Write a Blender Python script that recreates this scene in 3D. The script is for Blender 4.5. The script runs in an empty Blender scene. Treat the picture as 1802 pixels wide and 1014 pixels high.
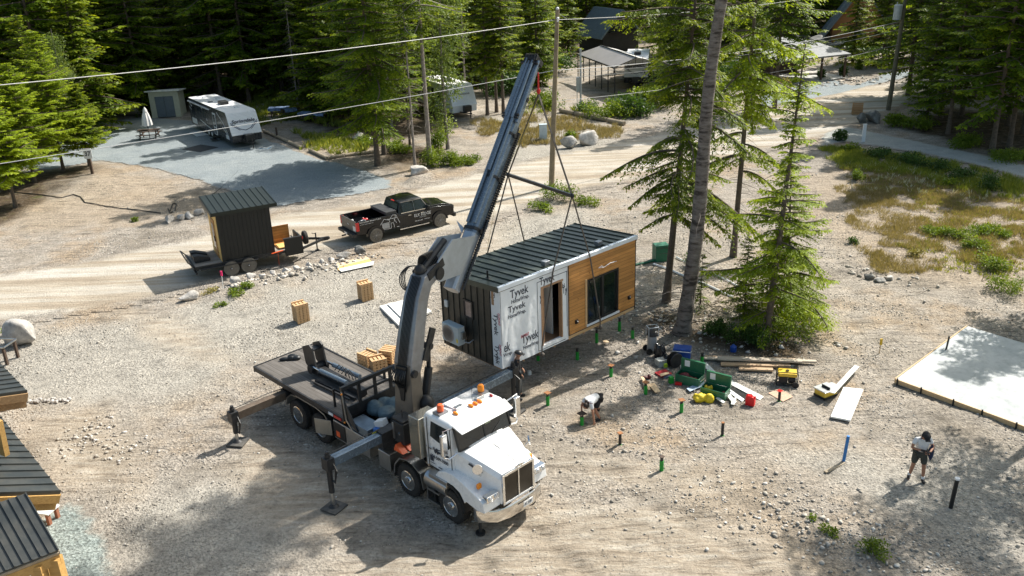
import bpy, math, random
import numpy as np
from mathutils import Vector, Matrix
R = math.radians
S = bpy.context.scene
COL = S.collection
# ---------------------------------------------------------------- camera, sky, sun, exposure
F_PX, PITCH, ROLL, CAMH = 1578.9, R(21.91), R(-2.16), 15.725
fw = Vector((0, math.cos(PITCH), -math.sin(PITCH)))
_r = Vector((1, 0, 0)); _u = Vector((0, math.sin(PITCH), math.cos(PITCH)))
rt = _r*math.cos(ROLL) + _u*math.sin(ROLL)
up = _u*math.cos(ROLL) - _r*math.sin(ROLL)
cd = bpy.data.cameras.new('camera'); cam = bpy.data.objects.new('camera', cd); COL.objects.link(cam)
cam.matrix_world = Matrix(((rt.x, up.x, -fw.x, 0), (rt.y, up.y, -fw.y, 0), (rt.z, up.z, -fw.z, CAMH), (0, 0, 0, 1)))
cd.sensor_width = 36; cd.lens = 36*F_PX/1802; cd.clip_start = 0.1; cd.clip_end = 5000
S.camera = cam
W = bpy.data.worlds.new('World'); S.world = W; W.use_nodes = True
SUN_AZ, SUN_EL = R(37), R(46)
sk = W.node_tree.nodes.new('ShaderNodeTexSky'); sk.sky_type = 'NISHITA'; sk.sun_disc = False
sk.sun_elevation = SUN_EL; sk.sun_rotation = R(90) - SUN_AZ
sk.dust_density = 3.0; sk.ozone_density = .5
bg = W.node_tree.nodes['Background']; bg.inputs[1].default_value = 0.12
_mx = W.node_tree.nodes.new('ShaderNodeMix'); _mx.data_type = 'RGBA'; _mx.blend_type = 'MULTIPLY'; _mx.inputs[0].default_value = 1.0; _mx.inputs[7].default_value = (.95, 1.0, .92, 1)   # hazy summer sky, less blue
W.node_tree.links.new(sk.outputs[0], _mx.inputs[6]); W.node_tree.links.new(_mx.outputs[2], bg.inputs[0])
sd = bpy.data.lights.new('sun', 'SUN'); sd.energy = 5.0; sd.angle = R(0.53); sd.color = (1.0, 0.95, 0.875)
so = bpy.data.objects.new('sun', sd); COL.objects.link(so)
sv = Vector((math.cos(SUN_AZ)*math.cos(SUN_EL), math.sin(SUN_AZ)*math.cos(SUN_EL), math.sin(SUN_EL)))
so.rotation_euler = sv.to_track_quat('Z', 'Y').to_euler(); so.location = sv*60
S.view_settings.view_transform = 'Standard'; S.view_settings.look = 'None'
S.view_settings.exposure = 0.66; S.view_settings.gamma = 1.0
S.render.engine = 'CYCLES'
S.cycles.max_bounces = 6; S.cycles.diffuse_bounces = 3; S.cycles.transmission_bounces = 4; S.cycles.transparent_max_bounces = 8

# ---------------------------------------------------------------- helpers
def g(u, v, z=0.0):
    """point of the world at height z seen at photo pixel u,v"""
    d = fw*F_PX + rt*(u-901) - up*(v-507)
    t = (z-CAMH)/d.z
    return Vector((d.x*t, d.y*t, z))
def aty(u, v, y):
    d = fw*F_PX + rt*(u-901) - up*(v-507); t = y/d.y
    return Vector((d.x*t, y, CAMH+d.z*t))
def g2(u, v, z=0.0):
    p = g(u, v, z); return (p.x, p.y)
def tag(o, label=None, cat=None, group=None, kind=None):
    if label: o['label'] = label
    if cat: o['category'] = cat
    if group: o['group'] = group
    if kind: o['kind'] = kind
    return o
def thing(name, loc, rz, label, cat, group=None):
    o = bpy.data.objects.new(name, None); COL.objects.link(o)
    o.location = (loc[0], loc[1], loc[2] if len(loc) > 2 else 0); o.rotation_euler = (0, 0, rz)
    o.empty_display_size = .3
    return tag(o, label, cat, group)
def copy_tree(o, parent=None):
    c = o.copy(); COL.objects.link(c)
    if parent is not None: c.parent = parent
    for ch in [x for x in bpy.data.objects if x.parent == o and x is not c]:
        copy_tree(ch, c)
    return c
def copy_thing(o, kids, loc, rz=0, sc=1.0, label=None, group=None):
    c = o.copy(); COL.objects.link(c); c.location = loc if len(loc) > 2 else (loc[0], loc[1], 0)
    c.rotation_euler = (0, 0, rz); c.scale = (sc, sc, sc) if not isinstance(sc, tuple) else sc
    if label: c['label'] = label
    if group: c['group'] = group
    for k in kids:
        d = k.copy(); COL.objects.link(d); d.parent = c
        for gk in [x for x in KIDS.get(k.name, [])]:
            e = gk.copy(); COL.objects.link(e); e.parent = d
    return c
KIDS = {}
class MB:
    def __init__(s): s.v = []; s.f = []
    def add(s, vs, fs):
        n = len(s.v); s.v += [tuple(v) for v in vs]; s.f += [tuple(i+n for i in f) for f in fs]; return s
    def box(s, c, d, rot=None):
        x, y, z = d[0]/2, d[1]/2, d[2]/2
        P = [Vector((a*x, b*y, e*z)) for a in (-1, 1) for b in (-1, 1) for e in (-1, 1)]
        if rot is not None:
            M = rot if isinstance(rot, Matrix) else (Matrix.Rotation(rot[2], 3, 'Z') @ Matrix.Rotation(rot[1], 3, 'Y') @ Matrix.Rotation(rot[0], 3, 'X'))
            P = [M @ p for p in P]
        c = Vector(c)
        return s.add([p+c for p in P], [(0, 1, 3, 2), (4, 6, 7, 5), (0, 4, 5, 1), (2, 3, 7, 6), (0, 2, 6, 4), (1, 5, 7, 3)])
    def b2(s, a, b):   # box from min corner to max corner
        return s.box([(a[i]+b[i])/2 for i in range(3)], [abs(b[i]-a[i]) for i in range(3)])
    def bar(s, p, q, w, h, upv=(0, 0, 1)):
        p, q = Vector(p), Vector(q); d = (q-p); L = d.length; d.normalize(); u = Vector(upv)
        r = d.cross(u)
        if r.length < 1e-4: r = d.cross(Vector((1, 0, 0)))
        r.normalize(); u = r.cross(d)
        M = Matrix((d, r, u)).transposed()
        return s.box((p+q)/2, (L, w, h), M)
    def cyl(s, p, q, r0, r1=None, n=12, cap=True):
        r1 = r0 if r1 is None else r1
        p, q = Vector(p), Vector(q); d = (q-p).normalized(); a = d.orthogonal().normalized(); b = d.cross(a)
        vs = []
        for (c, r) in ((p, r0), (q, r1)):
            for i in range(n):
                t = 2*math.pi*i/n; vs.append(c+a*(r*math.cos(t))+b*(r*math.sin(t)))
        fs = [(i, (i+1) % n, n+(i+1) % n, n+i) for i in range(n)]
        if cap: fs += [tuple(range(n-1, -1, -1)), tuple(range(n, 2*n))]
        return s.add(vs, fs)
    def tube(s, pts, r, n=6):
        pts = [Vector(p) for p in pts]; m = len(pts); vs = []; fs = []
        rr = r if isinstance(r, (list, tuple)) else [r]*m
        a = None
        for i, p in enumerate(pts):
            d = (pts[min(i+1, m-1)]-pts[max(i-1, 0)]).normalized()
            a = d.orthogonal().normalized() if a is None else (a-d*a.dot(d)).normalized()
            b = d.cross(a)
            for k in range(n):
                t = 2*math.pi*k/n; vs.append(p+a*(rr[i]*math.cos(t))+b*(rr[i]*math.sin(t)))
        for i in range(m-1):
            for k in range(n):
                fs.append((i*n+k, i*n+(k+1) % n, (i+1)*n+(k+1) % n, (i+1)*n+k))
        fs += [tuple(range(n-1, -1, -1)), tuple((m-1)*n+k for k in range(n))]
        return s.add(vs, fs)
    def prism(s, pts, ax, a, b):
        """2D outline extruded along axis ax between a and b; ax x:(y,z) y:(x,z) z:(x,y)"""
        def P(p, t):
            return {'x': (t, p[0], p[1]), 'y': (p[0], t, p[1]), 'z': (p[0], p[1], t)}[ax]
        n = len(pts); vs = [P(p, a) for p in pts]+[P(p, b) for p in pts]
        fs = [tuple(range(n)), tuple(range(2*n-1, n-1, -1))]+[(i, n+i, n+(i+1) % n, (i+1) % n) for i in range(n)]
        return s.add(vs, fs)
    def loft(s, secs, cap=True):
        n = len(secs[0]); vs = [v for sc in secs for v in sc]; fs = []
        for i in range(len(secs)-1):
            for k in range(n): fs.append((i*n+k, i*n+(k+1) % n, (i+1)*n+(k+1) % n, (i+1)*n+k))
        if cap: fs += [tuple(range(n-1, -1, -1)), tuple((len(secs)-1)*n+k for k in range(n))]
        return s.add(vs, fs)
    def lathe(s, prof, c=(0, 0, 0), n=16, ax='z'):
        c = Vector(c); vs = []; m = len(prof)
        for (r, h) in prof:
            for k in range(n):
                t = 2*math.pi*k/n
                q = (r*math.cos(t), r*math.sin(t), h)
                if ax == 'y': q = (q[0], q[2], q[1])
                if ax == 'x': q = (q[2], q[0], q[1])
                vs.append(c+Vector(q))
        fs = [(i*n+k, i*n+(k+1) % n, (i+1)*n+(k+1) % n, (i+1)*n+k) for i in range(m-1) for k in range(n)]
        fs += [tuple(range(n-1, -1, -1)), tuple((m-1)*n+k for k in range(n))]
        return s.add(vs, fs)
    def ball(s, c, r, n=8, m=6):
        if not isinstance(r, (tuple, list)): r = (r, r, r)
        pr = []
        c = Vector(c); vs = [c+Vector((0, 0, -r[2]))]
        for i in range(1, m):
            p = -math.pi/2+math.pi*i/m
            for k in range(n):
                t = 2*math.pi*k/n; vs.append(c+Vector((r[0]*math.cos(p)*math.cos(t), r[1]*math.cos(p)*math.sin(t), r[2]*math.sin(p))))
        vs.append(c+Vector((0, 0, r[2]))); fs = [(0, 1+(k+1) % n, 1+k) for k in range(n)]
        for i in range(m-2):
            for k in range(n): fs.append((1+i*n+k, 1+i*n+(k+1) % n, 1+(i+1)*n+(k+1) % n, 1+(i+1)*n+k))
        e = len(vs)-1; b0 = 1+(m-2)*n
        fs += [(e, b0+k, b0+(k+1) % n) for k in range(n)]
        return s.add(vs, fs)
    def build(s, name, mat, parent=None, bevel=0, sharp=35, loc=None, fix=True):
        me = bpy.data.meshes.new(name); me.from_pydata([tuple(v) for v in s.v], [], s.f)
        if fix:
            import bmesh
            bm = bmesh.new(); bm.from_mesh(me); bmesh.ops.recalc_face_normals(bm, faces=bm.faces); bm.to_mesh(me); bm.free()
        me.materials.append(mat)
        me.shade_smooth(); me.set_sharp_from_angle(angle=R(sharp))
        o = bpy.data.objects.new(name, me); COL.objects.link(o)
        if parent is not None:
            o.parent = parent; KIDS.setdefault(parent.name, []).append(o)
        if loc is not None: o.location = loc
        if bevel:
            m = o.modifiers.new('bevel', 'BEVEL'); m.width = bevel; m.segments = 2; m.limit_method = 'ANGLE'; m.angle_limit = R(40); m.harden_normals = True
        return o
def npmesh(name, V, Fq, mat, parent=None, tint=None, smooth=False):
    """fast mesh from numpy arrays; Fq (n,k) faces"""
    me = bpy.data.meshes.new(name); k = Fq.shape[1]
    me.vertices.add(len(V)); me.vertices.foreach_set('co', np.ascontiguousarray(V, dtype=np.float32).ravel())
    me.loops.add(Fq.size); me.loops.foreach_set('vertex_index', np.ascontiguousarray(Fq, dtype=np.int32).ravel())
    me.polygons.add(len(Fq)); me.polygons.foreach_set('loop_start', np.arange(0, Fq.size, k, dtype=np.int32))
    me.update(calc_edges=True)
    if tint is not None:
        a = me.attributes.new('tint', 'FLOAT', 'FACE'); a.data.foreach_set('value', np.asarray(tint, dtype=np.float32))
    me.materials.append(mat)
    if smooth: me.shade_smooth()
    o = bpy.data.objects.new(name, me); COL.objects.link(o)
    if parent is not None: o.parent = parent; KIDS.setdefault(parent.name, []).append(o)
    return o
def text(s, size, mat, parent, o, xd, yd, name='lettering', ext=.003, align='LEFT', sx=1.0, shear=0.0, bold=0.0):
    c = bpy.data.curves.new(name, 'FONT'); c.body = s; c.size = size; c.extrude = ext; c.align_x = align; c.shear = shear; c.offset = bold
    c.resolution_u = 3
    t = bpy.data.objects.new('tmp', c); me = bpy.data.meshes.new_from_object(t); bpy.data.objects.remove(t)
    me.materials.clear(); me.materials.append(mat)
    ob = bpy.data.objects.new(name, me); COL.objects.link(ob)
    xd, yd = Vector(xd).normalized(), Vector(yd).normalized(); n = xd.cross(yd); o = Vector(o)
    M = Matrix(((xd.x*sx, yd.x, n.x, o.x), (xd.y*sx, yd.y, n.y, o.y), (xd.z*sx, yd.z, n.z, o.z), (0, 0, 0, 1)))
    me.transform(M)
    if parent is not None: ob.parent = parent; KIDS.setdefault(parent.name, []).append(ob)
    return ob
# ---------------------------------------------------------------- materials
MC = {}
class NT:
    def __init__(s, m): s.t = m.node_tree; s.p = s.t.nodes['Principled BSDF']; s.tc = None
    def n(s, ty, **kw):
        x = s.t.nodes.new(ty)
        for k, v in kw.items():
            if k.startswith('i_'):
                key = k[2:]; key = int(key) if key.isdigit() else key.replace('_', ' ')
                x.inputs[key].default_value = v
            else: setattr(x, k, v)
        return x
    def l(s, a, b): s.t.links.new(a, b)
    def co(s, which='Object'):
        if s.tc is None: s.tc = s.n('ShaderNodeTexCoord')
        return s.tc.outputs[which]
    def noise(s, scale, detail=5, rough=.6, which='Object', vec=None):
        x = s.n('ShaderNodeTexNoise', i_Scale=scale, i_Detail=detail, i_Roughness=rough)
        s.l(vec or s.co(which), x.inputs['Vector']); return x.outputs['Fac']
    def ramp(s, fac, stops):
        x = s.n('ShaderNodeValToRGB'); e = x.color_ramp.elements
        while len(e) < len(stops): e.new(.5)
        for i, (p, c) in enumerate(stops):
            e[i].position = p; e[i].color = (*c, 1) if isinstance(c, (tuple, list)) else (c, c, c, 1)
        s.l(fac, x.inputs[0]); return x.outputs[0]
    def mix(s, fac, a, b, mode='MIX'):
        x = s.n('ShaderNodeMix', data_type='RGBA', blend_type=mode)
        for sock, v in ((x.inputs[0], fac), (x.inputs[6], a), (x.inputs[7], b)):
            if isinstance(v, (int, float)): sock.default_value = v
            elif isinstance(v, (tuple, list)): sock.default_value = (*v, 1) if len(v) == 3 else v
            else: s.l(v, sock)
        return x.outputs[2]
    def math(s, op, a, b=0.0, cl=False):
        x = s.n('ShaderNodeMath', operation=op, use_clamp=cl)
        for sock, v in ((x.inputs[0], a), (x.inputs[1], b)):
            if isinstance(v, (int, float)): sock.default_value = v
            else: s.l(v, sock)
        return x.outputs[0]
    def bump(s, h, dist, strength=1.0, prev=None):
        x = s.n('ShaderNodeBump', i_Strength=strength, i_Distance=dist); s.l(h, x.inputs['Height'])
        if prev is not None: s.l(prev, x.inputs['Normal'])
        return x.outputs[0]
def newmat(name):
    m = bpy.data.materials.new(name); m.use_nodes = True; return m, NT(m)
def mat(name, c, rough=.6, metal=0.0, var=.18, scale=3.0, bump=0.0, bscale=30.0, dirt=0.0, coat=0.0, spec=.5, dcol=(.32, .28, .22)):
    if name in MC: return MC[name]
    m, t = newmat(name); p = t.p
    n1 = t.noise(scale, 6, .65)
    lo = tuple(x*(1-var) for x in c); hi = tuple(min(1, x*(1+var)) for x in c)
    col = t.ramp(n1, [(.3, lo), (.7, hi)])
    if dirt:
        n2 = t.noise(scale*1.7, 8, .75)
        f = t.ramp(n2, [(.5-.1, 0.0), (.75, dirt)])
        col = t.mix(f, col, dcol)
    t.l(col, p.inputs['Base Color'])
    n3 = t.noise(scale*4, 4, .6)
    rr = t.n('ShaderNodeMapRange', i_3=max(0.02, rough-.12), i_4=min(1, rough+.12)); t.l(n3, rr.inputs[0]); t.l(rr.outputs[0], p.inputs['Roughness'])
    p.inputs['Metallic'].default_value = metal; p.inputs['Coat Weight'].default_value = coat
    p.inputs['Specular IOR Level'].default_value = spec
    if bump: t.l(t.bump(t.noise(bscale, 6, .7), bump), p.inputs['Normal'])
    MC[name] = m; return m
def wood(name, c1, c2, axis=0, rough=.7, knots=False, board=0, baxis=2):
    if name in MC: return MC[name]
    m, t = newmat(name); mp = t.n('ShaderNodeMapping'); sc = [14, 14, 14]; sc[axis] = 1.2
    mp.inputs['Scale'].default_value = sc; t.l(t.co(), mp.inputs[0])
    col = t.ramp(t.noise(1.0, 7, .7, vec=mp.outputs[0]), [(.3, c1), (.7, c2)])
    if board:
        sx = t.n('ShaderNodeSeparateXYZ'); t.l(t.co(), sx.inputs[0])
        q = t.math('FLOOR', t.math('DIVIDE', sx.outputs[baxis], board))
        q2 = t.math('FLOOR', t.math('ADD', t.math('DIVIDE', sx.outputs[axis], 2.3), t.math('MULTIPLY', q, .37)))
        wn = t.n('ShaderNodeTexWhiteNoise', noise_dimensions='2D'); cb = t.n('ShaderNodeCombineXYZ'); t.l(q, cb.inputs[0]); t.l(q2, cb.inputs[1]); t.l(cb.outputs[0], wn.inputs['Vector'])
        v = t.ramp(wn.outputs['Value'], [(0, .72), (1, 1.12)])
        col = t.mix(1.0, col, v, 'MULTIPLY')
        fr = t.math('FRACT', t.math('DIVIDE', sx.outputs[baxis], board)); gap = t.math('LESS_THAN', fr, .07)
        col = t.mix(t.math('MULTIPLY', gap, .75), col, (.03, .018, .01))
    if knots:
        vo = t.n('ShaderNodeTexVoronoi', i_Scale=3.2); t.l(t.co(), vo.inputs['Vector'])
        kf = t.ramp(vo.outputs['Distance'], [(.05, .85), (.11, 0.0)])
        col = t.mix(kf, col, (.09, .04, .015))
    t.l(col, t.p.inputs['Base Color']); t.p.inputs['Roughness'].default_value = rough
    t.l(t.bump(t.noise(2.0, 5, .7, vec=mp.outputs[0]), .004), t.p.inputs['Normal'])
    MC[name] = m; return m
def leafmat(name, c1, c2, trans=.4, c3=None):
    if name in MC: return MC[name]
    m, t = newmat(name); p = t.p
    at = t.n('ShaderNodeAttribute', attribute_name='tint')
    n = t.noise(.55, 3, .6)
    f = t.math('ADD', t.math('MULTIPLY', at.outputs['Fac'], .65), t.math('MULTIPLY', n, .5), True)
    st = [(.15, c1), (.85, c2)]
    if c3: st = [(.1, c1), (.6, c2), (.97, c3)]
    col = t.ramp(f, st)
    t.l(col, p.inputs['Base Color']); p.inputs['Roughness'].default_value = .55; p.inputs['Specular IOR Level'].default_value = .3
    tr = t.n('ShaderNodeBsdfTranslucent'); cc = t.mix(1.0, col, (1.5, 1.35, .55), 'MULTIPLY'); t.l(cc, tr.inputs[0])
    ms = t.n('ShaderNodeMixShader', i_0=trans); t.l(p.outputs[0], ms.inputs[1]); t.l(tr.outputs[0], ms.inputs[2])
    t.l(ms.outputs[0], t.t.nodes['Material Output'].inputs[0])
    MC[name] = m; return m
# ---------------------------------------------------------------- ground relief
RNG = np.random.RandomState(7)
_L = RNG.rand(256, 256)
def vn(x, y):
    xi = np.floor(x).astype(int); yi = np.floor(y).astype(int); fx = x-xi; fy = y-yi
    fx = fx*fx*(3-2*fx); fy = fy*fy*(3-2*fy)
    a = _L[xi & 255, yi & 255]; b = _L[(xi+1) & 255, yi & 255]; c = _L[xi & 255, (yi+1) & 255]; d = _L[(xi+1) & 255, (yi+1) & 255]
    return (a*(1-fx)+b*fx)*(1-fy)+(c*(1-fx)+d*fx)*fy
def fbm(x, y, o=4):
    s = 0; a = .5; t = 0
    for i in range(o): s = s+a*vn(x+17.3*i, y-9.1*i); t += a; a *= .5; x = x*2.03; y = y*2.03
    return s/t
def sdist(x, y, poly):
    """signed distance, positive inside"""
    P = np.array(poly, float); n = len(P); d = np.full(x.shape, 1e9); ins = np.zeros(x.shape, bool)
    for i in range(n):
        ax, ay = P[i]; bx, by = P[(i+1) % n]; ex, ey = bx-ax, by-ay
        wx, wy = x-ax, y-ay; t = np.clip((wx*ex+wy*ey)/(ex*ex+ey*ey+1e-12), 0, 1)
        d = np.minimum(d, np.hypot(wx-t*ex, wy-t*ey))
        c = ((ay > y) != (by > y)) & (x < ex*(y-ay)/(by-ay+1e-12)+ax); ins ^= c
    return np.where(ins, d, -d)
PX = lambda *a: [g2(*q) for q in a]
ROAD = PX((-120, 492), (0, 474), (180, 447), (370, 402), (480, 372), (640, 352), (760, 318), (850, 297), (1000, 262), (1150, 232), (1290, 205), (1400, 178), (1500, 152), (1590, 140), (1750, 112), (1900, 95), (1980, 112), (1800, 140), (1640, 172), (1560, 205), (1490, 236), (1360, 268), (1240, 300), (1100, 325), (980, 352), (860, 398), (760, 425), (640, 440), (560, 452), (470, 480), (380, 505), (250, 540), (120, 562), (0, 578), (-120, 600))
PAD = PX((20, 262), (110, 222), (180, 212), (250, 206), (340, 212), (420, 230), (470, 243), (555, 276), (640, 297), (695, 318), (690, 332), (620, 345), (560, 352), (490, 366), (430, 356), (400, 338), (330, 314), (240, 292), (175, 284), (90, 300), (30, 296))
PAD2 = PX((1330, 172), (1370, 135), (1440, 128), (1500, 150), (1560, 128), (1640, 122), (1590, 138), (1480, 166), (1390, 182), (1340, 190))
PATH = PX((1440, 232), (1490, 220), (1545, 232), (1640, 252), (1720, 268), (1810, 290), (1900, 310), (1900, 345), (1810, 318), (1720, 293), (1640, 276), (1560, 262), (1490, 252), (1430, 262))
GRAV = PX((62, 905), (110, 870), (160, 880), (215, 930), (235, 1010), (240, 1080), (-40, 1080), (-10, 800))
SITE = PX((1360, 830), (1450, 770), (1560, 760), (1700, 800), (1802, 900), (1802, 1000), (1650, 1014), (1500, 900))
SHEETS = [ROAD, PAD, PAD2, PATH, GRAV]
def gh(x, y):
    x = np.asarray(x, float); y = np.asarray(y, float)
    h = .10*(fbm(x*.35, y*.35, 3)-.5)+.085*(fbm(x*1.7+40, y*1.7, 3)-.5)
    # rough disturbed soil streaks on the right
    st = np.clip((x-9)/4, 0, 1)*np.clip((44-y)/4, 0, 1)
    h = h+st*.10*(fbm((x*.8-y*.6)*.6, (x*.6+y*.8)*2.4, 3)-.5)
    # rocky berm along the road's near side
    for (a, b, w, H) in BERM:
        dx, dy = b[0]-a[0], b[1]-a[1]; t = np.clip(((x-a[0])*dx+(y-a[1])*dy)/(dx*dx+dy*dy), 0, 1)
        d = np.hypot(x-a[0]-t*dx, y-a[1]-t*dy); h = h+H*np.exp(-(d/w)**2)
    for P in RUTS:
        for k in range(len(P)-1):
            (ax, ay), (bx, by) = P[k], P[k+1]; dx, dy = bx-ax, by-ay; L2 = dx*dx+dy*dy; t = np.clip(((x-ax)*dx+(y-ay)*dy)/L2, 0, 1)
            q = ((x-ax)*dy-(y-ay)*dx)/math.sqrt(L2); d = np.hypot(x-ax-t*dx, y-ay-t*dy)
            inside = (t > 0) & (t < 1)
            h = h+np.where(inside, -.055*np.exp(-((np.abs(q)-.95)/.2)**2)+.03*np.exp(-((np.abs(q)-1.35)/.14)**2), 0)
    return h
RUTS = [[g2(430, 1010), g2(700, 935), g2(960, 905), g2(1200, 935), g2(1500, 1030)], [g2(960, 800), g2(1150, 850), g2(1330, 940), g2(1450, 1040)], [g2(-20, 690), g2(240, 600), g2(480, 560), g2(640, 560), g2(760, 540)], [g2(640, 760), g2(1000, 1050)], [g2(1460, 560), g2(1620, 560), g2(1802, 520)]]
BERM = [(g2(395, 515), g2(560, 480), .7, .22), (g2(560, 480), g2(660, 445), .6, .12), (g2(180, 325), g2(90, 330), 1.6, .35),
        (g2(1200, 590), g2(1350, 600), 1.6, .15), (g2(730, 320), g2(760, 312), .5, .45)]
def gheight(x, y):
    x = np.atleast_1d(np.asarray(x, float)); y = np.atleast_1d(np.asarray(y, float))
    h = gh(x, y); m = np.full(x.shape, -9.0)
    for P in SHEETS: m = np.maximum(m, sdist(x, y, P))
    k = np.clip((-m-.1)/1.0, 0, 1)
    return h*k-.035*(1-k)
def gz(x, y): return float(gheight(x, y)[0])
def groundmat(name, kind):
    m, t = newmat(name); co = t.co()
    at = t.n('ShaderNodeAttribute', attribute_name='zone')
    sp = t.n('ShaderNodeSeparateColor'); t.l(at.outputs['Color'], sp.inputs[0])
    big = t.noise(.22, 5, .65); mid = t.noise(.9, 6, .7); fine = t.noise(9, 6, .75)
    base = t.ramp(big, [(.36, (.27, .235, .19)), (.5, (.37, .33, .28)), (.64, (.36, .285, .205))])
    # warm dirt / litter / gravel zones carried by the terrain itself
    base = t.mix(t.math('MULTIPLY', sp.outputs[1], .75), base, (.375, .305, .225))
    base = t.mix(sp.outputs[2], base, (.355, .33, .285))
    fl = t.ramp(mid, [(.3, (.045, .034, .02)), (.55, (.10, .07, .042)), (.75, (.07, .085, .02))])
    gf = t.math('MULTIPLY', sp.outputs[0], t.ramp(t.noise(2.2, 5, .7), [(.25, .55), (.5, 1.0)]), True)
    base = t.mix(gf, base, fl)
    mpf = t.n('ShaderNodeMapping'); mpf.inputs['Rotation'].default_value = (0, 0, R(38)); mpf.inputs['Scale'].default_value = (.55, 3.4, 1); t.l(co, mpf.inputs[0])
    fur = t.noise(1.0, 6, .72, vec=mpf.outputs[0])
    site = t.math('SUBTRACT', 1.0, sp.outputs[2], True)
    cw = t.n('ShaderNodeAttribute', attribute_name='compact').outputs['Fac']
    base = t.mix(t.math('MULTIPLY', cw, .85), base, t.ramp(fur, [(.35, (.28, .225, .165)), (.5, (.36, .305, .235)), (.65, (.43, .39, .325))]))
    md = t.mix(1.0, t.ramp(mid, [(.3, .56), (.45, .92), (.72, 1.16)]), t.ramp(t.noise(3.1, 7, .8), [(.33, .62), (.45, 1.0), (.75, 1.08)]), 'MULTIPLY')
    coarse = t.math('MULTIPLY', t.ramp(t.noise(.45, 5, .65), [(.36, .4), (.55, 1.0)]), t.math('SUBTRACT', 1.0, t.math('MULTIPLY', cw, .8)), True)
    fd = t.mix(coarse, t.ramp(fine, [(.3, .82), (.5, 1.0), (.7, 1.08)]), t.ramp(fine, [(.34, .28), (.46, .88), (.7, 1.35)]))
    fd = t.mix(t.math('MULTIPLY', site, .8), fd, t.mix(1.0, fd, t.ramp(fur, [(.34, .35), (.44, .93), (.7, 1.15)]), 'MULTIPLY'))
    col = t.mix(1.0, t.mix(1.0, base, md, 'MULTIPLY'), fd, 'MULTIPLY')
    vo = t.n('ShaderNodeTexVoronoi', i_Scale=13.0, i_Randomness=1.0); t.l(co, vo.inputs['Vector'])
    pc = t.n('ShaderNodeSeparateColor'); t.l(vo.outputs['Color'], pc.inputs[0])
    pv = t.ramp(pc.outputs[0], [(0, .7), (.6, 1.0), (1, 1.35)])
    pe = t.ramp(t.noise(.5, 4, .6), [(.35, .25), (.6, 1.0)])
    colp = t.mix(t.math('MULTIPLY', t.math('MULTIPLY', pe, .6), coarse), col, t.mix(1.0, col, pv, 'MULTIPLY'))
    vo2 = t.n('ShaderNodeTexVoronoi', i_Scale=34.0); t.l(co, vo2.inputs['Vector'])
    bump1 = t.bump(vo.outputs['Distance'], .05, .7); t.l(t.math('ADD', t.math('MULTIPLY', coarse, .65), .1), bump1.node.inputs['Strength']); bump2 = t.bump(vo2.outputs['Distance'], .02, .6, bump1)
    nb = t.bump(fur, .10, t.math('MULTIPLY', site, .5), t.bump(fine, .05, .8, bump2)) if False else t.bump(fine, .05, .8, bump2)
    bf = t.n('ShaderNodeBump', i_Distance=.16); t.l(t.math('MULTIPLY', site, .7), bf.inputs['Strength']); t.l(fur, bf.inputs['Height']); t.l(nb, bf.inputs['Normal']); nb = bf.outputs[0]
    out = colp
    if kind != 'ground':
        e = t.n('ShaderNodeAttribute', attribute_name='edge')
        if kind == 'road':
            mp = t.n('ShaderNodeMapping'); mp.inputs['Rotation'].default_value = (0, 0, -R(35)); mp.inputs['Scale'].default_value = (.05, .75, 1); t.l(co, mp.inputs[0])
            stv = t.noise(1.0, 5, .6, vec=mp.outputs[0])
            rc = t.ramp(stv, [(.36, (.31, .255, .19)), (.45, (.39, .335, .26)), (.54, (.47, .43, .365)), (.66, (.52, .49, .44))])
            rc = t.mix(1.0, rc, t.ramp(t.noise(.6, 6, .7), [(.3, .86), (.7, 1.1)]), 'MULTIPLY')
            rc = t.mix(1.0, rc, t.ramp(fine, [(.25, .78), (.5, 1.0), (.75, 1.1)]), 'MULTIPLY')
            thr = .5
        elif kind == 'pad':
            rc = t.ramp(t.noise(.5, 5, .65), [(.3, (.23, .265, .28)), (.7, (.30, .33, .335))])
            rc = t.mix(1.0, rc, t.ramp(t.noise(14, 5, .8), [(.3, .62), (.5, 1.0), (.7, 1.3)]), 'MULTIPLY'); thr = .3
        elif kind == 'path':
            rc = t.ramp(t.noise(.8, 5, .65), [(.3, (.33, .35, .33)), (.7, (.46, .46, .42))])
            rc = t.mix(1.0, rc, t.ramp(t.noise(12, 5, .8), [(.3, .7), (.7, 1.2)]), 'MULTIPLY'); thr = .5
        else:
            rc = t.ramp(t.noise(1.2, 5, .65), [(.3, (.24, .285, .27)), (.7, (.35, .39, .365))])
            rc = t.mix(1.0, rc, t.mix(.8, (1, 1, 1), pv), 'MULTIPLY')
            rc = t.mix(1.0, rc, fd, 'MULTIPLY'); thr = .5
        ef = t.math('ADD', e.outputs['Fac'], t.math('MULTIPLY', t.math('SUBTRACT', t.noise(1.6, 6, .75), .5), 1.1))
        f = t.ramp(ef, [(thr-.18, 0.0), (thr+.18, 1.0)])
        out = t.mix(f, colp, rc)
        if kind == 'road':
            t.l(t.math('SUBTRACT', 1.0, t.math('MULTIPLY', f, .65)), [n for n in t.t.nodes if n.bl_idname == 'ShaderNodeBump'][0].inputs['Strength'])
            t.l(t.math('SUBTRACT', .8, t.math('MULTIPLY', f, .5)), [n for n in t.t.nodes if n.bl_idname == 'ShaderNodeBump'][1].inputs['Strength'])
    t.l(out, t.p.inputs['Base Color']); t.p.inputs['Roughness'].default_value = .95; t.p.inputs['Specular IOR Level'].default_value = .2
    t.l(nb, t.p.inputs['Normal'])
    return m
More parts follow.
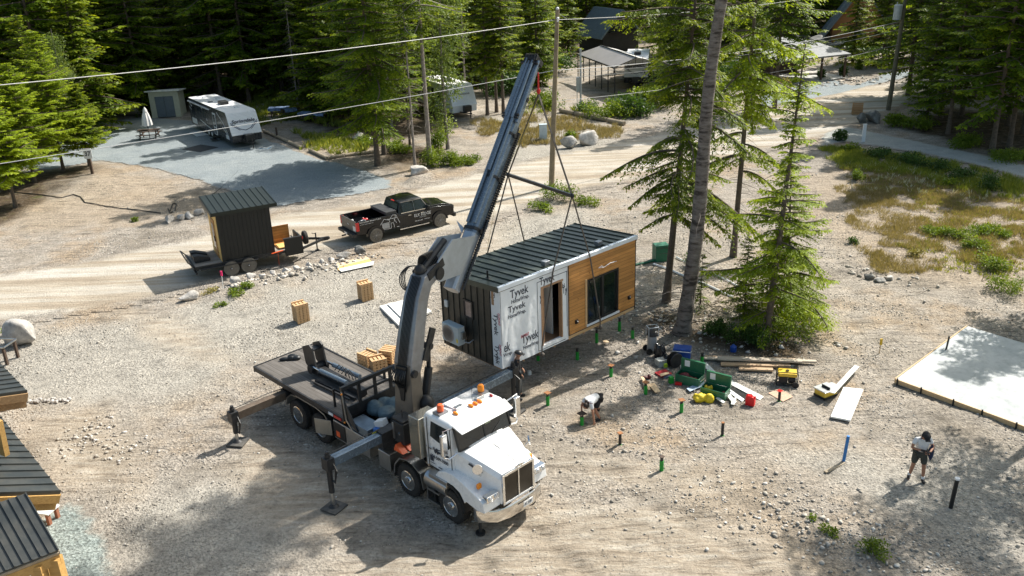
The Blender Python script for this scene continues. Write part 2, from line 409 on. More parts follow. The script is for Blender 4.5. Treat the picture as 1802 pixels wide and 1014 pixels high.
LITTER = [PX((-200, 330), (60, 300), (190, 290), (100, 340), (0, 400), (-200, 420)),
          [(-200, 104), (-60, 94), (-36, 88), (-27, 88), (-22, 100), (-14, 100), (-6, 92), (2, 100), (8, 118), (30, 135), (60, 112), (200, 130), (200, 500), (-200, 500)],
          PX((1120, 560), (1160, 530), (1240, 560), (1330, 590), (1450, 600), (1440, 640), (1300, 640), (1180, 610)),
          PX((1600, 215), (1660, 190), (1802, 200), (2100, 220), (2100, 330), (1802, 290), (1700, 262), (1620, 240)),
          PX((470, 195), (560, 150), (800, 160), (800, 240), (700, 250), (560, 235)),
          PX((640, 275), (700, 240), (800, 262), (770, 300), (720, 300), (660, 300))]
WARM = [PX((150, 330), (170, 290), (260, 300), (420, 360), (330, 385), (150, 400), (0, 420), (0, 380)), PX((900, 400), (1000, 345), (1060, 370), (950, 430)), PX((1150, 560), (1300, 500), (1300, 600), (1180, 600)),
        PX((470, 250), (640, 262), (640, 290), (560, 278)), PX((1380, 330), (1500, 270), (1802, 330), (1900, 520), (1700, 520), (1500, 470)), PX((700, 930), (1000, 960), (1300, 1014), (1000, 1100), (600, 1014)), PX((1200, 850), (1450, 830), (1500, 1000), (1300, 1100))]
GREY = [PX((0, 590), (300, 545), (520, 500), (800, 420), (1050, 345), (1050, 420), (750, 520), (700, 620), (450, 640), (300, 720), (0, 720)), PX((160, 880), (500, 800), (640, 1014), (200, 1080)), PX((1400, 800), (1802, 780), (1802, 1014), (1500, 900)), PX((860, 205), (1000, 215), (1100, 250), (900, 290), (860, 260))]
xs = np.concatenate([[-1500, -700, -350, -200, -130, -90, -70, -58, -50], np.arange(-45, 45.01, .2), [50, 58, 70, 90, 130, 200, 350, 700, 1500]])
ys = np.concatenate([[-500, -150, -40, 0, 8, 12], np.arange(14, 90.01, .2), [92, 94, 96, 98, 100, 104, 110, 120, 140, 170, 220, 300, 500, 900, 1800, 3500]])
GX, GY = np.meshgrid(xs, ys, indexing='ij')
nx, ny = GX.shape
Z = gheight(GX.ravel(), GY.ravel()).reshape(GX.shape)
far = np.clip((np.maximum(np.abs(GX)-45, GY-100))/30, 0, 1); Z = Z*(1-far)
def zonevals(x, y):
    out = np.zeros((len(x), 4), np.float32); out[:, 3] = 1
    w = 1.6*(fbm(x*.5+5, y*.5, 3)-.5)*2
    for k, Ps in enumerate((LITTER, WARM, GREY)):
        for P in Ps: out[:, k] = np.maximum(out[:, k], np.clip((sdist(x, y, P)+w)/1.8+.3, 0, 1))
    return out
idx = np.arange(nx*ny).reshape(nx, ny)
Fq = np.stack([idx[:-1, :-1], idx[1:, :-1], idx[1:, 1:], idx[:-1, 1:]], -1).reshape(-1, 4)
GM = groundmat('gravelly_ground', 'ground')
COMPACT = [PX((560, 960), (820, 930), (960, 870), (1150, 880), (1330, 940), (1500, 1060), (900, 1100), (500, 1100)), PX((950, 790), (1060, 800), (1250, 830), (1260, 870), (1050, 850), (960, 830)), PX((60, 740), (170, 715), (260, 800), (240, 880), (120, 860)), PX((420, 740), (640, 800), (720, 900), (560, 960), (420, 900)), PX((640, 620), (800, 660), (960, 700), (900, 740), (760, 700)), PX((780, 420), (900, 400), (880, 470), (790, 500)), PX((200, 545), (300, 560), (420, 640), (350, 640))]
def compactvals(x, y):
    w = 1.8*(fbm(x*.45+9, y*.45, 3)-.5); v = np.zeros(len(x))
    for P in COMPACT: v = np.maximum(v, np.clip((sdist(x, y, P)+w)/1.6+.4, 0, 1))
    return v.astype(np.float32)
gr = npmesh('ground', np.stack([GX.ravel(), GY.ravel(), Z.ravel()], -1), Fq, GM, smooth=True)
a = gr.data.attributes.new('zone', 'FLOAT_COLOR', 'POINT'); a.data.foreach_set('color', zonevals(GX.ravel(), GY.ravel()).ravel())
a = gr.data.attributes.new('compact', 'FLOAT', 'POINT'); a.data.foreach_set('value', compactvals(GX.ravel(), GY.ravel()))
tag(gr, kind='structure')
def sheet(name, poly, kind, step=.3, z0=.014, fade=1.1):
    P = np.array(poly); x0, y0 = P.min(0)-1; x1, y1 = P.max(0)+1
    X, Y = np.meshgrid(np.arange(x0, x1, step), np.arange(y0, y1, step), indexing='ij')
    sd_ = sdist(X, Y, poly)+.5*(fbm(X*.8, Y*.8, 3)-.5)
    keep = sd_ > 0; i_ = np.arange(X.size).reshape(X.shape)
    c = keep[:-1, :-1] & keep[1:, :-1] & keep[1:, 1:] & keep[:-1, 1:]
    F = np.stack([i_[:-1, :-1], i_[1:, :-1], i_[1:, 1:], i_[:-1, 1:]], -1)[c]
    u, inv = np.unique(F, return_inverse=True); F = inv.reshape(F.shape)
    x, y = X.ravel()[u], Y.ravel()[u]; s = sd_.ravel()[u]
    k = np.clip(s/.6, 0, 1)
    z = -.02+(z0+.02)*k+.012*(fbm(x*1.5, y*1.5, 2)-.5)*k
    o = npmesh(name, np.stack([x, y, z], -1), F, groundmat(name+'_surface', kind), smooth=True)
    a = o.data.attributes.new('edge', 'FLOAT', 'POINT'); a.data.foreach_set('value', np.clip(s/fade, 0, 1).astype(np.float32))
    a = o.data.attributes.new('zone', 'FLOAT_COLOR', 'POINT'); a.data.foreach_set('color', zonevals(x, y).ravel())
    return tag(o, kind='structure')
sheet('dirt_road', ROAD, 'road', fade=2.2)
sheet('gravel_pad', PAD, 'pad', fade=.8, z0=.024)
sheet('gravel_drive', PAD2, 'pad', fade=.8, z0=.030)
sheet('gravel_path', PATH, 'path', fade=1.0, z0=.026)
sheet('crushed_stone_strip', GRAV, 'grav', fade=1.0)
# ---------------------------------------------------------------- stones
def rockproto(seed, n=1, k=.28, flat=.6):
    import bmesh
    bm = bmesh.new(); bmesh.ops.create_icosphere(bm, subdivisions=n, radius=1); r = random.Random(seed)
    ax = [(Vector((r.gauss(0, 1), r.gauss(0, 1), r.gauss(0, 1))).normalized(), r.uniform(.45, .8)) for _ in range(7+3*n)]
    for v in bm.verts:
        for d, h in ax:
            q = v.co.dot(d)
            if q > h: v.co -= d*(q-h)
        v.co *= 1+r.uniform(-k, k)*.22
        v.co.z *= flat
    bmesh.ops.triangulate(bm, faces=bm.faces)
    V = np.array([v.co[:] for v in bm.verts]); F = np.array([[v.index for v in f.verts] for f in bm.faces]); bm.free(); return V, F
RP = [rockproto(i) for i in range(6)]
RPs = []
for i in range(5):
    V = np.array([(1, 0, 0), (-1, 0, 0), (0, 1, 0), (0, -1, 0), (0, 0, 1), (0, 0, -1)], float)*np.random.RandomState(i).uniform(.6, 1.1, (6, 1)); V[:, 2] *= .6
    V += np.random.RandomState(i+20).uniform(-.2, .2, V.shape)
    RPs.append((V, np.array([(0, 2, 4), (2, 1, 4), (1, 3, 4), (3, 0, 4), (2, 0, 5), (1, 2, 5), (3, 1, 5), (0, 3, 5)])))
def scatter_mesh(name, x, y, s, protos, material, sink=.25, rs=None, z=None):
    rs = rs or np.random.RandomState(3); n = len(x); z = gheight(x, y) if z is None else z
    Vs, Fs, T = [], [], []; off = 0; pid = rs.randint(0, len(protos), n)
    for k, (V, F) in enumerate(protos):
        m = pid == k; c = m.sum()
        if not c: continue
        a = rs.rand(c)*6.283; ca, sa = np.cos(a), np.sin(a); st = rs.uniform(.65, 1.35, (c, 3))*s[m][:, None]
        P = V[None]*st[:, None, :]
        X = P[..., 0]*ca[:, None]-P[..., 1]*sa[:, None]+x[m][:, None]; Y = P[..., 0]*sa[:, None]+P[..., 1]*ca[:, None]+y[m][:, None]
        Zz = P[..., 2]+z[m][:, None]+(s[m]*sink)[:, None]
        Vs.append(np.stack([X, Y, Zz], -1).reshape(-1, 3)); Fs.append((F[None]+(np.arange(c)*len(V))[:, None, None]+off).reshape(-1, 3)); off += c*len(V)
        T.append(np.repeat(rs.rand(c), len(F)))
    return npmesh(name, np.concatenate(Vs), np.concatenate(Fs), material, tint=np.concatenate(T))
def stonemat(name, cs):
    m, t = newmat(name); at = t.n('ShaderNodeAttribute', attribute_name='tint')
    col = t.ramp(at.outputs['Fac'], [(i/(len(cs)-1), c) for i, c in enumerate(cs)])
    col = t.mix(1.0, col, t.ramp(t.noise(12, 5, .7), [(.3, .75), (.7, 1.15)]), 'MULTIPLY')
    t.l(col, t.p.inputs['Base Color']); t.p.inputs['Roughness'].default_value = .9; return m
SM = stonemat('stone_mix', [(.22, .20, .17), (.35, .315, .265), (.42, .38, .32), (.48, .44, .39), (.66, .63, .57)])
rs = np.random.RandomState(11)
def pts(n, dens, box):
    x = rs.uniform(box[0], box[1], n); y = rs.uniform(box[2], box[3], n); p = dens(x, y); k = rs.rand(n) < p; return x[k], y[k]
def dens(x, y):
    m = np.full(x.shape, -9.0)
    for P in SHEETS[:4]: m = np.maximum(m, sdist(x, y, P))
    d = np.clip((fbm(x*.55, y*.55, 3)-.42)*5, .05, 1)*(1-.8*compactvals(x, y))
    return np.where(m > .3, .03, d)
x, y = pts(150000, dens, (-24, 24, 14.5, 50))
s = .014+.034*rs.rand(len(x))**2.5
st = scatter_mesh('loose_gravel', x, y, s, RPs, SM, rs=rs); tag(st, 'loose grey and beige gravel stones scattered over the work site', 'gravel', kind='stuff')
x, y = pts(3800, dens, (-26, 26, 15, 62))
s = .03+.07*rs.rand(len(x))**4
# strips where rubble gathers
def strip(a, b, n, w, s0, s1):
    t = rs.rand(n); X = a[0]+(b[0]-a[0])*t+rs.normal(0, w, n); Y = a[1]+(b[1]-a[1])*t+rs.normal(0, w, n); return X, Y, s0+(s1-s0)*rs.rand(n)**2
ex = [strip(g2(400, 512), g2(560, 480), 160, .35, .05, .2), strip(g2(560, 480), g2(665, 448), 110, .3, .05, .16), strip(g2(150, 760), g2(235, 800), 120, .5, .04, .1),
      strip(g2(1150, 560), g2(1420, 600), 240, 1.1, .05, .16), strip(g2(1320, 890), g2(1650, 1000), 420, 1.1, .03, .10), strip(g2(1480, 470), g2(1650, 520), 50, .8, .05, .16), strip(g2(1380, 150), g2(1560, 140), 160, 1.2, .1, .35), strip(g2(1130, 520), g2(1180, 640), 120, .8, .05, .12),
      strip(g2(130, 790), g2(180, 740), 80, .4, .04, .09), strip(g2(940, 760), g2(1300, 900), 160, 2.0, .04, .09)]
x = np.concatenate([x]+[e[0] for e in ex]); y = np.concatenate([y]+[e[1] for e in ex]); s = np.concatenate([s]+[e[2] for e in ex])
st = scatter_mesh('rubble_stones', x, y, s, RP, SM, rs=rs); tag(st, 'fist sized rubble stones strewn over the dirt and along the berm', 'stones', kind='stuff')
BM = mat('boulder_rock', (.36, .345, .32), .9, var=.5, scale=2.6, bump=.06, bscale=5, dirt=.5, dcol=(.5, .47, .43))
BM2 = mat('pale_rock', (.48, .45, .41), .9, var=.4, scale=4, bump=.04, bscale=8, dirt=.3, dcol=(.62, .6, .56))
BM3 = mat('dark_rock', (.15, .15, .14), .9, var=.5, scale=3, bump=.04, bscale=8, dirt=.4, dcol=(.34, .33, .3))
def boulder(u, v, w, h, d, label, seed, material=None, group=None, name='boulder', rz=None):
    V, F = rockproto(seed, 3, .2, 1.0)
    r = random.Random(seed); a = r.uniform(0, 6.28) if rz is None else rz
    n_ = np.array([vn(np.array([p[0]*2+seed]), np.array([p[1]*2+p[2]*1.7]))[0] for p in V])
    V = V*(1+.22*(n_[:, None]-.5)); mx = np.abs(V).max(0); V = V/mx*[w/2, d/2, h*.62]; V[:, 2] += h*.38; V[:, 2] = np.maximum(V[:, 2], -.08)
    c = g(u, v) ; V[:, :] = V
    o = npmesh(name, V, F, material or BM); o.location = (c.x, c.y+d*.35, gz(c.x, c.y)); o.rotation_euler = (0, 0, a if rz is None else rz)
    return tag(o, label, 'boulder' if name == 'boulder' else 'rock', group)
boulder(34, 612, 1.55, 1.2, 1.2, 'large dark mossy boulder behind the metal work table at the left edge', 1, BM, rz=.2)
boulder(1004, 262, 1.5, .95, 1.1, 'speckled grey boulder at the roadside, left one of the pair by the utility pole', 2, BM, rz=.1)
boulder(1036, 256, 1.8, 1.25, 1.3, 'pale boulder with a white top, right one of the pair by the utility pole', 3, BM2, rz=.4)
boulder(331, 531, .95, .42, .5, 'pale slab like boulder lying alone at the road edge beside the trailer shadow', 4, BM2, rz=.35)
boulder(738, 310, 1.3, .75, 1.0, 'light grey boulder at the foot of the roadside tree clump', 5, BM2, rz=.1)
boulder(296, 392, .95, .5, .6, 'white boulder at the left end of the row near the pump hose', 6, BM2)
boulder(318, 388, .6, .35, .5, 'small white boulder second from the left in the row near the pump hose', 16, BM2)
boulder(331, 386, .75, .42, .6, 'white boulder in the middle of the row behind the trailer roof', 7, BM2)
boulder(349, 380, .7, .45, .6, 'pale boulder at the right end of the row, closest to the trailer roof', 8, BM2)
boulder(412, 502, .65, .5, .5, 'grey boulder under the pink flag on the roadside berm', 9, BM)
boulder(440, 494, .6, .35, .5, 'beige rock on the berm just right of the flagged boulder', 10, BM2)
boulder(632, 450, .75, .42, .6, 'dark pointed rock at the right end of the berm near the plywood', 11, BM3)
boulder(604, 460, .8, .35, .6, 'grey rock on the berm behind the plywood sheets', 12, BM)
for k_, (u_, v_) in enumerate([(463, 497), (482, 490), (503, 486), (521, 481), (543, 473), (566, 470), (583, 464)]):
    boulder(u_, v_, .45, .26, .35, 'small pale rock in the line of rocks along the berm between trailer and plywood', 40+k_, BM2, 'berm rocks', name='rock')
boulder(1541, 216, 2.1, 1.0, 1.2, 'dark rounded boulder beside the pallet sign where the path meets the road', 13, BM3)
boulder(1518, 217, .9, .9, .7, 'small brown upright rock left of the dark boulder at the path entrance', 14, BM3)
boulder(1533, 492, .55, .3, .4, 'flat grey rock lying in the dry weeds right of the foreground conifers', 15, BM3)
boulder(1550, 497, .5, .22, .4, 'low brown rock touching the flat grey one in the dry weeds', 17, BM)
boulder(1568, 493, .45, .2, .35, 'white chipped rock right of the two in the dry weeds', 18, BM2)
boulder(632, 250, .9, .8, .9, 'pale rock among green weeds under the left conifer of the roadside clump', 19, BM2)
boulder(654, 254, .8, .5, .8, 'smaller rock beside the pale one under the roadside clump', 20, BM2)
boulder(215, 203, 4.2, 1.3, 2.0, 'long pale heap of rock in the forest shade left of the garden shed', 21, BM2, rz=0)
for k_, (u_, v_, s_) in enumerate([(1435, 85, 3), (1455, 90, 2.6), (1468, 80, 3), (1480, 92, 2.4), (1448, 76, 2.5), (1492, 88, 2.2), (1425, 92, 2)]):
    boulder(u_, v_, s_, s_*.55, s_*.7, 'dark rock in the piled rock garden beside the dark pavilion', 60+k_, BM3, 'rock garden rocks', name='rock')
for k_ in range(26):
    t_ = k_/25; u_ = 2+t_*118+3*math.sin(k_*5.3); v_ = 724-15*t_-7*math.sin(t_*3.1)+2.5*math.sin(k_*3.7)
    boulder(u_, v_, .15+.06*((k_*7) % 4), .12, .16, 'fist to head sized white rock in the curved border in front of the timber cabin', 90+k_, BM2, 'white border rocks', name='rock')
# ---------------------------------------------------------------- foliage
def quads(P, D, N, L, Wd):
    """rhombus leaves: base P, direction D, plane normal N"""
    S_ = np.cross(D, N); S_ /= np.linalg.norm(S_, axis=1, keepdims=True)+1e-9
    a = P; b = P+D*(L*.45)[:, None]+S_*(Wd/2)[:, None]; c = P+D*L[:, None]; d = P+D*(L*.45)[:, None]-S_*(Wd/2)[:, None]
    V = np.stack([a, b, c, d], 1).reshape(-1, 3); F = np.arange(len(V)).reshape(-1, 4); return V, F
def conifer_arrays(seed, H, base, Rm, nb, leaf=.16, lw=.05, twig=.16, droop=.5, up=.25, gap=.15, lean=(0, 0), shape=.8, bare=0.0, irr=.35, tw_len=.42, only=None, kwhole=9):
    r = np.random.RandomState(seed); P, D, N, L, T, limbs = [], [], [], [], [], []
    sk = r.rand(8)*6.28
    hol = kwhole
    for i in range(nb):
        q = ((i+r.rand()*.8)/nb)**.9; h = base+(H-base)*q
        if r.rand() < gap: continue
        phi = i*2.4+r.normal(0, .4)
        if math.sin(phi*1.0+q*11+sk[1])*math.sin(q*23+sk[2]+phi) > hol: continue
        if only is not None and math.cos(phi-only[0]) < only[1]: continue
        top = 1-q
        Lb = Rm*(min(1, (top*1.25)**shape))*(1-irr+irr*2*r.rand()*(.6+.4*math.sin(phi*2+sk[0]+q*9)))+.12
        if q < .12: Lb *= .75+q*2
        e = up*(1-top)*1.6-.1*top+r.normal(0, .12); dr = droop*(.5+.7*r.rand())
        cx, cy = lean[0]*h, lean[1]*h
        n = max(3, int(Lb/.25)); t = np.linspace(0, 1, n+1)
        ph = phi+r.normal(0, .15)*t*1.5
        bx = cx+Lb*t*np.cos(ph); by = cy+Lb*t*np.sin(ph); bz = h+Lb*(math.sin(e)*t-dr*t*t*.55+.12*t**4)
        br = np.stack([bx, by, bz], -1); limbs.append((br, .012+.016*Lb))
        nt = max(4, int(Lb/twig)); tt = np.linspace(.12, 1.0, nt)+r.normal(0, .01, nt); tt = np.clip(tt, 0, 1)
        for side in (-1, 1):
            ix = np.clip(tt*n, 0, n-1e-6); i0 = ix.astype(int); fr = (ix-i0)[:, None]
            o = br[i0]*(1-fr)+br[i0+1]*fr; dd = br[i0+1]-br[i0]; dd /= np.linalg.norm(dd, axis=1, keepdims=True)
            ang = side*(1.0+r.normal(0, .18, nt))*(1-.35*tt)
            ca, sa = np.cos(ang), np.sin(ang)
            td = np.stack([dd[:, 0]*ca-dd[:, 1]*sa, dd[:, 0]*sa+dd[:, 1]*ca, dd[:, 2]*.4-.12-.25*droop*r.rand(nt)], -1); td /= np.linalg.norm(td, axis=1, keepdims=True)
            tl = tw_len*Lb*(1.05-tt)**.7*r.uniform(.55, 1.15, nt)+leaf*.6
            if bare: tl = np.where(r.rand(nt) < bare, tl*.25, tl)
            for j in range(nt):
                m = max(2, int(tl[j]/(leaf*.5))); s_ = (np.arange(m)+r.rand(m)*.5)/m*tl[j]
                pos = o[j]+td[j]*s_[:, None]; pos[:, 2] -= .35*droop*s_**2
                for sd2 in (-1, 1):
                    a2 = sd2*(.75+r.normal(0, .2, m)); c2, s2 = np.cos(a2), np.sin(a2)
                    d2 = np.stack([td[j, 0]*c2-td[j, 1]*s2, td[j, 0]*s2+td[j, 1]*c2, np.full(m, td[j, 2])-.15-.35*r.rand(m)*droop], -1)
                    d2 /= np.linalg.norm(d2, axis=1, keepdims=True)
                    P.append(pos); D.append(d2); L.append(leaf*r.uniform(.6, 1.25, m)*(1.1-.5*s_/tl[j]))
                    nn = np.stack([r.normal(0, .35, m), r.normal(0, .35, m), np.ones(m)], -1); N.append(nn)
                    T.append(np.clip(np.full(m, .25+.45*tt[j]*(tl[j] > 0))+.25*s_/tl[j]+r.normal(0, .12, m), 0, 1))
    P = np.concatenate(P); D = np.concatenate(D); L = np.concatenate(L); N = np.concatenate(N); T = np.concatenate(T)
    return P, D, N, L, T, limbs
def tubes_np(list_pr, n=5):
    Vs, Fs = [], []; off = 0
    for pts_, r0 in list_pr:
        m = len(pts_); d = np.gradient(pts_, axis=0); d /= np.linalg.norm(d, axis=1, keepdims=True)+1e-9
        ref = np.array([0, 0, 1.]) if abs(d[0, 2]) < .8 else np.array([1., 0, 0])
        a = np.cross(d, ref); a /= np.linalg.norm(a, axis=1, keepdims=True)+1e-9; b = np.cross(d, a)
        rr = (r0 if np.ndim(r0) else r0*np.linspace(1, .2, m))
        th = np.arange(n)*2*math.pi/n
        V = pts_[:, None, :]+(a[:, None, :]*np.cos(th)[None, :, None]+b[:, None, :]*np.sin(th)[None, :, None])*np.asarray(rr)[:, None, None]
        i_ = np.arange(m*n).reshape(m, n); F = np.stack([i_[:-1], np.roll(i_[:-1], -1, 1), np.roll(i_[1:], -1, 1), i_[1:]], -1).reshape(-1, 4)+off
        Vs.append(V.reshape(-1, 3)); Fs.append(F); off += m*n
    return np.concatenate(Vs), np.concatenate(Fs)
BARK = mat('conifer_bark', (.11, .085, .065), .95, var=.4, scale=5, bump=.03, bscale=14)
GREYBARK = mat('grey_bark', (.24, .21, .185), .95, var=.4, scale=5, bump=.03, bscale=14)
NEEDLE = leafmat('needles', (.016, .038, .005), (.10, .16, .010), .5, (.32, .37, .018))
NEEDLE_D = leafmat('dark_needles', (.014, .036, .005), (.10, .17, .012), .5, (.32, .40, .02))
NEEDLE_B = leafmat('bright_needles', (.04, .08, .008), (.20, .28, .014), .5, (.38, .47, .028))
def trunk_pts(H, lean, r0, seed, wig=.0):
    r = np.random.RandomState(seed); m = 14; z = np.linspace(0, H, m)
    return np.stack([lean[0]*z+wig*np.sin(z*.5+seed), lean[1]*z+wig*np.cos(z*.4+seed), z], -1), r0*(1-z/H*.88)*(1+.35*np.exp(-z/.35))
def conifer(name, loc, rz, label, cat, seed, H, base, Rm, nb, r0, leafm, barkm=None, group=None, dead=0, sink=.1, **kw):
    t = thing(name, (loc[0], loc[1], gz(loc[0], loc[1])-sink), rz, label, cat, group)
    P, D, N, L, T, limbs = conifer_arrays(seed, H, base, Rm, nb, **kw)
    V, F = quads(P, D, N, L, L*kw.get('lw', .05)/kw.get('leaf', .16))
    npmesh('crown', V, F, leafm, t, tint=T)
    tp, tr = trunk_pts(H, kw.get('lean', (0, 0)), r0, seed)
    r = np.random.RandomState(seed+5); dl = []
    for _ in range(dead):
        h = r.uniform(.12, .75)*H*.9; ph = r.rand()*6.28; l = r.uniform(.5, 1.6)*min(1, Rm*.5); tt = np.linspace(0, 1, 5)
        dl.append((np.stack([kw.get('lean', (0, 0))[0]*h+l*tt*math.cos(ph), kw.get('lean', (0, 0))[1]*h+l*tt*math.sin(ph), h-.25*l*tt**2-.1*l*tt], -1), .014))
    Vt, Ft = tubes_np([(tp, tr)], 12); Vl, Fl = tubes_np(limbs+dl, 4)
    npmesh('trunk', np.concatenate([Vt, Vl]), np.concatenate([Ft, Fl+len(Vt)]), barkm or BARK, t, smooth=True)
    return t
def leafball(seed, n, centers, leaf, jitter=1.0, flat=.0):
    """leaves spread through the volume of clumps; centers: (x,y,z,rx,rz)"""
    r = np.random.RandomState(seed); C = np.array(centers, float); w = C[:, 3]**2; k = r.choice(len(C), n, p=w/w.sum())
    d = r.normal(0, 1, (n, 3)); d /= np.linalg.norm(d, axis=1, keepdims=True); rad = r.rand(n)**.45
    P = C[k, :3]+d*rad[:, None]*np.stack([C[k, 3], C[k, 3], C[k, 4]], -1)
    P += r.normal(0, .08*jitter, (n, 3))*C[k, 3][:, None]
    D = r.normal(0, 1, (n, 3))+d*.8; D[:, 2] -= .2; D /= np.linalg.norm(D, axis=1, keepdims=True)
    N = r.normal(0, .7, (n, 3))+np.array([0, 0, 1.0]); L = leaf*r.uniform(.6, 1.4, n)
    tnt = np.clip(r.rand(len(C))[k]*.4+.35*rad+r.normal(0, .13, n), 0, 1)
    return P, D, N, L, tnt
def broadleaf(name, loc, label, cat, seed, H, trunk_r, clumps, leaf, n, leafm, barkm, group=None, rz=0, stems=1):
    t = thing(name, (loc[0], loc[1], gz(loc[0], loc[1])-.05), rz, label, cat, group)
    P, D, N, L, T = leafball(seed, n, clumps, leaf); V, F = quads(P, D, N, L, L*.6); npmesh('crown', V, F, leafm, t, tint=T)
    r = np.random.RandomState(seed); lb = []
    tp, tr = trunk_pts(H, (0, 0), trunk_r, seed, .05); lb.append((tp, tr))
    for c in clumps:
        h = max(.15*H, c[2]-c[3]*1.2); h = min(h, H*.95); tt = np.linspace(0, 1, 6)[:, None]
        a = np.array([0, 0, h]); b = np.array(c[:3]); lb.append((a+(b-a)*tt+np.array([0, 0, .15])*np.sin(tt*3), np.linspace(.05, .012, 6)*trunk_r/.15))
    Vt, Ft = tubes_np(lb, 7); npmesh('trunk', Vt, Ft, barkm, t, smooth=True); return t
SHRUB = leafmat('shrub_leaves', (.04, .08, .012), (.14, .21, .018), .4, (.27, .33, .04))
SHRUB_D = leafmat('dark_shrub_leaves', (.025, .055, .015), (.07, .14, .025), .35)
BIRCHL = leafmat('broad_leaves', (.05, .09, .025), (.14, .20, .05), .4, (.33, .38, .14))
DRYL = leafmat('dry_leaves', (.12, .13, .04), (.30, .27, .09), .3, (.42, .36, .16))
STEM = mat('stem_wood', (.10, .075, .05), .9)
def shrub(u, v, w, h, label, seed, m=None, leaf=.07, n=900, group=None, name='shrub', cat='shrub', loc=None, k=6):
    c = loc or g(u, v); r = random.Random(seed)
    cl = [(r.uniform(-.5, .5)*w*.7, r.uniform(-.5, .5)*w*.6, h*r.uniform(.3, .6), w*r.uniform(.18, .3), h*r.uniform(.28, .42)) for _ in range(k)]
    t = thing(name, (c[0], c[1], gz(c[0], c[1])), 0, label, cat, group)
    P, D, N, L, T = leafball(seed, n, cl, leaf); P[:, 2] = np.maximum(P[:, 2], .02); V, F = quads(P, D, N, L, L*.6); npmesh('foliage', V, F, m or SHRUB, t, tint=T)
    lb = [(np.array([[q[0]*.2, q[1]*.2, -.05], [q[0]*.6, q[1]*.6, q[2]*.6], [q[0], q[1], q[2]]]), np.array([.012, .009, .004])) for q in cl]
    Vt, Ft = tubes_np(lb, 5); npmesh('stem', Vt, Ft, STEM, t); return t
# ---------------------------------------------------------------- foreground trees on the site
b = g(1200, 592); tp_ = aty(1272, 0, b.y+.3)
TL = ((tp_.x-b.x)/tp_.z, .3/tp_.z)
t = thing('conifer_tree', (b.x, b.y, gz(b.x, b.y)-.1), 0, 'tall mature tree with a thick bare leaning grey trunk right of the hoisted cabin', 'tree')
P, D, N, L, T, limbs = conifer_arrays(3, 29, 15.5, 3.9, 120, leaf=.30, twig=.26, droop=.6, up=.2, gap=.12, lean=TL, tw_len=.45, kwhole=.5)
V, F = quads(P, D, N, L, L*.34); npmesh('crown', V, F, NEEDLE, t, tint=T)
TB, nt_ = newmat('ringed_bark'); mp_ = nt_.n('ShaderNodeMapping'); mp_.inputs['Scale'].default_value = (1.2, 1.2, 4.5); nt_.l(nt_.co(), mp_.inputs[0])
c1_ = nt_.ramp(nt_.noise(1.3, 6, .7, vec=mp_.outputs[0]), [(.40, (.05, .04, .033)), (.48, (.16, .135, .115)), (.68, (.28, .25, .22))])
nt_.l(c1_, nt_.p.inputs['Base Color']); nt_.p.inputs['Roughness'].default_value = .95; nt_.l(nt_.bump(nt_.noise(2.5, 6, .75, vec=mp_.outputs[0]), .08), nt_.p.inputs['Normal'])
z_ = np.linspace(0, 28, 60); rr_ = .30*(1-z_/28*.72)*(1+.6*np.exp(-z_/.3))
tp2 = np.stack([TL[0]*z_+.10*np.sin(z_*.45), TL[1]*z_+.05*np.sin(z_*.8), z_], -1)
Vt, Ft = tubes_np([(tp2, rr_*(1+.05*np.sin(z_*9)))], 18)
rr0 = random.Random(9); dl = []
for _ in range(60):
    h = rr0.uniform(1.5, 14); ph = rr0.uniform(0, 6.28); l = rr0.uniform(.15, 1.5)*(1.6 if rr0.random() < .25 else .7); tt = np.linspace(0, 1, 6)
    dl.append((np.stack([TL[0]*h+l*tt*math.cos(ph)+.1*np.sin(tt*5), TL[1]*h+l*tt*math.sin(ph), h-.3*l*tt**2], -1), .018))
Vl, Fl = tubes_np(limbs+dl, 4)
npmesh('trunk', np.concatenate([Vt, Vl]), np.concatenate([Ft, Fl+len(Vt)]), TB, t, smooth=True)
def lean_to(b, u, v):
    q = aty(u, v, b.y); return ((q.x-b.x)/q.z, 0.0), q.z
b = g(1172, 532); ln, zt = lean_to(b, 1212, 120)
conifer('conifer_tree', b, 0, 'drooping conifer left of the thick bare trunk, its branches reaching the cabin roof', 'tree', 21, 16.0, 4.0, 3.0, 145, .17, NEEDLE, leaf=.20, lw=.085, twig=.14, droop=1.0, up=.35, gap=.08, lean=ln, dead=60, tw_len=.48, irr=.6, shape=.4, kwhole=.5)
b = g(1347, 607); ln, zt = lean_to(b, 1402, 330)
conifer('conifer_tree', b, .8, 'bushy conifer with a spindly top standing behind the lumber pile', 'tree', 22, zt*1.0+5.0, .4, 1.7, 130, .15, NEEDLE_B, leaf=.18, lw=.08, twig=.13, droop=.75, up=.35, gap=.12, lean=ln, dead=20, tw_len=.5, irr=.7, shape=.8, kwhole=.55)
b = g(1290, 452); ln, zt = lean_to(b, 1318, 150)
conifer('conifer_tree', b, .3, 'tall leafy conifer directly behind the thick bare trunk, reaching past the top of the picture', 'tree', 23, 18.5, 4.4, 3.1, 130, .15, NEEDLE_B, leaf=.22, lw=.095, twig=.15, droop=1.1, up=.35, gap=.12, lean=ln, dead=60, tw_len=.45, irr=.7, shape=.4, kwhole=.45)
b = g(1384, 560); conifer('conifer_tree', b, 2.0, 'shorter bright green conifer just right of the bushy one, leaning over the dry slope', 'tree', 24, 7.0, .3, 2.0, 110, .09, NEEDLE_B, leaf=.16, lw=.07, twig=.125, droop=.6, up=.3, gap=.1, lean=(.07, 0), tw_len=.5, irr=.5)
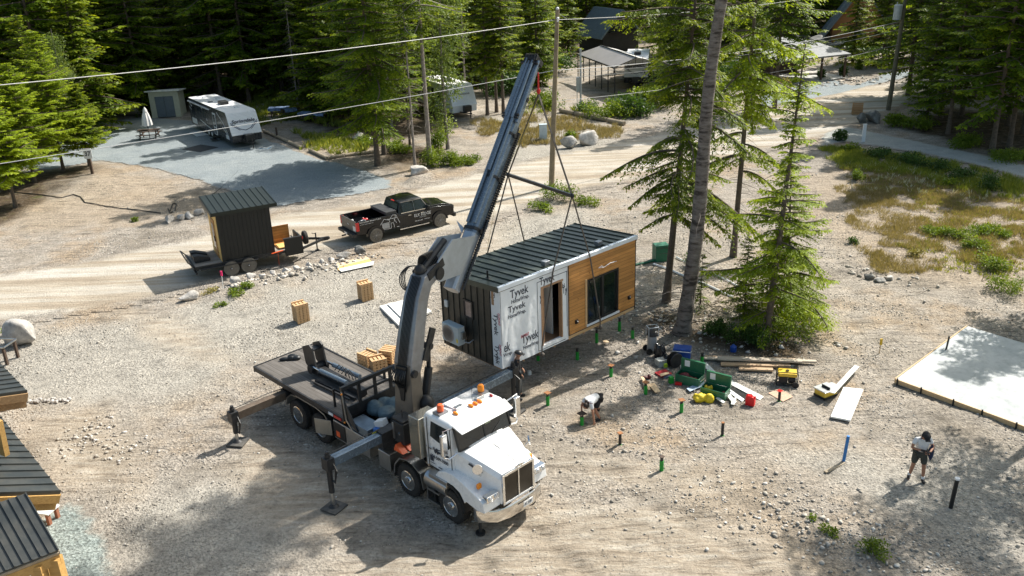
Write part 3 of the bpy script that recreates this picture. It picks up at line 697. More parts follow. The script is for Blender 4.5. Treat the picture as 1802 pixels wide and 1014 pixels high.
b = g(1308, 577); conifer('conifer_sapling', b, 1.0, 'thin conifer sapling between the bare trunk and the bushy conifer', 'sapling', 25, 3.9, .4, .9, 60, .05, NEEDLE, leaf=.11, lw=.05, twig=.1, droop=.5, up=.3, gap=.1, tw_len=.5)
b = g(1232, 545); conifer('conifer_sapling', b, 1.7, 'low scraggly conifer sapling right behind the foot of the bare trunk', 'sapling', 26, 2.6, .3, .8, 40, .04, NEEDLE, leaf=.11, lw=.05, twig=.12, droop=.5, up=.3, gap=.3)
for k_, (u_, v_, w_, h_, s_) in enumerate([(1258, 592, 1.3, .7, 1), (1300, 602, 1.5, .8, 2), (1388, 604, 1.9, 1.5, 3), (1342, 612, 1.4, .9, 4)]):
    shrub(u_, v_, w_, h_, ['low green bush at the foot of the bare trunk on its right', 'small green bush under the sapling between the trunks', 'dense green bush under the right conifer, right end of the row', 'dark green bush at the foot of the bushy conifer'][k_], 200+s_, SHRUB_D if k_ != 2 else NEEDLE, leaf=.08, n=1800, k=8)
for k_, (x_, y_, H_) in enumerate([(24.9, 35.3, 12), (20.2, 27.2, 19), (22.5, 23.0, 14), (27.5, 29.5, 17)]):
    conifer('conifer_tree', Vector((x_, y_, 0)), k_, ['conifer beyond the right edge of the picture beside the concrete slab', 'conifer off the right edge nearest the standing man', 'conifer off the lower right corner', 'tallest conifer well off the right edge'][k_], 'tree', 31+k_, H_, 4.5 if k_ != 1 else 8, 3.0, 100, .2, NEEDLE, leaf=.32, lw=.12, twig=.3, gap=.25, irr=.5)
# branches and litter round the tree feet
def branch(u, v, L_, az, label, k, r_=.03, m=None, name='fallen_branch', cat='branch', group=None):
    c = g(u, v); r = random.Random(k); pts_ = []
    for i in range(7):
        s_ = i/6*L_; pts_.append((s_*math.cos(az)+r.uniform(-.05, .05)*L_*.6, s_*math.sin(az)+r.uniform(-.05, .05)*L_*.6, .06+.08*math.sin(i*1.3+k)+.02*i*r.random()))
    mb = MB().tube(pts_, [r_*(1-.12*i) for i in range(7)], 6)
    for j in range(4):
        p = Vector(pts_[2+j % 4]); a2 = az+r.choice((-1, 1))*r.uniform(.4, 1.0); q = p+Vector((math.cos(a2), math.sin(a2), .25))*L_*.28; mb.tube([p, (p+q)/2+Vector((0, 0, .04)), q], [r_*.5, r_*.35, r_*.15], 4)
    o = mb.build(name, m or mat('dead_wood', (.27, .225, .18), .95, var=.35, scale=6)); o.location = (c.x, c.y, gz(c.x, c.y)); return tag(o, label, cat, group)
rr1 = random.Random(5)
for k_ in range(26):
    branch(rr1.uniform(1140, 1345), rr1.uniform(535, 610), rr1.uniform(.5, 1.9), rr1.uniform(0, 3.14), 'dead grey branch in the litter of branches around the trunks', k_, rr1.uniform(.012, .03), group='branches around the trunks')
for k_ in range(7):
    branch(rr1.uniform(1480, 1800), rr1.uniform(440, 520), rr1.uniform(.5, 1.2), rr1.uniform(-.5, .6), 'dead stick on the dry weedy slope at the right', 50+k_, .018, group='sticks on the dry slope')
# ---------------------------------------------------------------- roadside clump
b = g(665, 292); ln, _ = lean_to(b, 650, 60)
conifer('conifer_tree', (b.x, b.y), 0, 'dense dark green conifer, broadest and leftmost of the roadside clump', 'tree', 41, 19, 3.0, 4.3, 130, .2, NEEDLE_D, leaf=.29, lw=.125, twig=.24, droop=.5, up=.2, gap=.1, irr=.35, shape=.6, dead=10)
b = g(676, 272); conifer('conifer_tree', (b.x, b.y), 1, 'conifer close behind the left one of the roadside clump', 'tree', 42, 17, 4.0, 3.0, 100, .16, NEEDLE, leaf=.29, lw=.125, twig=.26, gap=.1, dead=8)
b = g(731, 300); conifer('conifer_tree', (b.x, b.y), 2, 'thin nearly bare grey tree with dead hanging twigs in the roadside clump', 'tree', 43, 15, 8.5, 1.6, 50, .1, NEEDLE_D, GREYBARK, leaf=.27, lw=.12, twig=.25, gap=.2, dead=110)
b = g(757, 292); conifer('conifer_tree', (b.x, b.y), 3, 'tall straight tree with a pale trunk, right of the dead one in the clump', 'tree', 44, 21, 9.5, 2.8, 80, .19, NEEDLE, GREYBARK, leaf=.29, lw=.125, twig=.26, gap=.15, dead=22)
b = g(722, 262); conifer('conifer_tree', (b.x, b.y), 3, 'slender conifer between the dark conifer and the bare ones in the roadside clump', 'tree', 45, 14, 3.4, 1.9, 80, .1, NEEDLE_D, leaf=.27, lw=.12, twig=.25, gap=.15, dead=16)
b = g(792, 262)
broadleaf('birch_tree', (b.x-.2, b.y), 'leafy broadleaf tree with a pale trunk and light sparkling leaves, left of the crane boom', 'tree', 46, 16, .14,
          [(-.6, 0, 3.5, 1.1, 1.2), (.5, .3, 5, 1.2, 1.3), (-.3, -.4, 6.8, 1.5, 1.4), (.7, .2, 8.5, 1.5, 1.5), (-.5, .2, 10.3, 1.6, 1.5), (.4, -.3, 12, 1.6, 1.5), (0, 0, 14, 1.5, 1.5), (1.2, .1, 10.8, 1.0, 1.0), (-.2, .2, 1.9, 1.1, 1.0)], .17, 9500, BIRCHL, GREYBARK)
for k_, (u_, v_, w_, h_) in enumerate([(762, 292, 1.8, 1.7), (790, 292, 2.0, 1.2), (822, 287, 1.8, .6), (775, 270, 1.8, 2.2)]):
    shrub(u_, v_, w_, h_, ['bright green bush against the tall pale trunk', 'yellow green bush right of the roadside clump', 'low creeping yellow green bush at the right end of the clump', 'upright leafy bush under the broadleaf tree'][k_], 210+k_, SHRUB, leaf=.12, n=1900, k=8)
for k_, (u_, v_) in enumerate([(690, 262), (650, 256), (712, 268)]):
    shrub(u_, v_, 2.0, .8, ['leafy green weeds under the middle of the roadside clump', 'leafy green weeds beside the pale rocks under the clump', 'leafy green weeds at the back of the clump near the thin trunks'][k_], 220+k_, SHRUB, leaf=.14, n=900)
for k_, (u_, v_, H_, R_, bs) in enumerate([(858, 203, 15, 2.2, 3.6), (874, 198, 16, 2.0, 4.5), (886, 200, 17, 2.6, 3.8)]):
    b = g(u_, v_); conifer('conifer_tree', (b.x, b.y), k_*2, ['left of three conifers with bare lower trunks behind the white caravan', 'middle one of three conifers behind the white caravan', 'right one of three conifers by the white caravan, closest to the crane boom'][k_], 'tree', 51+k_, H_, bs, R_, 90, .15, NEEDLE, leaf=.33, lw=.15, twig=.26, gap=.06, dead=8)
# ---------------------------------------------------------------- bright young conifers on the left
for k_, (u_, v_, H_, R_, lab, nm) in enumerate([
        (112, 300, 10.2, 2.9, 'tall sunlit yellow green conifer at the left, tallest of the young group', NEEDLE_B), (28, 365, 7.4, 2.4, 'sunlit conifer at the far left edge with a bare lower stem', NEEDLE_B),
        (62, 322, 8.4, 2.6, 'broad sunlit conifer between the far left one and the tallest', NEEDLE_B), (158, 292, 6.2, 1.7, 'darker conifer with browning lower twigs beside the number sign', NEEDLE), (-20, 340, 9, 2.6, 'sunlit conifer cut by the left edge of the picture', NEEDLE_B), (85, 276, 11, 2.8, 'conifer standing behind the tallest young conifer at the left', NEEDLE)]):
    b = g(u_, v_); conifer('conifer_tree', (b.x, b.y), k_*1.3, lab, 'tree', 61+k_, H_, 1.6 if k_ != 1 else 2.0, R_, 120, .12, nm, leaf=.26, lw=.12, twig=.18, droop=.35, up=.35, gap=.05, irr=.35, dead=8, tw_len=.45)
# ---------------------------------------------------------------- forest wall: prototypes copied tree by tree
PROTO = []
rp = random.Random(77)
for k_, (H_, R_, bs, nm) in enumerate([(24, 4.2, 2.2, NEEDLE_D), (21, 3.9, 1.2, NEEDLE_D), (26, 4.3, 5.0, NEEDLE_D), (17, 3.5, .6, NEEDLE), (22, 3.6, 3.6, NEEDLE_D), (13, 3.0, .3, NEEDLE)]):
    PROTO.append(dict(H=H_, R=R_, bs=bs, nm=nm, seed=80+k_, t=None))
def forest(x, y, k, rz, sc, label, group):
    p = PROTO[k]
    if p['t'] is None:
        p['t'] = conifer('conifer_tree', (x, y), rz, label, 'tree', p['seed'], p['H'], p['bs'], p['R'], 110, .2, p['nm'], leaf=.46, lw=.23, twig=.36, droop=.5, up=.25, gap=.05, irr=.35, dead=14)
        tag(p['t'], group=group); p['t'].scale = (sc, sc, sc); return p['t']
    return copy_thing(p['t'], KIDS[p['t'].name], (x, y, -.1), rz, sc, label, group)
fillers = True
CLEAR = [(-32.4, 85, 4.2), (-24, 78, 6), (-30, 78, 5), (-20, 86, 4.5), (-18, 76, 6), (-4, 79, 4), (10, 88, 9.5), (15, 125, 9), (21, 131, 7), (26, 137, 6), (12, 112, 9), (31, 95, 9), (36, 108, 8), (42, 122, 8), (24, 88, 8), (22, 72, 8), (38, 88, 5), (14, 99, 8), (20, 105, 8), (-14, 90, 4), (25,78,8), (2, 92, 6), (3, 100, 5)]
placed = []
def okp(x, y, dmin):
    for cx, cy, r_ in CLEAR:
        if (x-cx)**2+(y-cy)**2 < r_*r_: return False
    for q in placed:
        if (x-q[0])**2+(y-q[1])**2 < dmin*dmin: return False
    return True
def fill(n, x0, x1, y0, y1, dmin, ks, label, group, smin=.8, smax=1.15):
    c = 0; tries = 0
    while c < n and tries < n*40:
        tries += 1; x = rp.uniform(x0, x1); y = rp.uniform(y0, y1)
        if abs(x) > y*.60+7 or not okp(x, y, dmin): continue
        forest(x, y, rp.choice(ks), rp.uniform(0, 6.28), rp.uniform(smin, smax), label, group); placed.append((x, y)); c += 1
fill(44, -62, -34, 78, 100, 2.8, [0, 1, 3, 4, 5], 'dark conifer in the forest wall on the left behind the gravel pad and shed', 'left forest wall')
fill(48, -34, 4, 92, 112, 2.9, [0, 1, 3, 4, 5], 'dark conifer in the forest wall behind the parked travel trailer', 'middle forest wall')
fill(44, -75, 0, 106, 135, 3.3, [0, 1, 4], 'tall dark conifer deep in the forest at the top left of the picture', 'deep forest upper left')
fill(46, 0, 70, 132, 165, 3.3, [0, 1, 3, 4], 'tall dark conifer behind the black cabin at the top of the picture', 'forest behind the cabins')
fill(22, 44, 95, 96, 150, 3.4, [0, 1, 3, 4], 'dark conifer behind the cabins at the top right', 'forest upper right')
fill(16, 36.5, 56, 60, 92, 3.0, [0, 2, 4, 2], 'dark conifer with a bare lower trunk in the shaded grove at the right edge', 'right edge grove', .8, 1.0)
for k_, (u_, v_, kk, sc, lab) in enumerate([(1655, 208, 2, .82, 'left one of the two thick dark trunks in the grove right of the transformer pole'), (1692, 202, 0, .85, 'right one of the two thick dark trunks in the grove right of the transformer pole'), (1668, 236, 4, .75, 'dark conifer in front of the two thick trunks in the right grove'),
        (1745, 268, 4, .9, 'leaning slim grey conifer trunk at the front of the right grove'), (1775, 262, 2, .85, 'dark trunk in the grove near the right edge of the picture'), (1630, 216, 1, .6, 'conifer with low dark branches directly right of the transformer pole'), (1800, 235, 0, .9, 'conifer at the very right edge of the picture in the grove'),
        (1363, 194, 2, .86, 'tree with a slim dark trunk beside the dark pavilion, crown hanging over the road'), (1552, 118, 3, .8, 'conifer left of the transformer pole beyond the road'), (1500, 112, 3, .75, 'conifer with drooping limbs by the rock garden'),
        (905, 125, 1, .62, 'green conifer just left of the crane tip and utility pole'), (945, 150, 3, .85, 'sunlit conifer directly behind the crane tip'), (1000, 100, 3, .8, 'conifer standing left of the black cabin'), (1205, 110, 1, .7, 'dark conifer right of the black cabin behind the carport'), (1245, 120, 3, 1.0, 'conifer right of the carport half hidden by the bare trunk'),
        (615, 215, 1, .6, 'mid green conifer behind the left of the roadside clump'), (572, 206, 5, 1.05, 'small conifer beside the covered picnic tables'), (530, 178, 4, .8, 'slim conifer with a pale trunk behind the picnic tables'), (482, 160, 2, .8, 'conifer with a short broken pale trunk showing behind the travel trailer'), (240, 196, 2, .9, 'tall conifer whose bare trunk rises directly left of the garden shed'), (640, 190, 0, .8, 'big dark conifer behind the roadside clump'), (700, 185, 1, .8, 'dark conifer between the roadside clump and the white caravan'), (830, 150, 0, .85, 'big conifer behind the white caravan'), (628, 222, 0, .8, 'tall shady conifer nearest behind the roadside clump on its left'), (668, 206, 2, .85, 'tall dark conifer second behind the roadside clump'), (598, 196, 0, .9, 'tall dark conifer above the cloth covered picnic tables'), (560, 178, 2, .85, 'tall conifer behind the bright blue and white picnic table'), (725, 205, 0, .8, 'tall dark conifer behind the bare trunks of the clump')]):
    b = g(u_, v_); forest(b.x, b.y, kk, k_*1.1, sc, lab, 'edge trees standing on their own'); placed.append((b.x, b.y))
BT = [o for o in bpy.data.objects if o.name.startswith('birch_tree')][0]; DT = [o for o in bpy.data.objects if (o.get('label') or '').startswith('thin nearly bare grey')][0]
for k_, (u_, v_, sc, lab) in enumerate([(545, 172, .8, 'leafy broadleaf tree behind the cloth covered picnic tables'), (455, 160, .75, 'leafy broadleaf tree behind the back end of the parked travel trailer'), (905, 160, .6, 'leafy broadleaf tree just left of the crane tip'), (1195, 135, .75, 'leafy broadleaf tree between the black cabin and the bare trunk'), (1325, 128, .8, 'leafy broadleaf tree left of the pavilion'), (135, 262, .6, 'leafy broadleaf tree behind the young conifers at the left'), (690, 225, .8, 'leafy broadleaf tree inside the roadside clump'), (380, 150, .8, 'leafy broadleaf tree between the shed and the travel trailer back end')]):
    b = g(u_, v_); copy_thing(BT, KIDS[BT.name], (b.x, b.y, 0), k_*1.9, sc, lab)
for k_, (u_, v_, sc) in enumerate([(430, 150, 1.1), (500, 165, 1.0), (525, 190, .9), (600, 185, 1.0), (170, 180, 1.1), (330, 155, 1.2), (820, 180, .9), (60, 200, 1.1), (1290, 115, 1.0), (1235, 105, 1.0)]):
    b = g(u_, v_); copy_thing(DT, KIDS[DT.name], (b.x, b.y, 0), k_*1.3, (sc, sc, sc*1.2), 'grey nearly bare dead tree among the conifers at the front of the forest', 'dead trees in the forest edge')
# ---------------------------------------------------------------- shrubs, weeds and ground cover
SB = [(1700, 258, 3.0, 1.0, 'bright green fern clump left of the two along the shaded path', SHRUB, 2200), (1795, 285, 3.6, .9, 'bright green fern clump at the right edge beyond the path', SHRUB, 2200), (1765, 278, 1.5, .6, 'small fern clump left of the one at the right edge', SHRUB, 800),
      (1480, 248, .9, 1.0, 'small upright dark green bush beside the white marker post', SHRUB_D, 1000), (1582, 222, 2.6, 1.1, 'yellow green bush at the foot of the transformer pole', SHRUB, 1800), (1612, 228, 2.4, 1.0, 'green bush right of the transformer pole', SHRUB, 1300),
      (1378, 160, 1.2, 1.5, 'tuft of tall pampas like grass by the road across from the pavilion', DRYL, 700), (1446, 138, .8, 1.1, 'clipped dark green shrub, left of the two in the rock garden', SHRUB_D, 500), (1484, 135, .9, 1.2, 'clipped dark green shrub, right of the two in the rock garden', SHRUB_D, 500), (1512, 122, .9, 1.2, 'tufted grass plant in the rock garden', SHRUB, 400),
      (1060, 210, 3.6, 1.6, 'round green bush by the log edging below the carport', SHRUB, 1600), (1095, 205, 3.4, 1.5, 'yellow green bush right of the one below the carport', SHRUB, 1500), (1035, 200, 2.6, 1.3, 'dark green bush beside the meter post', SHRUB_D, 1000), (955, 185, 2.6, 1.6, 'leafy bush right behind the crane tip rope', SHRUB, 1200), (975, 192, 2.2, 1.2, 'leafy bush behind the utility pole', SHRUB, 900),
      (1007, 245, 1.1, .8, 'small vivid green bush behind the pair of boulders', SHRUB, 700), (985, 352, 2.2, 1.3, 'weedy green bush at the foot of the utility pole', SHRUB, 1500), (955, 372, 1.6, .6, 'low green weeds left of the utility pole foot by the road', SHRUB, 800), (1035, 360, 1.7, .6, 'low green weeds behind the hoisted cabin roof', SHRUB, 800),
      (415, 522, .9, .35, 'green weed clump below the flagged boulder', SHRUB, 500), (438, 512, .7, .3, 'yellow green weed on the roadside berm', SHRUB, 400), (385, 540, .6, .25, 'small weed left of the berm clump', SHRUB, 250), (370, 515, .9, .2, 'low yellowish weed strip at the trailer shadow edge', DRYL, 350),
      (236, 390, .4, .3, 'lone little green weed in the gravel left of the white boulders', SHRUB, 150), (1530, 975, .9, .45, 'green leafy weed at the bottom right of the picture', SHRUB, 600), (1462, 938, .6, .25, 'yellow green weed left of the bottom right one', SHRUB, 260), (1430, 915, .3, .2, 'tiny weed near the lower right dirt bank', SHRUB, 90),
      (1545, 278, 2.0, .8, 'dark green weed thicket near the white marker post', SHRUB_D, 1300), (1590, 290, 2.2, .8, 'dark green weed thicket along the path, second from the marker post', SHRUB_D, 1300), (1640, 300, 2.2, .9, 'dark green weed thicket along the middle of the path', SHRUB_D, 1300), (1690, 316, 2.0, .8, 'dark green weed thicket along the path nearer the right edge', SHRUB_D, 1200), (1735, 335, 1.7, 1.1, 'dark weed thicket with white blossom near the right edge', SHRUB_D, 1200), (1500, 268, 1.6, .6, 'green weeds between the conifer top and the marker post', SHRUB, 800),
      (1508, 318, 1.0, .8, 'upright green weed right of the conifer top', SHRUB, 700), (1668, 328, .9, .6, 'round light green weed in the dry grass', SHRUB, 500), (1648, 412, 1.5, .5, 'yellow green bush on the dry slope, left one of the patch', SHRUB, 1200), (1690, 420, 1.8, .55, 'yellow green bush on the dry slope, middle of the patch', SHRUB, 1500), (1735, 410, 1.9, .55, 'yellow green bush on the dry slope, back of the patch', SHRUB, 1500), (1768, 416, 1.0, .4, 'yellow green bush at the right of the patch on the dry slope', SHRUB, 700), (1720, 440, 1.4, .5, 'yellow green bush on the dry slope in front of the patch', SHRUB, 1000), (1750, 470, 1.7, .8, 'sprawling olive green bush at the right edge above the hollow', SHRUB, 1600), (1782, 515, 1.8, .8, 'bush with yellowing leaves at the right edge above the slab', SHRUB, 1600), (1610, 452, .9, .4, 'pale flowering weed on the dry slope', DRYL, 500), (1502, 428, .7, .3, 'grey green weed near the right conifer', SHRUB_D, 300),
      (1220, 470, 1.0, .7, 'green weeds behind the bare trunk', SHRUB_D, 600), (10, 590, .8, .5, 'yellow green weed behind the dark boulder at the left edge', SHRUB, 400)]
for k_, (u_, v_, w_, h_, lab, m_, n_) in enumerate(SB):
    far_ = g(u_, v_).y; shrub(u_, v_, w_, h_, lab, 300+k_, m_, leaf=max(.07, far_*.0022), n=n_, k=7)
# grass and weeds nobody could count
def tufts(name, label, polys, n, h, w, m_, seed, cat, wcol=None):
    r = np.random.RandomState(seed); X, Y = [], []
    A = np.concatenate([np.array(p) for p in polys]); 
    x = r.uniform(A[:, 0].min(), A[:, 0].max(), n*3); y = r.uniform(A[:, 1].min(), A[:, 1].max(), n*3)
    d = np.full(x.shape, -9.); 
    for p in polys: d = np.maximum(d, sdist(x, y, p))
    rd = np.full(x.shape, -9.)
    for p in SHEETS[:4]: rd = np.maximum(rd, sdist(x, y, p))
    k = (d+1.2*(fbm(x*.7, y*.7, 3)-.5)*2 > 0) & (rd < -.05) & (r.rand(len(x)) < np.clip((fbm(x*.9+3, y*.9, 3)-.3)*3, 0, 1)); x, y = x[k][:n], y[k][:n]; z = gheight(x, y)
    nb = 7; x = np.repeat(x, nb)+r.normal(0, .07, len(x)*nb); y = np.repeat(y, nb)+r.normal(0, .07, len(y)*nb); z = np.repeat(z, nb)
    P = np.stack([x, y, z-.01], -1); D = np.stack([r.normal(0, .45, len(x)), r.normal(0, .45, len(x)), np.ones(len(x))], -1); D /= np.linalg.norm(D, axis=1, keepdims=True)
    N = np.stack([r.normal(0, 1, len(x)), r.normal(0, 1, len(x)), r.normal(0, .3, len(x))], -1); L = h*r.uniform(.4, 1.3, len(x))
    V, F = quads(P, D, N, L, L*0+w); o = npmesh(name, V, F, m_, tint=np.clip(np.repeat(r.rand(len(x)//nb), nb)*.7+r.rand(len(x))*.3, 0, 1)); return tag(o, label, cat, kind='stuff')
DRYG = leafmat('dry_grass', (.12, .12, .05), (.26, .215, .12), .3, (.38, .33, .19))
GRNG = leafmat('green_grass', (.06, .10, .02), (.20, .25, .04), .35, (.36, .36, .08))
WHT = leafmat('pale_blossom', (.40, .40, .30), (.6, .6, .5), .2)
DRYP = [PX((1480, 300), (1560, 290), (1700, 330), (1802, 350), (1900, 380), (1900, 470), (1700, 460), (1560, 430), (1500, 400)), PX((1520, 440), (1640, 450), (1660, 480), (1540, 480))]
for k_, (u_, v_, w_, h_, lab) in enumerate([(890, 165, 5, 2.6, 'large green thicket left of the crane tip under the three conifers'), (925, 150, 5, 2.8, 'large green thicket right behind the crane tip'), (1120, 200, 4.5, 1.8, 'green thicket at the right of the bushes below the carport'), (1150, 190, 4, 2.2, 'tall green thicket between the carport and the drooping conifer'), (1175, 150, 5, 3, 'tall leafy thicket right of the parked carport trailer'), (1190, 112, 6, 3, 'yellow green thicket right of the black cabin'), (975, 130, 5, 2.6, 'thicket behind the utility pole'), (1250, 140, 6, 3.2, 'dark green thicket seen behind the bare trunk'), (1290, 150, 5, 3, 'green thicket right of the bare trunk beyond the road'), (1345, 120, 5, 3, 'green thicket left of the pavilion'), (1530, 100, 5, 2, 'green thicket right of the rock garden')]):
    shrub(u_, v_, w_, h_, lab, 500+k_, SHRUB if k_ % 2 else SHRUB_D, leaf=.28, n=2600, k=12)
for k_, (u_, v_, kk, sc, lab) in enumerate([(1225, 150, 3, .75, 'conifer behind the bare trunk beyond the road'), (1275, 128, 1, .75, 'dark conifer right of the bare trunk beyond the road'), (1320, 122, 3, .9, 'conifer left of the slim dark trunk by the pavilion'), (960, 118, 5, .9, 'small conifer between the utility pole and the crane tip'), (1160, 95, 1, .75, 'dark conifer right behind the black cabin'), (1180, 132, 5, 1.0, 'young conifer between carport and drooping conifer'), (1540, 70, 1, .7, 'conifer between the timber cabin and the transformer pole'), (1430, 62, 3, .8, 'broad conifer directly left of the timber cabin'), (925, 95, 0, .8, 'tall conifer left of the crane tip at the top'), (985, 75, 1, .85, 'tall conifer behind the utility pole top')]):
    b = g(u_, v_); forest(b.x, b.y, kk, k_*1.7, sc, lab, 'trees around the far cabins'); placed.append((b.x, b.y))
tufts('dry_grass', 'tan dry grass and weeds covering the slope at the right', DRYP, 11000, .24, .02, DRYG, 1, 'grass')
tufts('green_weeds', 'green weeds mixed into the dry grass and along the shaded path', [PX((1440, 262), (1560, 268), (1680, 288), (1802, 320), (1850, 360), (1740, 345), (1600, 310), (1480, 300))], 4200, .38, .03, GRNG, 2, 'weeds')
tufts('yellow_green_scrub', 'yellow green scrub spreading through the dry grass on the right slope', [PX((1480, 285), (1802, 320), (1900, 400), (1860, 480), (1700, 470), (1600, 440), (1640, 390), (1520, 330)), PX((1600, 440), (1802, 470), (1802, 530), (1740, 500), (1620, 470))], 2000, .2, .04, leafmat('scrub_leaves', (.08, .11, .02), (.22, .25, .05), .35, (.36, .36, .08)), 12, 'scrub')
tufts('white_wildflowers', 'pale white wildflowers dotted over the dry slope', [PX((1500, 290), (1600, 290), (1802, 350), (1802, 380), (1640, 350), (1500, 340))], 110, .36, .05, WHT, 4, 'wildflowers')
tufts('verge_grass', 'dry yellowish grass on the verge behind the utility pole and boulders', [PX((880, 215), (960, 200), (1080, 222), (1100, 240), (1000, 250), (900, 262)), PX((830, 215), (870, 205), (890, 230), (840, 240))], 2600, .4, .035, DRYG, 5, 'grass')
tufts('forest_weeds', 'sunlit yellow green undergrowth on the forest floor behind the travel trailer', [PX((440, 170), (480, 150), (560, 150), (640, 165), (620, 190), (520, 210), (450, 225)), PX((520, 235), (640, 250), (640, 275), (540, 268)), PX((560, 215), (620, 215), (600, 235))], 4500, .55, .07, GRNG, 6, 'undergrowth')
tufts('verge_weeds', 'green weeds on the verge around the carport bushes', [PX((900, 170), (960, 165), (980, 200), (920, 205)), PX((1010, 190), (1110, 195), (1110, 215), (1010, 212)), PX((1170, 70), (1230, 75), (1230, 100), (1170, 95)), PX((1370, 110), (1400, 100), (1560, 110), (1540, 125))], 3200, .5, .06, GRNG, 7, 'weeds')
# ---------------------------------------------------------------- shared object materials
BLACK = mat('black_paint', (.012, .013, .014), .4, var=.3)
BLACKM = mat('black_steel', (.022, .023, .025), .5, .3, var=.3, dirt=.35, dcol=(.12, .11, .1))
RUBBER = mat('tyre_rubber', (.020, .019, .018), .85, var=.3, dirt=.22, dcol=(.13, .115, .095))
WHITEP = mat('white_truck_paint', (.82, .82, .81), .28, var=.03, coat=.5, dirt=.05, scale=1.3, dcol=(.6, .58, .53))
CHROME = mat('chrome', (.75, .75, .75), .12, 1.0, var=.04)
ALU = mat('brushed_aluminium', (.55, .56, .56), .32, 1.0, var=.12, dirt=.2, scale=2)
GLASSD = mat('dark_glass', (.014, .02, .023), .04, var=.2, spec=.8)
AMBER = mat('amber_lens', (.9, .28, .02), .25, var=.05)
REDL = mat('red_lens', (.55, .02, .02), .25, var=.05)
CRANE = mat('crane_blue_grey', (.16, .205, .25), .26, .4, var=.06, dirt=.0, scale=2.2, coat=.3, dcol=(.16, .16, .16))
CRANEL = mat('crane_pale_grey', (.42, .46, .50), .35, .35, var=.12, dirt=.25, scale=2, coat=.3, dcol=(.24, .22, .2))
CRANEG = mat('crane_mid_grey', (.27, .28, .295), .34, .4, var=.2, dirt=.45, scale=2, coat=.2, dcol=(.17, .145, .12))
CRANEB = mat('crane_brown_grey', (.17, .15, .125), .4, .3, var=.18, dirt=.3, dcol=(.1, .09, .08))
ORANGE = mat('orange_plastic', (.8, .12, .03), .4, var=.08)
INK = mat('black_ink', (.03, .035, .05), .6, var=.1)
WINK = mat('white_ink', (.75, .75, .75), .5, var=.04)
def local(M, p): return M.inverted() @ Vector(p)
def ray_plane(u, v, frame, b=None, a=None):
    """photo pixel -> point (frame coords) on plane local y=b or local x=a"""
    d = fw*F_PX + rt*(u-901) - up*(v-507); Mi = frame.inverted(); o = Mi @ Vector((0, 0, CAMH)); dl = Mi.to_3x3() @ d
    t = (b-o.y)/dl.y if b is not None else (a-o.x)/dl.x
    return o+dl*t
def ftext(s, w, m, parent, o, xd, yd, h=None, **kw):
    """lettering scaled to a real width w (and height h)"""
    ob = text(s, 1.0, m, None, (0, 0, 0), (1, 0, 0), (0, 1, 0), **kw)
    cs = np.array([v.co[:] for v in ob.data.vertices]); mn, mx = cs.min(0), cs.max(0)
    k = w/(mx[0]-mn[0]); ky = h/(mx[1]-mn[1]) if h else k
    xd, yd = Vector(xd).normalized(), Vector(yd).normalized(); n = xd.cross(yd)
    for v in ob.data.vertices:
        c = v.co; v.co = Vector(o)+xd*((c.x-mn[0])*k)+yd*((c.y-mn[1])*ky if h else c.y*k)+n*(c.z)
    ob.parent = parent; KIDS.setdefault(parent.name, []).append(ob); return ob
# ================================================================ hoisted tiny cabin
HO = (-.437, 28.09, 1.377); HY = .741; HL, HW, HH = 7.14, 3.2, 3.03
house = thing('tiny_cabin', HO, HY, 'small cabin hanging from crane straps, half white house wrap and half cedar boards', 'cabin')
HM = Matrix.Translation(HO) @ Matrix.Rotation(HY, 4, 'Z')
def wrapmat():
    m, t = newmat('white_house_wrap'); n = t.noise(1.6, 5, .6); w = t.n('ShaderNodeTexWave', i_Scale=.9, i_Distortion=9.0, i_Detail=3.0); t.l(t.co(), w.inputs['Vector'])
    col = t.ramp(n, [(.3, (.76, .79, .81)), (.7, (.84, .86, .87))]); t.l(col, t.p.inputs['Base Color']); t.p.inputs['Roughness'].default_value = .45
    t.l(t.bump(n, .03, .5, t.bump(w.outputs['Fac'], .02, .4)), t.p.inputs['Normal']); return m
WRAP = wrapmat()
CEDAR = wood('cedar_boards', (.40, .175, .045), (.60, .29, .08), 0, .55, True, .14, 2)
SIDING = mat('dark_metal_siding', (.03, .033, .03), .4, .3, var=.2, dirt=.15, scale=1.2)
ROOFM = mat('dark_green_grey_metal_roof', (.05, .06, .048), .36, .25, var=.12, dirt=.3, scale=1.0, dcol=(.10, .11, .085))
PLYW = wood('plywood', (.45, .28, .13), (.62, .42, .22), 0)
OSB = wood('brown_subfloor', (.30, .17, .09), (.42, .26, .15), 0)
WHITEI = mat('white_interior', (.7, .7, .68), .6, var=.04)
TRIMW = mat('white_metal_trim', (.74, .79, .84), .35, .2, var=.05)
def wallholes(mb, x0, x1, z0, z1, ya, yb, holes):
    xsx = sorted({x0, x1, *[h[0] for h in holes], *[h[1] for h in holes]})
    for i in range(len(xsx)-1):
        a_, b_ = xsx[i], xsx[i+1]; cur = z0
        for h in sorted([h for h in holes if h[0] <= a_ and h[1] >= b_], key=lambda q: q[2]):
            if h[2] > cur: mb.b2((a_, ya, cur), (b_, yb, h[2]))
            cur = h[3]
        if cur < z1: mb.b2((a_, ya, cur), (b_, yb, z1))
    return mb
m_ = MB(); wallholes(m_, 0, 3.36, 0, HH-.02, 0, .13, [(2.0, 3.06, .2, 2.42)])
m_.b2((0, .13, 0), (.13, .46, HH-.06)); m_.build('wrapped_wall', WRAP, house)
m_ = MB(); wallholes(m_, 3.36, HL, .16, HH-.02, -.03, .13, [(4.34, 6.14, .26, 2.08)]); m_.build('cedar_wall', CEDAR, house)
m_ = MB().b2((3.36, -.02, 0), (HL, .13, .13)); m_.build('floor_beam', PLYW, house)
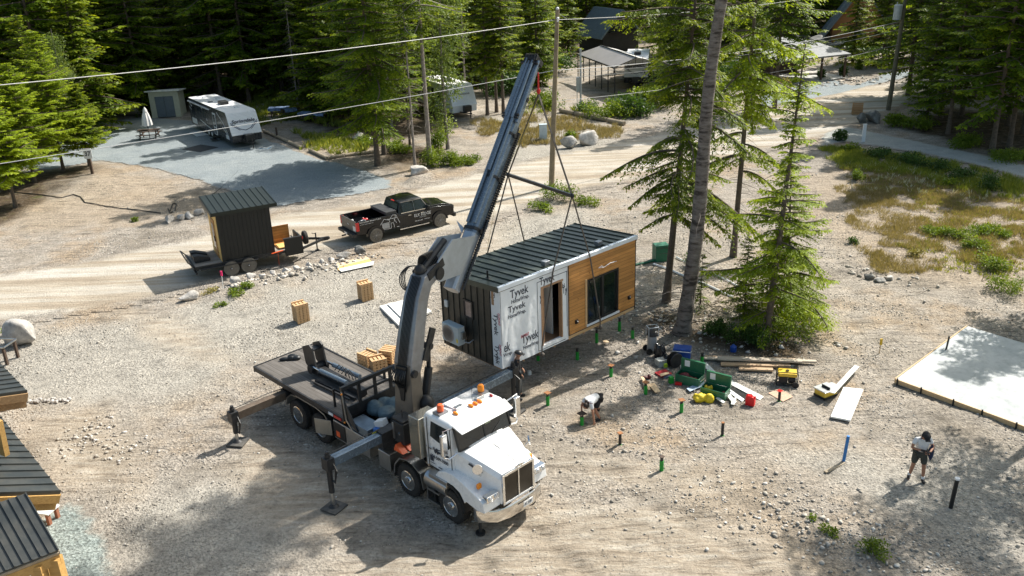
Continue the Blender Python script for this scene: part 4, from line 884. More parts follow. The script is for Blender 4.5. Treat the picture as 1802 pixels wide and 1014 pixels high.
m_ = MB().b2((3.36, -.035, .13), (HL+.01, .12, .158)).b2((HL, -.035, .02), (HL+.04, .1, HH-.02)).b2((3.345, -.04, .14), (3.375, -.031, HH-.05)); m_.build('black_trim', BLACKM, house)
# end wall with vertical seams
m_ = MB(); 
m_.add([(0, .46, 0), (0, HW, 0), (0, HW, 2.78), (0, .46, HH-.1), (.12, .46, 0), (.12, HW, 0), (.12, HW, 2.78), (.12, .46, HH-.1)], [(0, 1, 2, 3), (7, 6, 5, 4), (0, 4, 5, 1), (1, 5, 6, 2), (2, 6, 7, 3), (3, 7, 4, 0)])
for k_ in range(9):
    yy = .5+k_*.335; m_.b2((-.03, yy-.012, .01), (.0, yy+.012, 2.98-.075*yy))
m_.b2((-.012, .45, -.02), (0, HW+.01, .05)); m_.build('end_wall', SIDING, house)
m_ = MB().b2((0.12, HW-.12, 0), (HL, HW, 2.78)).b2((HL-.12, .13, 0), (HL, HW-.12, 2.8)); m_.build('back_wall', SIDING, house)
m_ = MB().b2((.02, .14, -.06), (HL-.02, HW-.13, .1)); 
for k_ in range(9): m_.b2((.3+k_*.8, .1, -.14), (.36+k_*.8, HW-.1, -.06))
m_.build('floor', OSB, house)
# roof: falls gently to the back
def rz_(y): return HH+.045-.2*(y+.05)/(HW+.1)
y0_, y1_ = -.02, HW+.12
m_ = MB().add([(-.1, y0_, rz_(y0_)), (HL+.1, y0_, rz_(y0_)), (HL+.1, y1_, rz_(y1_)), (-.1, y1_, rz_(y1_)), (-.1, y0_, rz_(y0_)-.16), (HL+.1, y0_, rz_(y0_)-.16), (HL+.1, y1_, rz_(y1_)-.16), (-.1, y1_, rz_(y1_)-.16)],
             [(0, 1, 2, 3), (4, 7, 6, 5), (0, 4, 5, 1), (1, 5, 6, 2), (2, 6, 7, 3), (3, 7, 4, 0)])
for k_ in range(19):
    xx = -.08+k_*(HL+.16)/18
    m_.add([(xx-.014, y0_+.02, rz_(y0_)), (xx+.014, y0_+.02, rz_(y0_)), (xx+.014, y1_, rz_(y1_)), (xx-.014, y1_, rz_(y1_)), (xx-.014, y0_+.02, rz_(y0_)+.04), (xx+.014, y0_+.02, rz_(y0_)+.04), (xx+.014, y1_, rz_(y1_)+.04), (xx-.014, y1_, rz_(y1_)+.04)],
           [(0, 3, 2, 1), (4, 5, 6, 7), (0, 1, 5, 4), (1, 2, 6, 5), (2, 3, 7, 6), (3, 0, 4, 7)])
roof = m_.build('roof', ROOFM, house)
m_ = MB().b2((-.08, -.06, HH-.08), (HL+.11, -.024, HH+.075)).b2((-.08, -.024, HH+.049), (HL+.11, .07, HH+.075)); m_.build('front_fascia', TRIMW, house, .006)
for x_ in (2.5, 5.35): m_ = MB().b2((x_, .3, rz_(.3)+.01), (x_+.26, .52, rz_(.3)+.17)); m_.build('roof_bracket', CRANEG, house, .01)
m_ = MB().cyl((.42, 1.05, 2.9), (.42, 1.05, 3.32), .035).cyl((.42, 1.05, rz_(1.05)-.01), (.42, 1.05, rz_(1.05)+.05), .13, .07); m_.build('vent_pipe', BLACK, house)
# doorway interior
m_ = MB().b2((2.25, .85, .1), (2.75, .9, 2.6)).b2((2.75, .85, .1), (2.8, 2.9, 2.6)).b2((3.1, .6, .1), (3.16, 1.75, 2.6)); m_.build('interior_wall', WHITEI, house)
m_ = MB().b2((1.96, -.012, .2), (2.05, .15, 2.42)).b2((1.96, -.012, 2.42), (3.1, .15, 2.5)).b2((3.01, -.008, .2), (3.06, .15, 2.42)).b2((2.0, .13, .1), (2.25, 1.5, 2.5)); m_.build('door_frame', OSB, house)
m_ = MB()
for (a_, b_) in (((1.78, .06), (1.8, 2.74)), ((1.78, 2.72), (3.34, 2.74)), ((3.28, .55), (3.3, 2.74)), ((1.78, .05), (3.2, .07)), ((.02, .9), (.035, 2.9))): m_.b2((a_[0], -.006, a_[1]), (b_[0], -.0005, b_[1]))
m_.build('tape_line', INK, house)
m_ = MB().b2((2.5, .835, 1.5), (2.6, .85, 1.62)); m_.build('electrical_box', BLACK, house)
# glazed slider
m_ = MB()
for (a_, b_) in (((4.34, .26), (4.42, 2.08)), ((6.06, .26), (6.14, 2.08)), ((4.42, 2.0), (6.06, 2.08)), ((4.42, .28), (6.06, .34)), ((5.17, .34), (5.29, 2.0))): m_.b2((a_[0], -.05, a_[1]), (b_[0], .06, b_[1]))
sl = m_.build('sliding_door', BLACK, house)
g_ = MB().b2((4.42, .0, .34), (5.17, .02, 2.0)).b2((5.29, .02, .34), (6.06, .04, 2.0)).build('pane', mat('window_glass_reflective', (.012, .02, .018), .03, var=.6, scale=1.2, spec=1.0, coat=1.0), house); 
m_ = MB().b2((4.3, -.08, .2), (6.18, -.031, .28)); m_.build('door_sill', TRIMW, house)
m_ = MB().b2((4.24, -.06, .2), (4.335, -.031, 2.12)); m_.build('wood_casing', PLYW, house)
for x_, z_ in ((3.68, .52), (6.72, .56)): m_ = MB().b2((x_, -.09, z_), (x_+.13, -.031, z_+.15)).cyl((x_+.065, -.13, z_+.06), (x_+.065, -.08, z_+.09), .04); m_.build('vent_hood', BLACK, house)
m_ = MB().tube([(5.3, -.05, 2.32), (5.1, -.1, 2.45), (4.95, -.07, 2.4), (5.2, -.1, 2.36), (5.6, -.08, 2.42), (6.0, -.06, 2.38)], .012); m_.build('loose_cable', WINK, house)
# end wall window, lamp, heat pump
m_ = MB()
for (a_, b_) in (((1.42, 1.46), (1.48, 2.16)), ((1.88, 1.46), (1.94, 2.16)), ((1.48, 1.46), (1.88, 1.52)), ((1.48, 2.1), (1.88, 2.16))): m_.b2((-.05, a_[0], a_[1]), (-.001, b_[0], b_[1]))
m_.build('window_frame', BLACK, house); MB().b2((-.02, 1.48, 1.52), (-.002, 1.88, 2.1)).build('window_pane', mat('window_reflecting_brown', (.30, .22, .19), .25, var=.25), house)
MB().b2((-.07, 2.82, 1.56), (-.0, 2.98, 1.82)).build('meter_box', WHITEI, house, .01)
MB().b2((-.01, .3, 2.35), (-.001, .42, 2.88)).build('bare_sheathing', OSB, house)
m_ = MB().b2((-.52, 1.72, .5), (-.2, 2.62, 1.2)); acu = m_.build('heat_pump', mat('grey_heat_pump', (.50, .55, .55), .45, var=.06, dirt=.1), house, .02)
m_ = MB(); 
for k_ in range(6): m_.lathe([(.06+.05*k_, 0), (.075+.05*k_, 0), (.075+.05*k_, .012), (.06+.05*k_, .012)], (-.535, 2.28, .85), 24, 'x')
fg = m_.build('fan_grille', CRANEG, house); 
MB().b2((-.524, 1.75, .62), (-.519, 1.84, .76)).build('warning_sticker', mat('yellow_sticker', (.8, .6, .05), .5), house)
m_ = MB().bar((-.2, 1.85, .52), (0, 1.85, .52), .04, .04).bar((-.2, 2.5, .52), (0, 2.5, .52), .04, .04).bar((-.45, 1.85, .47), (0, 1.85, .47), .04, .04).bar((-.45, 2.5, .47), (0, 2.5, .47), .04, .04).b2((-.4, 1.62, .75), (-.25, 1.72, 1.02)).tube([(-.3, 1.62, .62), (-.2, 1.5, .6), (0, 1.5, .66)], .025); m_.build('heat_pump_bracket', ALU, house)
# printing on the wrap
X_, Zu = (1, 0, 0), (0, 0, 1)
def ontyv(s, ua, va, ub, vb, h, m=INK, **kw):
    a_ = ray_plane(ua, va, HM, b=0); b_ = ray_plane(ub, vb, HM, b=0)
    ftext(s, max(.1, b_.x-a_.x), m, house, (a_.x, -.003, a_.z), X_, Zu, h=h, name='wrap_printing', bold=.012, **kw)
REDI = mat('red_ink', (.55, .06, .08), .6)
ontyv('Tyvek', 898, 531, 930, 519, .40); ontyv('HomeWrap.', 900, 537.5, 931, 526, .19)
ontyv('Tyvek', 894.5, 555, 925, 545, .3); ontyv('HomeWrap.', 894.5, 564, 925.5, 554, .19)
ontyv('Tyvek', 918.5, 610.5, 948, 599, .42); ontyv('HomeWrap', 921, 617.5, 948, 609, .18)
ontyv('HomeWrap.', 888, 510.5, 915, 500.5, .16); ontyv('HomeWrap.', 935, 492, 965, 480.5, .18); ontyv('Home', 982, 473.5, 998, 467.5, .18)
ontyv('Tyvek', 949.5, 507.5, 976, 497, .38); ontyv('ek', 887.5, 621, 898, 617.5, .36); ontyv('Wrap', 886, 631, 901, 626, .17); ontyv('Ty', 990, 521.5, 997.5, 518, .36); ontyv('y', 950, 535, 954, 534, .3); ontyv('H', 990, 507, 993, 506, .16)
ontyv('DUPONT', 917, 596, 931, 590.5, .12, REDI)
def onend(s, z0, z1, y0_, h, m=INK):
    ftext(s, z0-z1, m, house, (-.003, y0_, z0), (0, 0, -1), (0, -1, 0), h=h, name='wrap_printing', bold=.012)
onend('Tyvek', 2.05, 1.22, .40, .26); onend('Tyvek', .86, .1, .40, .26); onend('Ty', 2.82, 2.5, .44, .2); onend('DUPONT', 2.1, 1.65, .12, .1, REDI); onend('DUPONT', .92, .5, .12, .1, REDI)
ftext('HomeWrap', .3, INK, house, (-.003, .42, .34), (0, -1, 0), Zu, h=.08, name='wrap_printing')
# ================================================================ lifting rig
def H2W(x, y, z): return HM @ Vector((x, y, z))
rig = thing('lifting_rig', (0, 0, 0), 0, 'black spreader bar with straps carrying the hoisted cabin below the crane tip', 'lifting rig')
A_, B_ = H2W(3.45, 3.1, 7.14-1.377), H2W(3.45, -.17, 6.93-1.377); HK = H2W(3.45, 1.38, 10.3-1.377)
c_ = (A_+B_)/2; rig.location = (c_.x, c_.y, 0); off = Vector((c_.x, c_.y, 0))
STRAP = mat('brown_grey_strap', (.10, .085, .07), .8, var=.3)
MB().bar(A_-off, B_-off, .09, .11).ball(A_-off, .09).ball(B_-off, .09).build('spreader_bar', BLACK, rig)
MB().bar(HK-off, A_-off, .07, .02).build('sling', STRAP, rig); MB().bar(HK-off, B_-off, .07, .02).build('sling', STRAP, rig)
MB().ball(HK-off+Vector((0, 0, .1)), (.07, .07, .11)).cyl(HK-off+Vector((0, 0, .1)), HK-off+Vector((.0, .0, .75)), .03).build('hook', REDL, rig)
for x_ in (1.86, 5.02):
    f_ = H2W(x_, -.09, -.12); k1 = H2W(x_, -.09, 3.08)
    mid = H2W(3.45+(x_-3.45)*.62, -.13, 2.98)
    MB().tube([B_-off, mid-off, H2W(x_, -.1, .25)-off, f_-off, H2W(x_, .5, -.2)-off], .028, 6).ball(H2W(x_, -.12, -.06)-off, .08).build('sling', STRAP, rig)
    MB().tube([A_-off, H2W(3.45+(x_-3.45)*.6, HW+.16, 2.92)-off, H2W(x_, HW+.1, -.1)-off, H2W(x_, HW-.5, -.2)-off], .028, 6).build('sling', STRAP, rig)
MB().tube([HK-off+Vector((0, 0, -.1)), HK-off+Vector((-.6, .4, -1.6)), HK-off+Vector((-1.5, .9, -3.4)), HK-off+Vector((-2.1, 1.5, -6.2))], .008, 4).build('tag_line', mat('yellow_rope', (.6, .5, .12), .7), rig)
# ================================================================ crane truck
TO = (-1.102, 22.199, 0); TY = -.799
truck = thing('crane_truck', TO, TY, 'white four axle truck with a big blue grey knuckle boom crane hoisting the cabin', 'crane truck')
TM = Matrix.Translation(TO) @ Matrix.Rotation(TY, 4, 'Z')
AZC = R(57.6); CO = TM @ Vector((-3.3, 0, 0)); CM = Matrix.Translation(CO) @ Matrix.Rotation(AZC, 4, 'Z'); C2T = TM.inverted() @ CM
def cp(r, l, z): return C2T @ Vector((r, l, z))
# wheels
def wheel(x, y, r, w, side, dual=False, steer=False):
    """tyre with lugs + rim; side=-1 outer face towards -y"""
    m = MB(); pr = [(r*.58, -w/2), (r*.9, -w/2), (r*.985, -w*.38), (r, -w*.3), (r, w*.3), (r*.985, w*.38), (r*.9, w/2), (r*.58, w/2)]
    m.lathe(pr, (x, y, r), 40, 'y')
    for k in range(40):
        a_ = 2*math.pi*k/40; 
        for s_ in (-1, 1):
            c = Vector((x+math.cos(a_+s_*.04)*(r+.002), y+s_*w*.29, r+math.sin(a_+s_*.04)*(r+.002))); m.box(c, (.045, w*.32, .035), Matrix.Rotation(-a_+math.pi/2, 3, 'Y'))
    t_ = m.build('wheel', RUBBER, truck)
    m = MB(); f_ = side
    m.lathe([(r*.6, f_*(w/2+.004)), (r*.56, f_*(w/2+.012)), (r*.5, f_*(w/2-.06 if not dual else w/2-.16)), (r*.26, f_*(w/2-.05 if not dual else w/2-.17)), (r*.22, f_*(w/2+.05 if not dual else w/2-.02)), (r*.1, f_*(w/2+.07 if not dual else w/2))], (x, y, r), 28, 'y')
    rim = m.build('rim', CHROME, t_)
    m = MB()
    for k in range(10):
        a_ = 2*math.pi*k/10; q = Vector((x+r*.40*math.cos(a_), y+f_*(w/2-.05 if not dual else w/2-.15), r+r*.40*math.sin(a_))); m.ball(q, (.035, .02, .035), 6, 4)
    m.build('hand_holes', BLACK, t_)
for x_ in (0, -1.92):
    for s_ in (-1, 1): wheel(x_, s_*1.07, .53, .31, s_)
for x_ in (-6.46, -7.83):
    for s_ in (-1, 1): wheel(x_, s_*1.13, .52, .27, s_, True); wheel(x_, s_*.83, .52, .25, s_, True)
m_ = MB()
for s_ in (-1, 1): m_.b2((-10.2, s_*.38-.05, .78), (1.2, s_*.38+.05, 1.06))
for x_ in (0, -1.92, -6.46, -7.83): m_.cyl((x_, -.95, .53), (x_, .95, .53), .09)
for x_ in (-9.5, -5, -4, -2.8, -1, .6): m_.b2((x_, -.4, .82), (x_+.15, .4, 1.0))
m_.b2((-5.6, -.62, .45), (-3.6, .62, .8)).cyl((-1.5, 0, .85), (.9, 0, .85), .3)
m_.build('chassis', BLACKM, truck)
# cab
def rrect(x, hw, z0, z1, r=.12, n=4, top=None):
    out = []
    for (cy, cz, a0) in ((hw-r, z1-r, 0), (-(hw-r), z1-r, 90), (-(hw-r), z0+r*.4, 180), (hw-r, z0+r*.4, 270)):
        for k in range(n+1):
            a_ = R(a0+90*k/n); q = r if cz > (z0+z1)/2 else r*.4
            out.append((x, cy+q*math.cos(a_) if q == r else (cy/abs(cy))*(hw-q)+q*math.cos(a_), cz+q*math.sin(a_)))
    return out
m_ = MB().loft([rrect(-1.2, 1.0, 1.38, 2.98, .16), rrect(-1.13, 1.06, 1.36, 3.06, .18), rrect(-.5, 1.07, 1.36, 3.12, .18), rrect(-.12, 1.07, 1.36, 3.12, .17), rrect(.05, 1.06, 1.36, 3.06, .14)])
cab_ = m_.build('cab', WHITEP, truck, sharp=50)
# cowl under windshield and visor
m_ = MB().add([(.04, -1.02, 3.04), (.04, 1.02, 3.04), (.42, .98, 2.92), (.42, -.98, 2.92), (.04, -1.02, 3.1), (.04, 1.02, 3.1), (.43, .99, 2.95), (.43, -.99, 2.95)], [(0, 1, 2, 3), (7, 6, 5, 4), (0, 4, 5, 1), (1, 5, 6, 2), (2, 6, 7, 3), (3, 7, 4, 0)])
m_.build('sun_visor', WHITEP, truck, .015)
m_ = MB().add([(.06, -.98, 3.02), (.06, .98, 3.02), (.27, .99, 2.36), (.27, -.99, 2.36), (.30, 0, 2.32), (.10, 0, 3.02)], [(0, 5, 4, 3), (5, 1, 2, 4)])
ws = m_.build('windshield', GLASSD, truck)
m_ = MB().bar((.075, 0, 3.02), (.315, 0, 2.33), .04, .02)
for s_ in (-1, 1): m_.bar((.07, s_*.99, 3.03), (.28, s_*1.0, 2.34), .05, .04)
m_.bar((.29, -.98, 2.35), (.32, 0, 2.31), .05, .03).bar((.29, .98, 2.35), (.32, 0, 2.31), .05, .03)
for s_ in (-1, 1): m_.bar((.30, s_*.2, 2.36), (.2, s_*.65, 2.6), .02, .02)
m_.build('windshield_trim', BLACK, truck)
m_ = MB().b2((.1, -.8, 2.3), (.22, .8, 2.42)).build('dashboard', CRANEG, truck)
MB().add([(.12, -.15, 2.92), (.12, .35, 2.92), (.19, .3, 2.7), (.19, -.05, 2.7), (.10, -.15, 2.92), (.10, .35, 2.92), (.17, .3, 2.7), (.17, -.05, 2.7)], [(0, 1, 2, 3), (7, 6, 5, 4), (0, 4, 5, 1), (1, 5, 6, 2), (2, 6, 7, 3), (3, 7, 4, 0)]).build('hanging_sunshade', mat('olive_cloth', (.32, .36, .22), .8), truck)
for s_ in (-1, 1):
    y_ = s_*1.07
    pts_ = [(-.88, 2.42), (-.80, 2.93), (-.12, 2.93), (-.02, 2.36), (-.10, 2.28), (-.60, 2.36)]
    MB().prism(pts_, 'y', y_-.006 if s_ < 0 else y_-.02, y_+.02 if s_ < 0 else y_+.006).build('side_window', GLASSD, truck, .004)
    MB().b2((-1.0, y_-.012, 1.42), (-.99, y_+.012, 3.0)).b2((.0, y_-.012, 1.42), (.01, y_+.012, 2.95)).b2((-.99, y_-.012, 1.42), (0, y_+.012, 1.43)).build('door_seam', BLACK, truck)
    MB().bar((-1.02, y_+s_*.05, 1.5), (-1.02, y_+s_*.05, 2.7), .03, .03).build('grab_handle', CHROME, truck)
    MB().b2((-.95, y_-.03, 2.0), (-.82, y_+.03, 2.05)).build('door_handle', CHROME, truck)
    MB().b2((-.8, min(s_*1.02, s_*1.3), 1.12), (-.02, max(s_*1.02, s_*1.3), 1.34)).cyl((-.98, s_*1.1, 1.05), (-.05, s_*1.1, 1.05), .26, n=20).build('fuel_tank', ALU, truck, .01)
    m_ = MB()
    for z_ in (.35, .72, 1.08): m_.b2((-.92, min(s_*.98, s_*1.28), z_), (-.42, max(s_*.98, s_*1.28), z_+.05))
    m_.b2((-.95, min(s_*.98, s_*1.28), .35), (-.92, max(s_*.98, s_*1.28), 1.1)); m_.build('cab_step', ALU, truck)
    # mirrors
    MB().b2((.08, s_*1.42-.1, 2.36), (.2, s_*1.42+.1, 3.02)).build('mirror', CHROME, truck, .03)
    MB().tube([(.1, s_*1.06, 3.02), (.2, s_*1.2, 3.12), (.14, s_*1.42, 3.12), (.14, s_*1.42, 2.28), (.2, s_*1.3, 2.22), (.22, s_*1.02, 2.3)], .022, 6).build('mirror_arm', CHROME if s_ < 0 else WHITEP, truck)
    MB().cyl((1.02, s_*.82, 2.02), (1.05, s_*.98, 2.1), .012).cyl((1.0, s_*1.0, 2.1), (1.03, s_*1.03, 2.11), .14, n=18).build('round_mirror', CHROME, truck)
# hood
def hsec(x, hw, z0, z1, tw): return [(x, -hw, z0), (x, -hw, z1-.14), (x, -tw, z1-.02), (x, -tw*.5, z1+.02), (x, 0, z1+.045), (x, tw*.5, z1+.02), (x, tw, z1-.02), (x, hw, z1-.14), (x, hw, z0)]
m_ = MB().loft([hsec(.04, 1.0, 1.4, 2.36, .9), hsec(.3, .98, 1.35, 2.35, .88), hsec(.9, .84, 1.2, 2.17, .74), hsec(1.42, .68, 1.05, 1.97, .58), hsec(1.52, .64, 1.0, 1.92, .54)])
m_.build('hood', WHITEP, truck, .02, sharp=32)
MB().bar((.62, -.03, 2.32), (1.38, .06, 2.035), .012, .01).build('hood_seam', BLACK, truck)
for s_ in (-1, 1):
    # fender shell following the wheel arch
    A1 = [(.04-.72, 1.0), (-.64, 1.26), (-.42, 1.52), (-.1, 1.66), (.25, 1.68), (.7, 1.56), (1.2, 1.38), (1.42, 1.28), (1.46, .98), (1.16, .94), (.72, 1.02), (.62, .92), (.60, 1.0), (.45, 1.2), (.2, 1.3), (-.05, 1.31), (-.3, 1.24), (-.5, 1.06), (-.6, .84), (-.7, .84)]
    a_, b_ = (s_*1.24, s_*.62)
    m_ = MB().prism(A1, 'y', a_, b_); m_.build('fender', WHITEP, truck, .03, sharp=40)
    th = [R(200-k*22) for k in range(10)]; op = [(.0+.68*math.cos(q), .62+.70*math.sin(q)) for q in th]; ip = [(.0+.60*math.cos(q), .62+.62*math.sin(q)) for q in th]
    MB().prism(op+ip[::-1], 'y', s_*1.0, s_*1.27).build('wheel_arch_lip', BLACK, truck)
    MB().b2((-.72, min(s_*1.0, s_*1.22), .42), (-.69, max(s_*1.0, s_*1.22), 1.0)).build('mud_flap', RUBBER, truck)
    MB().b2((1.30, min(s_*.72, s_*1.16), 1.28), (1.50, max(s_*.72, s_*1.16), 1.47)).build('headlight_housing', CHROME, truck, .02)
    for q in (.82, 1.04): MB().lathe([(.085, 0), (.07, .03), (.03, .045)], (1.495, s_*q, 1.375), 14, 'x').build('headlight', mat('headlight_glass', (.6, .62, .64), .1, .5), truck)
    MB().b2((.98, s_*1.0-.07, 1.5), (1.06, s_*1.0+.07, 1.64)).build('turn_signal', AMBER if s_ < 9 else REDL, truck, .01)
    # angular silver fender over the second axle
    O_ = [(-2.52, .6), (-2.46, .92), (-2.2, 1.22), (-1.9, 1.3), (-1.55, 1.27), (-1.22, 1.08), (-1.12, .6)]; I_ = [(x*.985-.03, z-.035) for x, z in O_]
    MB().prism(O_+[(x+(.03 if x < -1.85 else -.03), z-.03) for x, z in O_][::-1], 'y', s_*.86, s_*1.27).build('steel_fender', ALU, truck)
    MB().b2((-2.56, min(s_*.9, s_*1.24), .42), (-2.53, max(s_*.9, s_*1.24), .75)).build('mud_flap', RUBBER, truck)
    # rear tandem fender
    O_ = [(-8.52, .72), (-8.40, 1.0), (-8.1, 1.24), (-7.7, 1.31), (-6.5, 1.31), (-6.05, 1.22), (-5.82, .98), (-5.74, .72)]
    MB().prism(O_+[(x+(.03 if x < -7.1 else -.03), z-.035) for x, z in O_][::-1], 'y', s_*.72, s_*1.30).build('rear_fender', ALU, truck)
# grille & bumper
m_ = MB()
for (a_, b_) in (((-.62, .98), (-.54, 1.93)), ((.54, .98), (.62, 1.93)), ((-.54, 1.86), (.54, 1.94)), ((-.54, .97), (.54, 1.04)), ((-.025, 1.04), (.025, 1.86))): m_.b2((1.5, a_[0], a_[1]), (1.575, b_[0], b_[1]))
m_.build('grille_surround', CHROME, truck, .012)
m_ = MB().b2((1.47, -.54, 1.04), (1.52, .54, 1.86)); 
for k_ in range(30):
    y_ = -.52+k_*.036
    if abs(y_) > .03: m_.b2((1.52, y_-.007, 1.04), (1.545, y_+.007, 1.86))
m_.build('grille', mat('grille_steel', (.16, .145, .125), .35, .8), truck)
MB().bar((1.6, -.16, 2.02), (1.6, .16, 2.02), .02, .05).ball((1.6, 0, 2.03), (.03, .07, .05)).bar((1.6, -.1, 1.96), (1.6, -.04, 2.06), .02, .03).bar((1.6, .1, 1.96), (1.6, .04, 2.06), .02, .03).build('hood_emblem', CHROME, truck)
bs = []
for (x_, y_) in ((1.02, -1.25), (1.18, -1.24), (1.55, -.86), (1.66, -.45), (1.68, 0), (1.66, .45), (1.55, .86), (1.18, 1.24), (1.02, 1.25)): bs.append([(x_, y_, .56), (x_+.02, y_*1.004, .6), (x_+.02, y_*1.004, .9), (x_, y_, .94), (x_-.05, y_*.96, .94), (x_-.05, y_*.96, .56)])
MB().loft(bs).build('front_bumper', mat('polished_bumper', (.72, .70, .67), .14, 1.0, var=.05), truck, sharp=60)
MB().b2((1.695, .02, .66), (1.71, .38, .83)).build('licence_plate', WHITEP, truck)
ftext('AC 4187', .3, INK, truck, (1.713, .05, .705), (0, 1, 0), Zu, h=.09)
MB().b2((1.697, -.2, .86), (1.705, .3, .895)).build('bumper_slot', BLACK, truck)
for s_ in (-1, 1): MB().cyl((1.0, s_*1.02, .05), (1.0, s_*1.02, .62), .05).cyl((1.0, s_*1.02, .0), (1.0, s_*1.02, .06), .14, n=16).cyl((1.0, s_*1.02, .4), (1.0, s_*1.02, .75), .075).build('front_stabiliser', BLACKM, truck)
# roof furniture
for s_ in (-1, 1):
    MB().b2((-.84, s_*.78-.17, 3.10), (-.54, s_*.78+.17, 3.17)).b2((-.82, s_*.78-.15, 3.0), (-.80, s_*.78+.15, 3.12)).build('beacon_base', CRANEG, truck)
    MB().lathe([(.085, 0), (.1, .02), (.095, .17), (.07, .21), (.02, .225)], (-.69, s_*.78, 3.17), 16).build('beacon', AMBER if s_ > 0 else ORANGE, truck)
for y_ in (-.56, 0.02, .19, .36): MB().ball((-.3, y_, 3.15), (.11, .055, .05), 12, 6).build('marker_light', AMBER, truck)
MB().ball((-.3, .82, 3.15), (.07, .04, .04), 10, 6).build('marker_light', REDL, truck)
MB().b2((-1.0, -.42, 3.1), (-.5, .1, 3.15)).build('roof_hatch', WHITEP, truck, .02)
for y_ in (-.3, .5): MB().b2((-.55, y_-.14, 3.12), (-.4, y_+.14, 3.21)).build('roof_vent', ALU, truck, .01)
MB().cyl((-.55, .3, 3.1), (-.55, .32, 3.85), .006).build('antenna', BLACK, truck)
# headache box behind cab
MB().b2((-1.72, -1.16, 1.5), (-1.26, -.42, 2.82)).build('cab_side_box', mat('stainless_box', (.5, .48, .42), .22, 1.0, var=.1, scale=1.2), truck, .02)
MB().b2((-1.72, -.4, 1.45), (-1.28, 1.0, 2.6)).build('engine_cover_box', BLACKM, truck, .02)
# door lettering
yT = -1.084; Mx = lambda u, v: ray_plane(u, v, TM, b=yT)
def dt(s, ua, va, ub, vb, h):
    a_, b_ = Mx(ua, va), Mx(ub, vb); ftext(s, b_.x-a_.x, INK, truck, (a_.x, yT, a_.z), (1, 0, 0), Zu, h=h, bold=.01, name='door_lettering')
dt('604-509-7000', 757.5, 803, 788.5, 817, .11); dt('JLS', 761, 791, 770, 795, .1)
a_ = Mx(762, 792.5)
m_ = MB().b2((a_.x+.05, yT-.003, a_.z-.02), (a_.x+.42, yT, a_.z+.05)).b2((a_.x+.5, yT-.003, a_.z-.02), (a_.x+.68, yT, a_.z+.08)).bar((a_.x+.1, yT, a_.z+.06), (a_.x+.5, yT, a_.z+.16), .006, .025)
for k_ in (.1, .2, .36, .52, .63): m_.cyl((a_.x+k_, yT-.004, a_.z-.03), (a_.x+k_, yT, a_.z-.03), .035)
m_.build('door_logo', INK, truck)
MB().b2((-.93, yT-.002, 1.62), (-.78, yT, 1.78)).b2((-.93, yT-.002, 1.55), (-.72, yT, 1.57)).b2((-.58, yT-.002, 1.5), (-.12, yT, 1.53)).build('door_registration_marks', INK, truck)
MB().add([(.55, -.955, 2.05), (.62, -.945, 2.1), (1.05, -.845, 1.92), (.9, -.875, 1.88)], [(0, 1, 2, 3)]).build('hood_badge', INK, truck)
ftext('4900', .3, CRANEG, truck, (.72, -.955, 1.84), (.97, .22, -.1), (0, .0, 1), h=.06, name='hood_lettering')
# bed
DECK = wood('weathered_dark_deck', (.085, .075, .065), (.17, .155, .14), 0, .85, False, .17, 1)
MB().b2((-10.4, -1.24, 1.44), (-4.95, 1.24, 1.5)).build('deck', DECK, truck)
m_ = MB().b2((-10.42, -1.31, 1.34), (-4.9, -1.24, 1.52)).b2((-10.42, 1.24, 1.34), (-4.9, 1.31, 1.52)).b2((-10.46, -1.31, 1.30), (-10.4, 1.31, 1.52)).b2((-10.3, -.5, 1.12), (-4.9, -.36, 1.44)).b2((-10.3, .36, 1.12), (-4.9, .5, 1.44))
for k_ in range(14): m_.b2((-10.25+k_*.4, -1.24, 1.3), (-10.17+k_*.4, 1.24, 1.438))
m_.build('deck_frame', BLACKM, truck)
m_ = MB().b2((-4.95, -1.3, 1.5), (-4.87, -1.2, 2.5)).b2((-4.95, 1.2, 1.5), (-4.87, 1.3, 2.6)).b2((-4.96, -1.3, 2.5), (-4.86, 1.3, 2.62)).b2((-4.95, -1.2, 1.5), (-4.88, 1.2, 1.86))
for y_ in (-.62, 0, .62): m_.b2((-4.95, y_-.05, 1.86), (-4.88, y_+.05, 2.5))
m_.b2((-4.94, -.57, 2.15), (-4.89, .57, 2.22)).add([(-4.95, -1.3, 1.5), (-4.2, -1.3, 1.3), (-4.2, -1.26, 1.3), (-4.95, -1.26, 1.5), (-4.95, -1.3, 2.4), (-4.95, -1.26, 2.4)], [(0, 1, 4), (3, 5, 2), (1, 2, 5, 4), (0, 3, 2, 1)])
m_.build('headboard', BLACKM, truck)
MB().bar((-4.86, -1.31, 2.5), (-4.72, -1.33, 1.55), .03, .05).bar((-4.72, -1.33, 1.55), (-4.45, -1.31, 1.25), .03, .05).build('headboard_rail', ALU, truck)
for z_ in (2.42, 1.42): MB().ball((-4.84, -1.33, z_), .035).build('side_marker', AMBER, truck)
MB().b2((-5.45, -1.33, 1.38), (-5.05, -1.312, 1.47)).build('reflective_strip', REDL, truck); MB().b2((-5.75, -1.33, 1.38), (-5.5, -1.312, 1.47)).build('reflective_strip', WINK, truck)
MB().b2((-5.82, -1.05, 1.5), (-5.76, -.99, 2.15)).build('deck_stake', BLACK, truck)
m_ = MB().b2((-6.2, 1.24, 1.5), (-6.12, 1.3, 1.9)).b2((-5.5, 1.24, 1.5), (-5.44, 1.3, 1.75)); m_.build('deck_stake', BLACK, truck)
